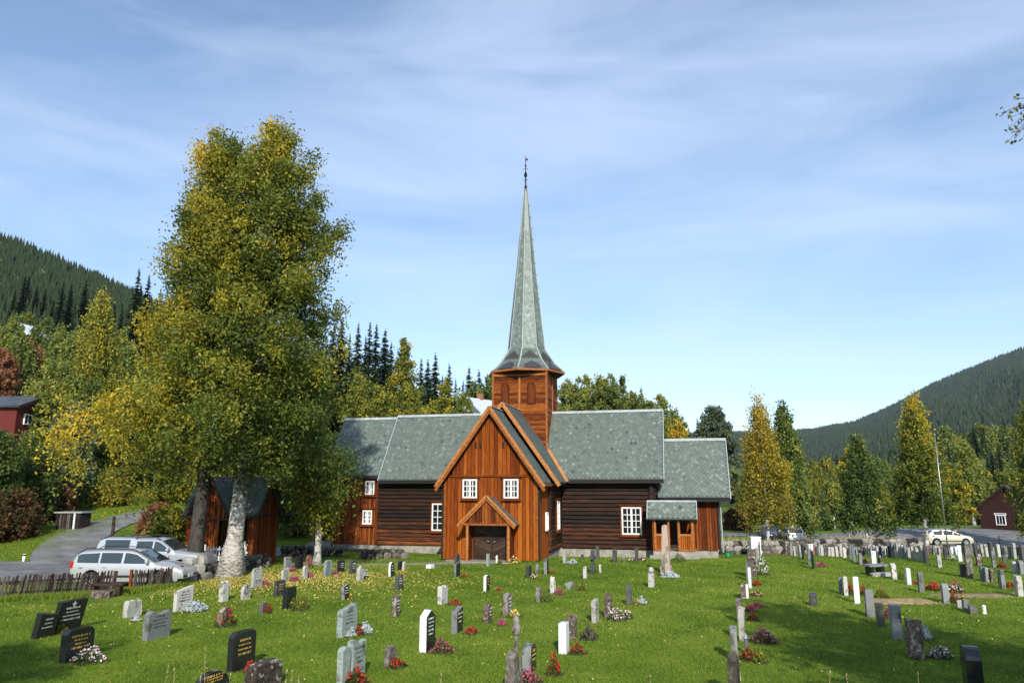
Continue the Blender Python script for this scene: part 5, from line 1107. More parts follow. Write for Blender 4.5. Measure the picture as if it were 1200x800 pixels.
    for s in (-1, 1):
        q = MB(); hz = top(H * .93) - .20; w = hw(H * .97); q.box(H * .90, H * .975, *sorted((s * w * .62, s * w * .97)), hz, hz + .13); q.build('headlight', M['lamp_clear'], t, bevel=.02)
        q = MB(); hz = bl(-H) - .20; w = hw(-H * .97); q.box(-H - .012, -H + .12, *sorted((s * w * .80, s * (w + .012))), hz, min(hz + .42, top(-H + .1) - .08) if rs or len(panes) > 2 else hz + .3); q.build('taillight', M['lamp_red'], t, bevel=.015)
        q = MB(); mx = panes[-1][1] - .15 if panes else .6; q.box(mx, mx + .12, *sorted((s * (W_ / 2 - .02), s * (W_ / 2 + .16))), bl(0) + .04, bl(0) + .18); q.build('mirror', P, t, bevel=.03)
    q = MB(); q.box(-H - .02, -H + .05, -.26, .26, .55, .66); q.build('number_plate', M['white'], t); q = MB(); q.box(H - .05, H + .02, -.26, .26, .38, .49); q.build('number_plate', M['white'], t)
    q = MB()
    for s in (-1, 1): q.box(-H * .62, H * .62, *sorted((s * (W_ / 2 - .012), s * (W_ / 2 + .012))), .42, .50)
    for a, b in zip(panes[:-1], panes[1:]):
        for s in (-1, 1): xx = (a[1] + b[0]) / 2; q.beam((xx, s * (hw(xx) + .003), .35), (xx, s * (yside(xx, bl(xx)) + .004), bl(xx)), .012, .006)
    q.build('side_trim', M['trim'], t)
    q = MB()
    for s in (-1, 1): 
        for x in panes[:2]: q.box(x[0] + .12, x[0] + .28, *sorted((s * (W_ / 2 * .985), s * (W_ / 2 + .025))), bl(0) - .12, bl(0) - .085)
    q.build('door_handle', P, t)
    if rails:
        for s in (-1, 1): q = MB(); yr = s * (W_ / 2 * .97 - .45 * .30 - .05); q.tube([(-H * .85, yr, top(-H * .85) + .01), (-H * .75, yr, top(-1) + .07), (.2, yr, top(.2) + .07), (.45, yr, top(.45) + .02)], .02, 6); q.build('roof_rail', M['trim'], t)
    if stripe:
        q = MB()
        for s in (-1, 1):
            for i in range(7): x = -H * .7 + i * .5; q.mesh([(x, s * (W_ / 2 + .006), .55), (x + .5, s * (W_ / 2 + .006), .55), (x + .5, s * (W_ / 2 + .006), .60 + .05 * i), (x, s * (W_ / 2 + .006), .56 + .05 * i)], [(0, 1, 2, 3)])
        q.build('side_stripe', stripe, t)
    return t
WAG = [(-2.36, .62), (-2.33, 1.0), (-2.12, 1.34), (-1.98, 1.44), (-1.0, 1.49), (0, 1.48), (.35, 1.42), (1.15, .98), (2.0, .84), (2.28, .72), (2.36, .55)]
HAT = [(-2.1, .6), (-2.07, 1.0), (-1.75, 1.38), (-1.5, 1.48), (-.4, 1.55), (.2, 1.50), (1.15, 1.04), (1.85, .92), (2.08, .72), (2.14, .5)]
PIC = [(-2.62, .6), (-2.60, 1.12), (-2.35, 1.72), (-2.1, 1.80), (-.75, 1.80), (-.74, 1.74), (.2, 1.74), (.45, 1.68), (1.2, 1.20), (2.2, 1.08), (2.5, .95), (2.6, .6)]
VAN = [(-2.6, .6), (-2.58, 1.3), (-2.4, 2.25), (-2.2, 2.35), (.6, 2.35), (.9, 2.22), (1.7, 1.32), (2.3, 1.12), (2.55, .9), (2.6, .6)]
cr_ = R(-12)
x, y, z = place(157, 33.0)
vx, vy = x, y
car('station_wagon', 'silver station wagon parked behind the picket fence', 'car', (vx, vy, g(vx, vy)), R(1), 4.72, 1.80, WAG, .93, [(-2.08, -1.18), (-1.10, -.22), (-.12, .98)], (-1.42, 1.36), .32, (.47, .48, .48), (.38, 1.12), (-2.31, -2.02), rails=True)
px_, py_, _z = place(182, 36.3)
car('pickup_truck', 'silver-grey pickup with a white canopy parked beyond the silver wagon', 'pickup', (px_, py_, g(px_, py_)), R(0), 5.2, 1.85, PIC, 1.16, [(-2.1, -.95), (-.62, .12), (.2, 1.0)], (-1.65, 1.55), .38, (.42, .45, .48), (.5, 1.15), (-2.52, -2.3), rails=True)
x, y, z = place(1111, 76); car('cream_hatchback', 'cream-white hatchback parked beyond the cemetery wall on the right', 'car', (x, y, z + .12), R(-8), 4.25, 1.82, HAT, .98, [(-1.55, -.72), (-.62, .25), (.33, .98)], (-1.32, 1.34), .33, (.68, .62, .50), (.25, 1.1), (-2.05, -1.6))
x, y, z = place(928, 82); car('white_hatchback', 'white car seen from behind, parked right of the dark blue one', 'car', (x, y, z + .12), R(84), 4.25, 1.80, HAT, .98, [(-1.55, -.72), (-.62, .25), (.33, .98)], (-1.32, 1.34), .33, (.72, .74, .76), (.25, 1.1), (-2.05, -1.55))
x, y, z = place(903, 85); car('blue_hatchback', 'dark blue car half hidden by the white birch trunk', 'car', (x, y, z + .12), R(70), 4.3, 1.80, HAT, .98, [(-1.55, -.72), (-.62, .25), (.33, .98)], (-1.32, 1.34), .33, (.03, .05, .10), (.25, 1.1), (-2.05, -1.55))
x, y, z = place(1166, 141); car('delivery_van', 'white van with a blue side stripe on the far road', 'van', (x, y, z + .12), R(-170), 5.2, 2.0, VAN, 1.25, [(-1.9, -.6), (.5, 1.5)], (-1.6, 1.7), .36, (.75, .78, .80), (.95, 1.62), None, stripe=mat('blue_stripe', (.05, .16, .45), .4))

# ------------------------------------------------------------------ houses
def house(name, label, x, y, rz, w_, d_, hw_, rise, wallm, roofm, wins, z=None, chim=0, trim='white', over=.4, base=1.2, cat='house'):
    z = g(x, y) if z is None else z; t = thing(name, label, cat, (x, y, z), rz); q = MB(); gt_ = lambda a: hw_ + rise * (1 - abs(a) / (d_ / 2))
    # ridge along x, gables at +-w/2
    q.prism([(-d_ / 2, -base), (d_ / 2, -base), (d_ / 2, hw_), (0, hw_ + rise), (-d_ / 2, hw_)], -w_ / 2, w_ / 2, axis='x')
    q.build('wall', wallm, t); q = MB(); k = rise / (d_ / 2)
    for s in (-1, 1):
        A = Vector((0, s * (d_ / 2 + over), hw_ - k * over)); B = Vector((0, 0, hw_ + rise)); n = Vector((0, s * k, 1)).normalized(); x0, x1 = -w_ / 2 - over, w_ / 2 + over
        V = [Vector((x0, *A.yz)), Vector((x1, *A.yz)), Vector((x1, *B.yz)), Vector((x0, *B.yz))]; q.mesh([v + n * .02 for v in V] + [v + n * .16 for v in V], [(3, 2, 1, 0), (4, 5, 6, 7), (0, 1, 5, 4), (1, 2, 6, 5), (2, 3, 7, 6), (3, 0, 4, 7)])
        if True:
            for xx in (x0, x1): rq_ = q
    ro = q.build('roof', roofm, t)
    for s in (-1, 1):
        for xx in (-w_ / 2 - over, w_ / 2 + over): q = MB(); q.beam((xx, 0, hw_ + rise + .02), (xx, s * (d_ / 2 + over), hw_ - k * over + .02), .05, .26, up=(0, s * k, 1)); q.build('barge_board', M[trim], t)
    for i in range(chim): q = MB(); cx = -w_ / 4 + i * w_ / 2; q.box(cx - .3, cx + .3, -.3, .3, hw_ + rise - .4, hw_ + rise + .8); q.build('chimney', M['brick'], ro)
    for (side, a, zc, ww, hh, c_, r_) in wins:
        if side == 's': window(t, (a, -d_ / 2, zc), ww, hh, c_, r_, casing=False)
        if side == 'e': window(t, (w_ / 2, a, zc), ww, hh, c_, r_, 'x', 1, casing=False)
        if side == 'w': window(t, (-w_ / 2, a, zc), ww, hh, c_, r_, 'x', -1, casing=False)
    return t
M['brick'] = noisy('brick_chimney', [(.3, (.22, .09, .05)), (.7, (.38, .17, .10))], 8)
M['redwood'] = noisy('red_cladding', [(.3, (.075, .012, .009)), (.7, (.15, .024, .017))], 3, (6, 6, .5), .7, .2); M['darkred'] = noisy('dark_red_cladding', [(.3, (.026, .010, .008)), (.7, (.055, .018, .014))], 3, (6, 6, .5), .7, .2)
M['roof_dark'] = noisy('dark_roofing', [(.3, (.03, .032, .036)), (.7, (.09, .095, .10))], 3, (.6, .6, .6), .5, .3); M['roof_pale'] = noisy('pale_metal_roof', [(.3, (.42, .46, .50)), (.7, (.60, .64, .68))], 2, rough=.4)
x, y, zt = at_depth(548, 466, 92); house('white_house', 'white gabled house with pale roof rising behind the church roof', x + 3.0, y + 4.2, R(52), 10, 7.5, zt - 3.2 - g(x, y), 3.2, M['cream'], M['roof_pale'], [('w', 1.0, zt - 2.2 - g(x, y), .4, .5, 1, 1)], z=g(x, y), chim=2, trim='steel')
x, y, zt = at_depth(6, 466, 66); house('red_house', 'long dark-roofed red house half hidden in the trees at the left edge', x, y, R(-3), 7.0, 6, 3.0, 1.1, M['redwood'], M['roof_dark'], [('s', -.15, 2.15, 1.0, 1.0, 2, 1), ('s', 1.15, 2.15, .5, 1.0, 1, 1), ('e', -1.6, 2.0, 1.0, .9, 2, 1), ('e', .6, 2.0, 1.0, .9, 2, 1)], z=zt - 4.1, trim='darkwood', base=5)
x, y, zt = at_depth(40, 383, 150); house('red_cottage', 'small red cottage high on the wooded hillside', x, y, R(68), 6, 5.5, 2.4, 2.2, M['redwood'], M['roof_pale'], [('w', 0, 1.6, .9, .9, 2, 1), ('w', 0, 3.2, .6, .5, 1, 1)], z=zt - 4.6, trim='white', base=6)
x, y, z = place(1204, 92); house('brown_house', 'dark brown-red timber house at the right edge with a white window', x + 1.6, y + 2.5, R(35), 9, 6.5, 2.9, 2.6, M['darkred'], M['roof_dark'], [('w', .9, 1.45, 1.1, 1.2, 3, 1), ('w', .9, 2.15, 1.3, .25, 1, 1)], z=z - .2, trim='darkwood')
x, y, z = place(85, 49); t = thing('wooden_shed', 'small grey flat-roofed shed above the red-brown bushes', 'shed', (x, y, z), R(-6)); q = MB(); wall_boards(q, -.85, .85, -.2, lambda a: .98, -.5, w=.12); q.box(-.84, .84, -.49, .5, -.2, .98, .4); q.build('wall', M['picket'], t); q = MB(); q.box(-.95, .95, -.62, .6, .985, 1.06); q.build('roof', M['ridge'], t); q = MB(); q.box(.42, .52, -.60, -.535, -.2, .98); q.build('corner_board', M['cream'], t)
# ------------------------------------------------------------------ poles, cabinets
def pole(name, label, cat, px, D, h, r0, r1, m_, lean=0, extra=None):
    x, y, z = place(px, D); t = thing(name, label, cat, (x, y, z - .1)); q = MB(); q.tube([(0, 0, 0), (lean * h * .5, 0, h * .5), (lean * h, 0, h)], [r0, (r0 + r1) / 2, r1], 10); q.build('pole', m_, t, smooth=True); return t
t = pole('flagpole', 'tall pale flagpole right of the yellow-topped birch', 'flagpole', 1111.5, 62, 9.6, .055, .03, M['steel'], -.006); q = MB(); q.lathe([(.001, 9.58), (.08, 9.63), (.09, 9.7), (.05, 9.77), (.001, 9.8)], 8); q.build('knob', M['steel'], t).location.x = -.065
t = pole('street_lamp', 'thin black lamp post left of the white birch trunk', 'lamp post', 890, 80, 3.6, .06, .05, M['iron']); q = MB(); q.lathe([(.05, 3.55), (.16, 3.6), (.13, 3.85), (.20, 3.9), (.02, 4.05)], 8); q.build('lamp_head', M['iron'], t)
t = pole('wooden_post', 'short brown post beside the hill lane', 'post', 128.5, 41, 2.5, .09, .08, M['darkwood']); q = MB(); q.box(-.22, -.08, -.1, .02, .35, .75); q.build('meter_box', M['white'], t)
t = pole('bollard', 'small white marker post on the left verge', 'marker post', 27.5, 40, .5, .07, .07, M['white']); q = MB(); q.lathe([(.075, .40), (.075, .48)], 10); q.build('band', M['trim'], t)
x, y, z = place(885.5, 59.5); t = thing('white_cabinet', 'white box-shaped cabinet at the far end of the gravestone row', 'cabinet', (x, y, z)); q = MB(); q.box(-.38, .38, -.3, .3, .0, 1.28); q.build('case', M['white'], t, bevel=.04); q = MB(); q.box(-.42, .42, -.34, .34, 1.285, 1.36); q.build('lid', M['cream'], t, bevel=.02); q = MB(); q.box(.15, .3, -.325, -.302, .5, 1.0); q.build('handle', M['steel'], t)
x, y, z = place(853, 47.5); t = thing('watering_can', 'green watering can by the right corner of the church', 'watering can', (x, y, z)); q = MB(); q.lathe([(.001, 0), (.13, 0), (.15, .05), (.13, .30), (.001, .31)], 12); gm = mat('green_plastic', (.015, .20, .06), .4); q.build('can', gm, t, smooth=True); q = MB(); q.tube([(.12, 0, .08), (.28, 0, .26), (.36, 0, .40)], [.03, .02, .015], 6); q.build('spout', gm, t); q = MB(); q.tube([(-.12, 0, .25), (-.22, 0, .40), (-.05, 0, .50), (.05, 0, .32)], .018, 6); q.build('handle', gm, t)
for i, (px, lb) in enumerate(((1146, 'left of two thin iron crosses before the asphalt yard'), (1173, 'right of two thin iron crosses before the asphalt yard'))):
    x, y, z = on_ground(px, 649.5); t = thing('iron_cross', lb, 'iron cross', (x, y, z)); q = MB(); h = 1.05 if i == 0 else 1.5; q.box(-.025, .025, -.015, .015, 0, h); q.box(-.25, -.026, -.014, .014, h * .72, h * .72 + .05); q.box(.026, .25, -.014, .014, h * .72, h * .72 + .05); q.build('cross', M['iron'], t); q = MB(); q.box(-.16, .16, -.12, .12, 0, .14); q.build('base', GR['dark'], t)
x, y, z = place(903, 60.5); q = MB(); V = [(1.6 * math.cos(a) * k, .9 * math.sin(a) * k, hh) for k, hh in ((1, .01), (.6, .07), (.1, .10)) for a in np.linspace(0, 2 * math.pi, 18, endpoint=False)]
q.mesh(V, [(i * 18 + j, i * 18 + (j + 1) % 18, (i + 1) * 18 + (j + 1) % 18, (i + 1) * 18 + j) for i in range(2) for j in range(18)] + [tuple(range(36, 54))]); o = q.build('bark_mulch', noisy('bark_mulch', [(.3, (.10, .045, .02)), (.7, (.25, .12, .06))], 12, rough=1, bump=.8)); o.location = (x, y, g(x, y)); tag(o, kind='stuff')

# ------------------------------------------------------------------ trees
def leaf_quads(C_, s, rg, hang=0.0, asp=.6):
    n = len(C_); A = rg.normal(size=(n, 3)); A[:, 2] -= hang; A /= np.linalg.norm(A, axis=1)[:, None]; B = np.cross(A, rg.normal(size=(n, 3))); B /= np.linalg.norm(B, axis=1)[:, None] + 1e-9
    s = s * rg.uniform(.7, 1.25, n)[:, None]; A = A * s; B = B * s * asp
    return np.stack([C_ - A, C_ - B, C_ + A, C_ + B], 1).reshape(-1, 3), np.arange(4 * n).reshape(-1, 4)
def broadleaf(rg, h, Rx, prof, z0=.12, nlimb=60, twigs=14, per=26, ls=.13, rc_=.42, hang=.6, droop=.5, ybase=.35, yout=.25, ytop=.1, yvar=.16, trunk_r=.3, lean=(0, 0), rise=.55, side=(0, 0, 0), trunk_n=12, flare=1.35, lv=(.72, 1.12), lt=.04):
    """returns (trunk MB, leaf V, Q, tint).  prof: list of (relative height, relative radius)"""
    tb = MB(); C_ = []; T = []; pz = [p[0] for p in prof]; pr_ = [p[1] for p in prof]
    wob = rg.uniform(-1, 1, 4)
    def axis(t): return np.array([lean[0] * t ** 1.8 * h + .012 * h * math.sin(3 * t + wob[0]) - .012 * h * math.sin(wob[0]), lean[1] * t ** 1.8 * h + .012 * h * math.sin(3.7 * t + wob[1]) - .012 * h * math.sin(wob[1]), t * h])
    K = 12; tb.tube([tuple(axis(k / K * .97)) for k in range(K + 1)], [trunk_r * (flare if k == 0 else 1) * (1 - .93 * (k / K) ** .9) + .01 for k in range(K + 1)], trunk_n, .5)
    for i in range(nlimb):
        t = z0 + (1 - z0) * ((i + rg.uniform(0, 1)) / nlimb) ** .92; t = min(t, .985); az = i * 2.399 + rg.uniform(-.4, .4); Rr = Rx * float(np.interp(t, pz, pr_)) * rg.uniform(*lv); ltint = rg.normal() * lt; b0 = axis(t * .86 if t > .3 else t * .8)
        # tips reach the crown outline at height t
        dirv = np.array([math.cos(az), math.sin(az), 0]); tip = axis(t) + dirv * Rr; tip[2] += rg.uniform(-.02, .03) * h
        mid = (b0 + tip) / 2 + np.array([0, 0, rise * Rr * .35]) ; pts = []
        for s in np.linspace(0, 1, 7): p = b0 * (1 - s) ** 2 + mid * 2 * s * (1 - s) + tip * s * s; p = p + np.array([0, 0, -droop * Rr * .35 * s ** 3]); pts.append(p)
        r0 = trunk_r * (.30 * (1 - t) + .05); tb.tube([tuple(p) for p in pts], [r0 * (1 - .88 * s) + .004 for s in np.linspace(0, 1, 7)], 5, .35, cap=False)
        nt_ = max(3, int(twigs * (Rr / Rx + .25)))
        for j in range(nt_):
            s = rg.uniform(.18, 1.0) ** .8; k = s * 6; k0 = min(int(k), 5); f = k - k0; p = pts[k0] * (1 - f) + pts[k0 + 1] * f; perp = np.array([-math.sin(az), math.cos(az), 0]); off = perp * rg.normal() * (.16 * Rr + .18) + np.array([0, 0, rg.normal() * .12 * Rr + .08]) + dirv * rg.normal() * .12
            c = p + off; spr = 1; rad = math.hypot(c[0], c[1]) / Rx
            if rg.uniform() < .35 : tb.tube([tuple(p), tuple((p + c) / 2 + np.array([0, 0, .05])), tuple(c)], [.018, .012, .005], 3, .3, cap=False)
            n = max(4, int(per * rg.uniform(.5, 1.5))); rr2 = rc_ * rg.uniform(.6, 1.25)
            q = rg.normal(size=(n, 3)) * np.array([.5, .5, .42]) * rr2; q[:, 2] -= np.abs(rg.normal(size=n)) * hang * rr2 * (.5 + s)
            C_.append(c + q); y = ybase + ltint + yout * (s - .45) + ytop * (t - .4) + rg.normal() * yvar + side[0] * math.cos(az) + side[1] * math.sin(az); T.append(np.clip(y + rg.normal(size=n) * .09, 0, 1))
    C_ = np.concatenate(C_); T = np.concatenate(T); V, Q = leaf_quads(C_, ls, rg, hang * .7); return tb, V, Q, T
def tree_obj(name, label, cat, loc, parts, bark, leaf, group=None, rz=0):
    t = thing(name, label, cat, loc, rz, group); tb, V, Q, T = parts; tb.build('trunk', M[bark], t, smooth=True, fix=False); np_mesh('crown', V, Q, T, M[leaf], t); return t
PF_BIRCH = [(0, .3), (.12, .55), (.22, .92), (.32, 1), (.45, .86), (.6, .62), (.75, .50), (.88, .42), (.95, .26), (1, .05)]
PF_COL = [(0, .2), (.15, .7), (.3, 1), (.5, .9), (.7, .62), (.85, .38), (1, .04)]
PF_ROUND = [(0, .3), (.15, .75), (.35, 1), (.6, .95), (.8, .7), (.93, .4), (1, .1)]
PF_FULL = [(0, .3), (.15, .75), (.35, .95), (.6, 1), (.8, .9), (.92, .7), (1, .3)]
PF_WEEP = [(0, .2), (.08, .75), (.2, 1), (.4, .92), (.6, .72), (.8, .45), (.95, .18), (1, .03)]
rgT = np.random.default_rng(5)
def ht(px, py, D, base): return at_depth(px, py, D)[2] - base
# the big pair of birches beside the gatehouse
bx, by, bz = on_ground(268, 676); hA = ht(312, 138, by, bz)
tree_obj('birch_tree', 'giant old birch with thick white-barked trunk, right one of the big pair', 'birch tree', (bx, by + .2, g(bx, by + .2) - .1),
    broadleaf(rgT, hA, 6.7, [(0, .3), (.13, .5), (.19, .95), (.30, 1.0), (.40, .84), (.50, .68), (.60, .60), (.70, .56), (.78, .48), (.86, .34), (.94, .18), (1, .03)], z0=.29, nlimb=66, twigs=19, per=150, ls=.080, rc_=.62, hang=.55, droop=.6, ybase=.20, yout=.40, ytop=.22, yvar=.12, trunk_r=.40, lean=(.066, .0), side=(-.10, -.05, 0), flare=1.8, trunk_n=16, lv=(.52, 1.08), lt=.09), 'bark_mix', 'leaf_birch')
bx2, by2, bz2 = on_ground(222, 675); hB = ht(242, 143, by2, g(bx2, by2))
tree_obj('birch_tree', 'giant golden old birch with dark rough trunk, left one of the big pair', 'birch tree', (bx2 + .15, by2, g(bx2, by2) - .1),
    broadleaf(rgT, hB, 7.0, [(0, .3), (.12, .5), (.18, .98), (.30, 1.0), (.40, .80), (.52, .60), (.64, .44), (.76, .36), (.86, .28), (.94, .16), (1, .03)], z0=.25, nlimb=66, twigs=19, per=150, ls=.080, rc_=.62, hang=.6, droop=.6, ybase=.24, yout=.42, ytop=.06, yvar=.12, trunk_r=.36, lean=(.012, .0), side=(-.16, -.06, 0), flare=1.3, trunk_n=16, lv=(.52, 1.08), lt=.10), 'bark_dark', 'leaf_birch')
# pale dead snag branch on the right trunk
t = tree_obj('weeping_birch', 'slender birch with a leaning white trunk and hanging foliage left of the church', 'birch tree', (*place(371, 41)[:2], g(*place(371, 41)[:2]) - .1),
    broadleaf(rgT, ht(372, 470, 41, 0), 1.15, [(0, .2), (.18, .5), (.26, .9), (.45, 1), (.65, .85), (.85, .55), (1, .08)], z0=.34, nlimb=40, twigs=15, per=34, ls=.085, rc_=.42, hang=1.2, droop=1.0, ybase=.36, yout=.2, ytop=.0, yvar=.12, trunk_r=.20, lean=(-.10, 0), side=(.05, 0, 0)), 'bark', 'leaf_birch')

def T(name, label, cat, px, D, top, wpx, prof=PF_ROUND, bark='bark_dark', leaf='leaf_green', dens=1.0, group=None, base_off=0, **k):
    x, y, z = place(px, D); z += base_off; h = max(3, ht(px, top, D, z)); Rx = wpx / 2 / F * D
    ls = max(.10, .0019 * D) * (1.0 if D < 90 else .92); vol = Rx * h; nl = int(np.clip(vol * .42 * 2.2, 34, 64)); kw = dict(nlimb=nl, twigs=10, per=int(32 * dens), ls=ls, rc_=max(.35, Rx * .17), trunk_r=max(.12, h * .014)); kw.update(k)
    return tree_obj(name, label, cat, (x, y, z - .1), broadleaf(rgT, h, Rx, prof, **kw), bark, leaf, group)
# right-hand birches
T('birch_tree', 'yellow birch with hanging twigs right of the church', 'birch tree', 901, 63.5, 457, 74, PF_WEEP, 'bark', 'leaf_yel', 1.0, z0=.26, nlimb=62, hang=1.6, droop=1.0, ybase=.36, yout=.0, ytop=.42, yvar=.13, trunk_r=.16, rc_=.5, twigs=10, ls=.105)
T('birch_tree', 'green birch behind the yellow one', 'birch tree', 929, 88, 466, 56, PF_WEEP, 'bark', 'leaf_green', 1.2, z0=.12, nlimb=56, hang=1.6, ybase=.45, ytop=-.1, trunk_r=.2)
T('birch_tree', 'dark green dense birch in the middle of the right side', 'birch tree', 1018, 68.5, 502, 58, PF_WEEP, 'bark', 'leaf_green', 1.1, z0=.26, nlimb=60, hang=1.5, droop=.9, ybase=.28, ytop=.0, trunk_r=.17, ls=.12)
T('birch_tree', 'tall birch with an orange-yellow top and green foot before the cream car', 'birch tree', 1087, 66, 461, 66, PF_WEEP, 'bark', 'leaf_birch', 1.2, z0=.24, nlimb=72, hang=1.0, droop=.6, ybase=.22, yout=.1, ytop=.75, yvar=.12, trunk_r=.18, ls=.115, side=(.02, 0, 0))
T('birch_tree', 'small yellow-green birch directly behind the flagpole', 'birch tree', 1121, 82, 541, 38, PF_ROUND, 'bark', 'leaf_birch', 1.0, z0=.3, ybase=.42)
T('birch_tree', 'light green birch by the far road, white trunk visible', 'birch tree', 1142, 124, 512, 44, PF_WEEP, 'bark', 'leaf_green', 1.3, z0=.2, hang=1.0, ybase=.62, trunk_r=.25)
T('birch_tree', 'birch leaning into the picture at the right edge above the brown house', 'birch tree', 1232, 74, 440, 70, PF_WEEP, 'bark', 'leaf_birch', 1.5, z0=.15, nlimb=60, hang=1.3, ybase=.28, ytop=.1)
T('birch_tree', 'slim birch with bare white stem by the far bank', 'birch tree', 978, 118, 560, 22, PF_COL, 'bark', 'leaf_green', .9, z0=.35, ybase=.6, trunk_r=.14)
T('birch_tree', 'second small birch standing by the far road right of the flagpole', 'birch tree', 1161, 150, 545, 26, PF_COL, 'bark', 'leaf_birch', 1, z0=.25, ybase=.4, trunk_r=.2)
T('birch_tree', 'thin yellow-green birch on the bank behind the middle birch', 'birch tree', 1000, 120, 522, 34, PF_COL, 'bark', 'leaf_birch', 1, z0=.2, ybase=.42)
# behind the church, right part
T('birch_tree', 'tall birch behind the right end of the nave roof', 'birch tree', 783, 84, 455, 46, PF_COL, 'bark', 'leaf_green', 1.1, ybase=.55, ytop=.1)
T('birch_tree', 'golden young birch above the chancel roof', 'birch tree', 800, 76, 487, 40, PF_ROUND, 'bark', 'leaf_yel', 1.2, ybase=.55, ytop=.0)
T('pine_tree', 'blue-green pine with spreading limbs behind the chancel', 'pine tree', 845, 96, 475, 50, [(0, .1), (.5, .4), (.62, 1), (.75, .95), (.9, .6), (1, .15)], 'bark_dark', 'leaf_blue', 1.3, z0=.45, ybase=.35, hang=.1, droop=-.4, rc_=.55)
for i, (px, top, wd, D, yb) in enumerate(((660, 442, 44, 94, .55), (676, 436, 46, 90, .62), (692, 440, 44, 96, .5), (708, 433, 50, 92, .5), (724, 440, 40, 96, .42), (738, 452, 46, 92, .6), (752, 460, 40, 98, .45), (768, 462, 40, 92, .5), (800, 478, 36, 102, .45))):
    T('deciduous_tree', f'green-yellow broadleaf tree behind the nave roof right of the tower, {ORD[i]} from the left', 'tree', px, D, top, wd * .95, PF_FULL, 'bark', 'leaf_green', 1.3, ybase=yb, group='broadleaf trees behind the nave roof')
# behind the church, left part
T('birch_tree', 'tall yellow-green birch rising above the left part of the church roof', 'birch tree', 465, 92, 392, 66, PF_COL, 'bark', 'leaf_birch', 1.4, nlimb=60, ybase=.30, ytop=.1, z0=.1)
for i, (px, top, wd, D, yb, lf) in enumerate(((412, 430, 50, 74, .30, 'leaf_birch'), (436, 446, 56, 70, .34, 'leaf_birch'), (478, 448, 54, 72, .36, 'leaf_birch'), (505, 462, 44, 76, .30, 'leaf_birch'), (520, 440, 40, 96, .42, 'leaf_birch'), (536, 452, 40, 86, .5, 'leaf_green'))):
    T('deciduous_tree', f'yellowish broadleaf tree behind the west wing roof, {ORD[i]} from the left', 'tree', px, D, top, wd, PF_ROUND, 'bark_dark', lf, 1.2, ybase=yb, yvar=.14, group='broadleaf trees behind the west wing')
for i, (px, top, D) in enumerate(((556, 446, 112), (572, 440, 108), (590, 442, 112), (604, 446, 110))): T('deciduous_tree', f'green tree behind the white house left of the tower, {ORD[i]} from the left', 'tree', px, D, top, 40, PF_FULL, 'bark_dark', 'leaf_green', 1.1, ybase=.35, group='broadleaf trees behind the white house')
# left slope
T('birch_tree', 'weeping yellow-green birch on the slope left of the big pair', 'birch tree', 98, 78, 334, 74, PF_WEEP, 'bark', 'leaf_birch', 1.5, nlimb=74, hang=2.6, droop=1.0, ybase=.42, ytop=.1, yvar=.1, rc_=.6)
LB = [('rust-red autumn bush beside the upper cottage', 20, 110, 396, 56, 'leaf_red', .42), ('orange-tinted small tree at the upper left edge', -6, 100, 405, 40, 'leaf_red', .6), ('bright green maple-like tree above the red house', 52, 74, 415, 80, 'leaf_green', .62), ('dark green tree left of the weeping birch', 92, 66, 440, 60, 'leaf_green', .45),
      ('grey-green willow-like tree beside the red house', 74, 56, 462, 56, 'leaf_blue', .5), ('dark green tree at the left edge below the red house', 30, 50, 500, 56, 'leaf_green', .30), ('dark broad tree at the far left edge before the red house', -14, 46, 497, 50, 'leaf_green', .25), ('olive green tree behind the shed', 66, 63, 520, 56, 'leaf_green', .5),
      ('yellow-green tree right of the shed', 118, 62, 500, 70, 'leaf_birch', .3), ('green tree behind the left birch trunk', 150, 66, 470, 70, 'leaf_green', .5), ('mid green tree between the big birches and the slope', 165, 78, 430, 60, 'leaf_green', .55), ('green tree above the cottage path', 130, 100, 410, 60, 'leaf_green', .4),
      ('pale green tree at the edge of the spruce slope', 18, 170, 372, 20, 'leaf_green', .6), ('yellow-green tree behind the gatehouse', 200, 60, 520, 60, 'leaf_birch', .3), ('olive tree behind the gatehouse roof', 250, 60, 510, 66, 'leaf_birch', .28), ('green tree right of the gatehouse', 300, 60, 500, 70, 'leaf_green', .45), ('green tree behind the leaning birch', 345, 62, 490, 70, 'leaf_green', .4), ('dense green tree left of the west wing', 385, 60, 505, 56, 'leaf_green', .42),
      ('mid green tree below the weeping birch', 40, 66, 440, 50, 'leaf_green', .6)]
for lb, px, D, top, wd, lf, yb in LB: T('deciduous_tree', lb, 'tree', px, D, top, wd, PF_ROUND, 'bark_dark', lf, 1.25, ybase=yb, yvar=.14, z0=.05)
BS = [('rust-brown tall weeds and bushes on the left verge', 20, 46, 590, 44, 'leaf_red', .12), ('red-brown fireweed bush left of the shed', 62, 52, 583, 40, 'leaf_red', .3), ('brown bush at the left edge below the dark trees', -4, 45, 585, 44, 'leaf_red', .02), ('yellow-brown bush right of the lane', 182, 46, 592, 36, 'leaf_red', .5), ('green-brown bush above the shed', 100, 60, 555, 60, 'leaf_birch', .3), ('golden bush above the lane', 128, 58, 558, 40, 'leaf_yel', .15), ('brown-green bush behind the pickup', 195, 45, 600, 50, 'leaf_birch', .3),
      ('rusty bush behind the yellow birch', 862, 108, 598, 30, 'leaf_red', .3), ('dark bush on the far green bank', 952, 112, 606, 22, 'leaf_green', .2), ('second dark bush on the far green bank', 968, 112, 608, 16, 'leaf_green', .15)]
for lb, px, D, top, wd, lf, yb in BS: T('bush', lb, 'bush', px, D, top, wd, PF_ROUND, 'bark_dark', lf, 1.0, ybase=yb, yvar=.14, z0=.03, nlimb=34, rise=.2, trunk_r=.05, lv=(.35, 1.35), lt=.14)
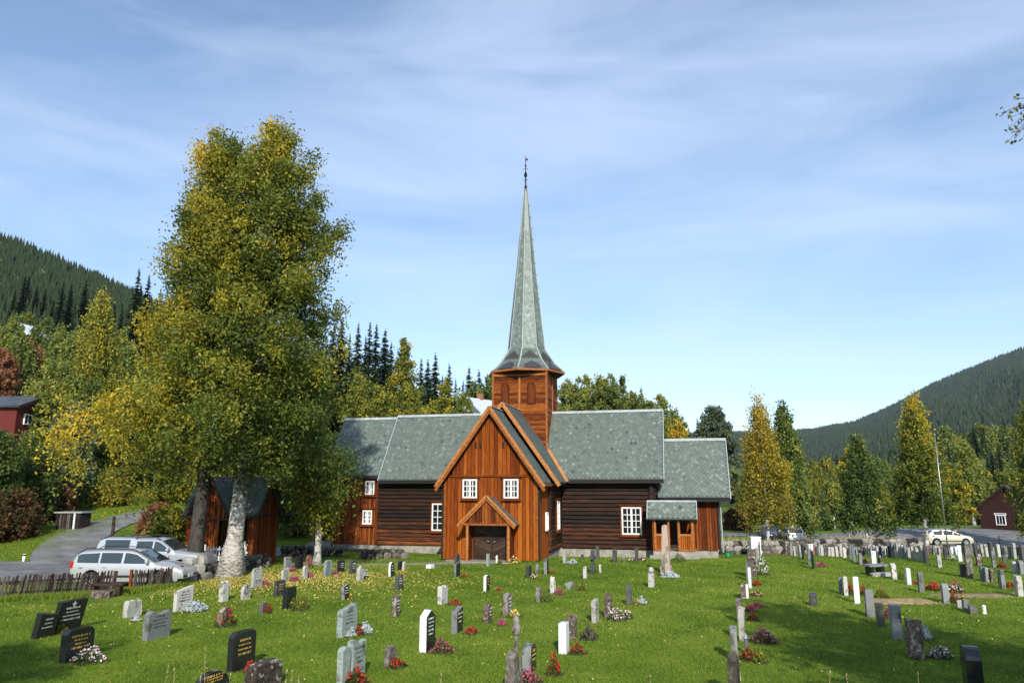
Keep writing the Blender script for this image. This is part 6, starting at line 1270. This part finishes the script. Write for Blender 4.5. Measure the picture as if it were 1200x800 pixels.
# broadleaf belt beyond the road, right side: copies of four trees
protos = []
for i, (yb, lf) in enumerate(((.55, 'leaf_green'), (.22, 'leaf_birch'), (.40, 'leaf_green'), (.38, 'leaf_birch'))):
    protos.append(tree_obj('deciduous_tree', '', 'tree', (0, 0, 0), broadleaf(rgT, 12, 3.6, PF_ROUND if i % 2 else PF_COL, nlimb=34, twigs=9, per=17, ls=.26, rc_=.6, ybase=yb, yvar=.13, trunk_r=.18, z0=.08), 'bark_dark', lf))
rnd = random.Random(17); used = set()
belt = []
for px in range(868, 1212, 13): belt.append((px + rnd.uniform(-5, 5), rnd.uniform(128, 150), rnd.uniform(545, 572), 'first line beyond the far road'))
for px in range(880, 1212, 12): belt.append((px + rnd.uniform(-5, 5), rnd.uniform(165, 215), rnd.uniform(525, 550), 'second line beyond the far road'))
for px in range(1085, 1212, 9): belt.append((px + rnd.uniform(-4, 4), rnd.uniform(240, 330), rnd.uniform(492, 520), 'wooded shoulder on the right'))
cnt = {}
for px, D, top, zone in sorted(belt, key=lambda b: (b[3], b[0])):
    k = rnd.randrange(4); o = protos[k] if k not in used else copy_tree(protos[k]); used.add(k)
    x, y, z = place(px, D); h = max(5, ht(px, top, D, z)); s = h / 12; o.location = (x, y, z - .2); o.scale = (s * rnd.uniform(.75, 1.0),) * 2 + (s,); o.rotation_euler.z = rnd.uniform(0, 6)
    cnt[zone] = cnt.get(zone, 0) + 1; c = ('broad yellow-green', 'olive', 'dark green', 'golden-olive')[k]
    o['label'] = f'{c} tree, number {cnt[zone]} from the left, {zone}'; o['group'] = 'broadleaf trees beyond the far road'
# spruces
def spruce(rg, h, Rb, n_w=46, nb=11, trunk_r=.16, fan=5):
    tb = MB(); tb.tube([(0, 0, 0), (0, 0, h * .5), (0, 0, h)], [trunk_r, trunk_r * .6, .01], 7, .4); V = []; T_ = []
    for i in range(n_w):
        t = .07 + .92 * (i / (n_w - 1)); z = t * h; Rr = Rb * (1 - t) ** .82 * rg.uniform(.8, 1.12) + .08
        for j in range(nb):
            az = 2 * math.pi * (j + rg.uniform(-.3, .3)) / nb + i * .7; L2 = Rr * rg.uniform(.7, 1.12); d = np.array([math.cos(az), math.sin(az), 0]); p = np.array([-d[1], d[0], 0]); w2 = .24 * L2 + .12; dz = -.40 * L2
            base = np.array([0, 0, z + rg.uniform(-.02, .02) * h]); tip = base + d * L2 + np.array([0, 0, dz + .12 * L2]); m1 = base + d * L2 * .5 + np.array([0, 0, dz * .45])
            tt = .5 + rg.normal() * .18
            for k in range(fan):
                s = (k + .5) / fan; c = base * (1 - s) + tip * s + np.array([0, 0, -.04 * L2 * math.sin(s * 3)]); ww = w2 * (1.15 - s * .8)
                a = c - d * L2 * .16; b = c + d * L2 * .16
                for sg in (-1, 1):
                    e = c + p * sg * ww + d * L2 * .08 + np.array([0, 0, -ww * rg.uniform(.3, .8)]); V += [a, e, b, c + np.array([0, 0, .03 - ww * .1])]; T_.append(tt + rg.normal() * .1)
    V = np.array(V); return tb, V, np.arange(len(V)).reshape(-1, 4), np.clip(T_, 0, 1)
sps = [tree_obj('spruce_tree', '', 'spruce tree', (0, 0, 0), spruce(rgT, 14, R_, nb=nb_), 'bark_dark', 'needle') for R_, nb_ in ((2.3, 11), (1.8, 10), (2.7, 12))]
su = set(); SPL = []
for px, top, D in ((147, 313, 118), (160, 321, 122), (176, 338, 130), (395, 373, 118), (386, 378, 126), (405, 388, 116), (415, 377, 122), (428, 375, 118), (436, 378, 124), (446, 384, 120), (454, 400, 128), (423, 392, 112), (490, 418, 118), (498, 420, 124), (507, 412, 116), (500, 440, 108), (524, 425, 112), (516, 438, 122), (548, 428, 118), (541, 444, 124), (560, 432, 122), (570, 436, 118), (574, 442, 110), (556, 446, 108), (532, 442, 118)): SPL.append((px, top, D, 'skyline left of the spire' if px > 200 else 'slope above the weeping birch'))
for px, top, D in ((673, 448, 118), (693, 444, 122), (733, 437, 96), (757, 452, 100), (715, 452, 116), (823, 488, 120), (812, 498, 116)): SPL.append((px, top, D, 'row behind the chancel'))
for px, top, D in ((900, 520, 200), (968, 534, 190), (985, 530, 196), (1058, 545, 180), (1120, 520, 190), (1128, 528, 184), (1171, 522, 170), (1180, 518, 176), (1165, 530, 182), (1158, 500, 300), (1136, 498, 320), (1110, 505, 310), (1185, 488, 300), (1148, 496, 305), (1124, 500, 330), (1196, 484, 310), (1102, 512, 330)): SPL.append((px, top, D, 'valley woods on the right'))
r3 = random.Random(8)
for i, px in enumerate(np.linspace(0, 210, 24)): D = r3.uniform(170, 240); SPL.append((px, 358 + r3.uniform(-20, 20) + (210 - px) * -.14, D, 'upper hillside on the left'))
cnt = {}
for px, top, D, zone in sorted(SPL, key=lambda b: (b[3], b[0])):
    k = r3.randrange(3); o = sps[k] if k not in su else copy_tree(sps[k]); su.add(k); x, y, z = place(px, D); h = ht(px, top, D, z)
    if h > 24: z += h - 24; h = 24
    h = max(h, 7); s = h / 14; zz = at_depth(px, top, D)[2] - h; o.location = (x, y, min(z, zz + .5) - .3); o.scale = (s * .95 * r3.uniform(.85, 1.1),) * 2 + (s,); o.rotation_euler.z = r3.uniform(0, 6)
    cnt[zone] = cnt.get(zone, 0) + 1; o['label'] = f'dark spruce, number {cnt[zone]} from the left in the {zone}'; o['group'] = 'spruces around the church'

# far woods that read as one mass: small jagged conifers and rounded broadleaf clumps over the slopes
def forest(name, n, az, dist, hts, seed, tiers=4, dec=.12, tintb=.4, mask=None, matn='far_wood', wid=.17):
    rg = np.random.default_rng(seed); a = np.radians(rg.uniform(*az, n)); u = rg.uniform(0, 1, n); D = np.sqrt(dist[0] ** 2 + u * (dist[1] ** 2 - dist[0] ** 2)); X = D * np.sin(a); Y = D * np.cos(a); Z = G(X, Y)
    if mask is not None: k = mask(X, Y, np.degrees(a), D); X, Y, Z, D = X[k], Y[k], Z[k], D[k]; n = len(X)
    h = rg.uniform(*hts, n); isd = rg.uniform(0, 1, n) < dec; V = []; T_ = []; m = 6
    for t in range(tiers):
        z0 = t / tiers * .9; z1 = min(1, z0 + 1.5 / tiers); r = wid * (1 - z0) ** .8 * h * rg.uniform(.85, 1.15, n)
        r = np.where(isd, h * .30 * (math.sin(math.pi * (t + .8) / (tiers + .6))), r); zt = np.where(isd, (z0 + .5 / tiers * 1.6), z1)
        for j in range(m):
            a0 = 2 * math.pi * j / m + t; a1 = a0 + 2 * math.pi / m * 1.15; jj = rg.uniform(.75, 1.2, n)
            p0 = np.stack([X + r * jj * math.cos(a0), Y + r * jj * math.sin(a0), Z + z0 * h - .05 * h], -1); p1 = np.stack([X + r * math.cos(a1), Y + r * math.sin(a1), Z + z0 * h - .02 * h], -1); p2 = np.stack([X, Y, Z + np.where(isd, np.minimum(zt * h, h), z1 * h)], -1)
            V.append(np.stack([p0, p1, p2], 1)); T_.append(np.where(isd, tintb + .35 + rg.normal(size=n) * .15, tintb * .55 + rg.normal(size=n) * .08))
    V = np.concatenate(V).reshape(-1, 3); o = np_mesh(name, V, np.arange(len(V)).reshape(-1, 3), np.clip(np.concatenate(T_), 0, 1), M[matn]); return tag(o, kind='stuff')
M['far_wood'] = leafmat('far_woods', [(0, (.012, .022, .010)), (.25, (.028, .046, .018)), (.5, (.055, .082, .027)), (.75, (.13, .145, .04)), (1, (.25, .21, .05))], 0, .9)
def leafy_wood(name, n, az, dist, hts, seed, per=46, lo=.4, sd=.2, leafn='far_wood'):
    rg = np.random.default_rng(seed); a = np.radians(rg.uniform(*az, n)); D = np.sqrt(rg.uniform(dist[0] ** 2, dist[1] ** 2, n)); X = D * np.sin(a); Y = D * np.cos(a); Z = G(X, Y); h = rg.uniform(*hts, n)
    q = rg.normal(size=(n, per, 3)); q /= np.linalg.norm(q, axis=2)[..., None]; q *= rg.uniform(.55, 1.05, (n, per, 1)); q = q * np.stack([h * .24, h * .24, h * .42], -1)[:, None, :]
    C_ = (np.stack([X, Y, Z + h * .52], -1)[:, None, :] + q).reshape(-1, 3); s = np.repeat(h * (.085 if per < 60 else .06), per)[:, None]
    A = rg.normal(size=C_.shape); A /= np.linalg.norm(A, axis=1)[:, None]; B = np.cross(A, rg.normal(size=C_.shape)); B /= np.linalg.norm(B, axis=1)[:, None]; V = np.stack([C_ - A * s, C_ - B * s, C_ + A * s, C_ + B * s], 1).reshape(-1, 3)
    t = np.clip(np.repeat(rg.normal(lo, sd, n), per) + rg.normal(size=n * per) * .06, 0, 1); tag(np_mesh(name, V, np.arange(len(V)).reshape(-1, 4), t, M[leafn]), kind='stuff')
forest('hillside_woods', 17000, (-42, 3), (195, 560), (7, 12), 1, dec=0, wid=.15)
leafy_wood('hillside_broadleaf_wood', 700, (-40, 4), (215, 450), (6, 10), 12, per=80, lo=.5)
forest('valley_woods', 4200, (2, 42), (230, 900), (10, 17), 3, dec=0, tintb=.42)
leafy_wood('valley_broadleaf_wood', 1300, (4, 42), (200, 900), (9, 15), 13, lo=.55)
forest('mountain_woods', 42000, (8, 40), (900, 3100), (13, 22), 4, tiers=2, dec=0, tintb=.40, wid=.26)
leafy_wood('mountain_broadleaf_wood', 2600, (8, 40), (900, 2600), (12, 18), 14, per=14, lo=.5)
# broadleaf trees low on the left slope, one object each
rnd = random.Random(29); n_ = 0
for px in range(-10, 640, 12):
    D = rnd.uniform(100, 165); x, y, z = place(px + rnd.uniform(-5, 5), D); k = rnd.choice((0, 2, 2, 1, 0, 3)); o = copy_tree(protos[k]); s_ = rnd.uniform(.75, 1.05); n_ += 1
    o.location = (x, y, z - .2); o.scale = (s_ * rnd.uniform(.8, 1.05),) * 2 + (s_,); o.rotation_euler.z = rnd.uniform(0, 6)
    c = ('broad yellow-green', 'olive', 'dark green', 'golden-olive')[k]; o['label'] = f'{c} tree, number {n_} from the left on the lower wooded slope'; o['group'] = 'broadleaf trees on the lower slope'

# ------------------------------------------------------------------ trees behind the camera (they shade the foreground) and the twig at upper right
T0 = broadleaf(rgT, 13.5, 3.6, PF_ROUND, nlimb=60, twigs=12, per=26, ls=.12, rc_=.45, ybase=.45, trunk_r=.22, z0=.2)
def back_tree(x, y, s, label, T_=None): 
    global bt0
    if T_ is not None: o = bt0 = tree_obj('birch_tree', label, 'birch tree', (x, y, g(x, y) - .1), T_, 'bark', 'leaf_birch', 'trees on the bank behind the viewpoint')
    else: o = copy_tree(bt0); o.location = (x, y, g(x, y) - .1)
    o['label'] = label; o.scale = (s, s, s); o.rotation_euler.z = x; return o
back_tree(11.2, -1.5, 1.15, 'birch on the bank just right of the viewpoint', T0)
for (x, y, s) in ((14.0, -7, 1.15), (6.8, -8.5, .95), (19.5, -5, 1.1), (-10.5, -4.0, .95), (-17, -7, 1.1), (-5.6, -9.5, .92), (25, -2, 1.1)): back_tree(x, y, s, f'birch on the bank behind the viewpoint, {"right" if x > 0 else "left"} side, {abs(round(y))} paces back')
# overhanging twig: a limb reaching from the right-hand bank birch
root = thing('birch_branch', 'leafy birch twig reaching into the sky at the upper right edge', 'branch', (0, 0, 0)); q = MB(); rg = np.random.default_rng(3)
def pt(px, py, D): return Vector(at_depth(px, py, D))
stem = [Vector((11.2, -1.3, 9.0)), Vector((9.6, 2.5, 9.4)), pt(1290, 95, 8.4), pt(1225, 120, 8.6), pt(1196, 128, 8.7)]; q.tube(stem, [.06, .045, .02, .008, .004], 6)
Cs = []
for (px, py) in ((1173, 133), (1178, 131), (1184, 139), (1190, 129), (1192, 115), (1188, 116), (1186, 127), (1181, 151), (1186, 155), (1182, 166), (1187, 167), (1190, 150), (1193, 146), (1196, 128), (1198, 125), (1197, 140), (1199, 152), (1198, 162), (1192, 158), (1203, 135), (1208, 120), (1206, 150), (1215, 130), (1220, 145), (1214, 112), (1188, 131), (1199, 134), (1194, 153)):
    p = pt(px, py, 8.7 + rg.uniform(-.15, .15)); a = stem[-1] if px > 1185 else pt(1190, py, 8.7); q.tube([stem[3] if py < 140 else pt(1205, 135, 8.65), (p + stem[3]) / 2 + Vector((0, 0, .03)), p], [.004, .003, .002], 3, cap=False)
    for _ in range(3): Cs.append([p.x + rg.normal() * .018, p.y + rg.normal() * .03, p.z + rg.normal() * .018])
q.build('branch', M['bark_dark'], root, fix=False); V, Q = leaf_quads(np.array(Cs), .030, rg, .5, .7); np_mesh('leaves', V, Q, rg.uniform(.15, .6, len(Cs)), M['leaf_birch'], root)

# ------------------------------------------------------------------ lawn: grass blades, fallen leaves, dry stalks
def scatter_grass():
    rg = np.random.default_rng(21); n = 520000; D = 13.2 + (47 - 13.2) * rg.uniform(0, 1, n) ** 1.15; u = rg.uniform(-.74, .74, n); X = u * D; Y = D
    lx, ly = X - (-1.15), Y - 43.03; c, s = math.cos(YAW), math.sin(YAW); px_ = lx * c + ly * s; py_ = -lx * s + ly * c
    k = ~((py_ > -.3) & (abs(px_) < 13.5) & ((abs(px_) < 3) | (py_ > 6.2))); k &= ~((X < -13.5 + (Y - 26) * -.12) & (Y > 26.0 + (X + 13) * -.28)); X, Y, D = X[k], Y[k], D[k]; n = len(X); Z = G(X, Y)
    h = rg.uniform(.025, .062, n) * (1 + (D - 13) * .012); wd = .006 * (1 + (D - 13) * .06); a = rg.uniform(0, math.pi, n); ln = rg.normal(size=(n, 2)) * .6 * h[:, None]
    p0 = np.stack([X - np.cos(a) * wd, Y - np.sin(a) * wd, Z - .004], -1); p1 = np.stack([X + np.cos(a) * wd, Y + np.sin(a) * wd, Z - .004], -1); p2 = np.stack([X + ln[:, 0], Y + ln[:, 1], Z + h], -1)
    f = .5 + .10 * np.sin(X * .23 + 2 * np.sin(Y * .13)) + .08 * np.sin(Y * .31 - X * .12) + .12 * np.sin(X * .9 + 1.3 * np.sin(Y * .5)) * np.cos(Y * .8) + .10 * np.sin(X * 2.3 + Y * 1.7) + rg.normal(size=n) * .15
    V = np.stack([p0, p1, p2], 1).reshape(-1, 3); tag(np_mesh('grass', V, np.arange(3 * n).reshape(-1, 3), np.clip(f, 0, 1), M['grass']), kind='stuff')
scatter_grass()
def scatter_leaves():
    rg = np.random.default_rng(31); P = []
    for (cx, cy, sx, sy, n) in ((-10.5, 34.5, 3.2, 2.0, 7500), (-9, 32.5, 4.2, 2.2, 2600), (-13.5, 30, 4, 2.5, 800), (-4, 31, 5, 4, 350), (-9, 26, 6, 4, 220), (23, 62, 2, 1.5, 120)):
        P.append(np.stack([rg.normal(cx, sx, n), rg.normal(cy, sy, n)], -1))
    n = 1300; D = 13.5 + 31 * rg.uniform(0, 1, n) ** .8; P.append(np.stack([rg.uniform(-.72, .72, n) * D, D], -1)); P = np.concatenate(P)
    k = (P[:, 1] < 43 + P[:, 0] * .24) & ~((P[:, 0] < -14) & (P[:, 1] > 27)); P = P[k]; n = len(P); Z = G(P[:, 0], P[:, 1]) + rg.uniform(.02, .06, n)
    C_ = np.stack([P[:, 0], P[:, 1], Z], -1); V, Q = leaf_quads(C_, .028 * 1, rg, 0, .75); tag(np_mesh('fallen_leaves', V, Q, rg.uniform(0, 1, n), M['fallen']), kind='stuff')
scatter_leaves()
def stalks():
    for i, (px, top, D, lean) in enumerate(((240, 760, 5.2, -.12), (197, 783, 5.0, .1), (204, 786, 5.1, -.08), (236, 786, 4.9, .05), (270, 792, 5, .1), (336, 788, 5, .05), (342, 786, 5.2, -.04), (350, 790, 5, -.1), (517, 790, 5.2, .05), (868, 790, 5.1, .02), (973, 787, 5.0, .2), (992, 793, 5.1, -.15), (1076, 790, 5.2, .1), (762, 792, 5.0, .06))):
        x, y, zt = at_depth(px, top, D); zb = g(x, y); h = zt - zb; t = thing('dry_grass_stalk', f'pale dry grass stalk at the bottom edge, {ORD[i]} in the list from the left', 'grass stalk', (x - lean * h * .5, y, zb), 0, 'dry grass stalks at the bottom edge')
        q = MB(); q.tube([(0, 0, 0), (lean * h * .2, 0, h * .5), (lean * h * .5, 0, h)], [.003, .0025, .0012], 4, .4); q.build('stem', M['drygrass'], t); q = MB(); r_ = random.Random(i)
        for k in range(14): zz = h - .14 + k * .011; xx = lean * h * .5 * (zz / h) ** 1.3; a = r_.uniform(0, 6); q.face([(xx, 0, zz), (xx + .006 * math.cos(a), .006 * math.sin(a), zz + .012), (xx, 0, zz + .022), (xx - .004 * math.cos(a), -.004 * math.sin(a), zz + .01)], r_.random())
        q.build('seed_head', M['drygrass'], t, fix=False)
stalks()
# verge weeds along the walls and the far bank
def weeds(name, pts, n, hr, m_, seed, spread=.4, wd=.012):
    rg = np.random.default_rng(seed); V = []
    P = [on_ground(*p) for p in pts]; seg = list(zip(P[:-1], P[1:])); per = n // len(seg)
    for a, b in seg:
        t = rg.uniform(0, 1, per); X = a[0] + (b[0] - a[0]) * t + rg.normal(size=per) * spread; Y = a[1] + (b[1] - a[1]) * t + rg.normal(size=per) * spread; Z = G(X, Y); h = rg.uniform(*hr, per); an = rg.uniform(0, 3.14, per); ln = rg.normal(size=(per, 2)) * .3 * h[:, None]
        V.append(np.stack([np.stack([X - np.cos(an) * wd, Y - np.sin(an) * wd, Z], -1), np.stack([X + np.cos(an) * wd, Y + np.sin(an) * wd, Z], -1), np.stack([X + ln[:, 0], Y + ln[:, 1], Z + h], -1)], 1))
    V = np.concatenate(V).reshape(-1, 3); tag(np_mesh(name, V, np.arange(len(V)).reshape(-1, 3), rg.uniform(.2, .95, len(V) // 3), M[m_]), kind='stuff')
weeds('wall_weeds', [(0, 704), (133, 697), (214, 685)], 9000, (.08, .26), 'grass', 3, .22)
weeds('verge_grass', [(0, 650), (40, 640), (60, 628)], 9000, (.06, .2), 'grass', 4, 1.4, .012)
weeds('lane_verge_grass', [(70, 628), (130, 606)], 6000, (.06, .2), 'grass', 5, 1.0, .012)
weeds('dry_bank_grass', [(860, 637), (1000, 636.5), (1040, 636)], 5000, (.2, .6), 'drygrass', 6, 3.0, .03)

# ------------------------------------------------------------------ air
hm = bpy.data.materials.new('haze'); hm.use_nodes = True; hn = hm.node_tree; hn.nodes.clear(); ho = hn.nodes.new('ShaderNodeOutputMaterial'); hv = hn.nodes.new('ShaderNodeVolumePrincipled')
hv.inputs['Color'].default_value = (.72, .82, 1, 1); hv.inputs['Density'].default_value = .00006; hv.inputs['Anisotropy'].default_value = .2; hn.links.new(hv.outputs[0], ho.inputs['Volume'])
hz = MB(); hz.box(-4200, 4200, -4200, 4200, -42, 900); tag(hz.build('haze', hm), kind='stuff')
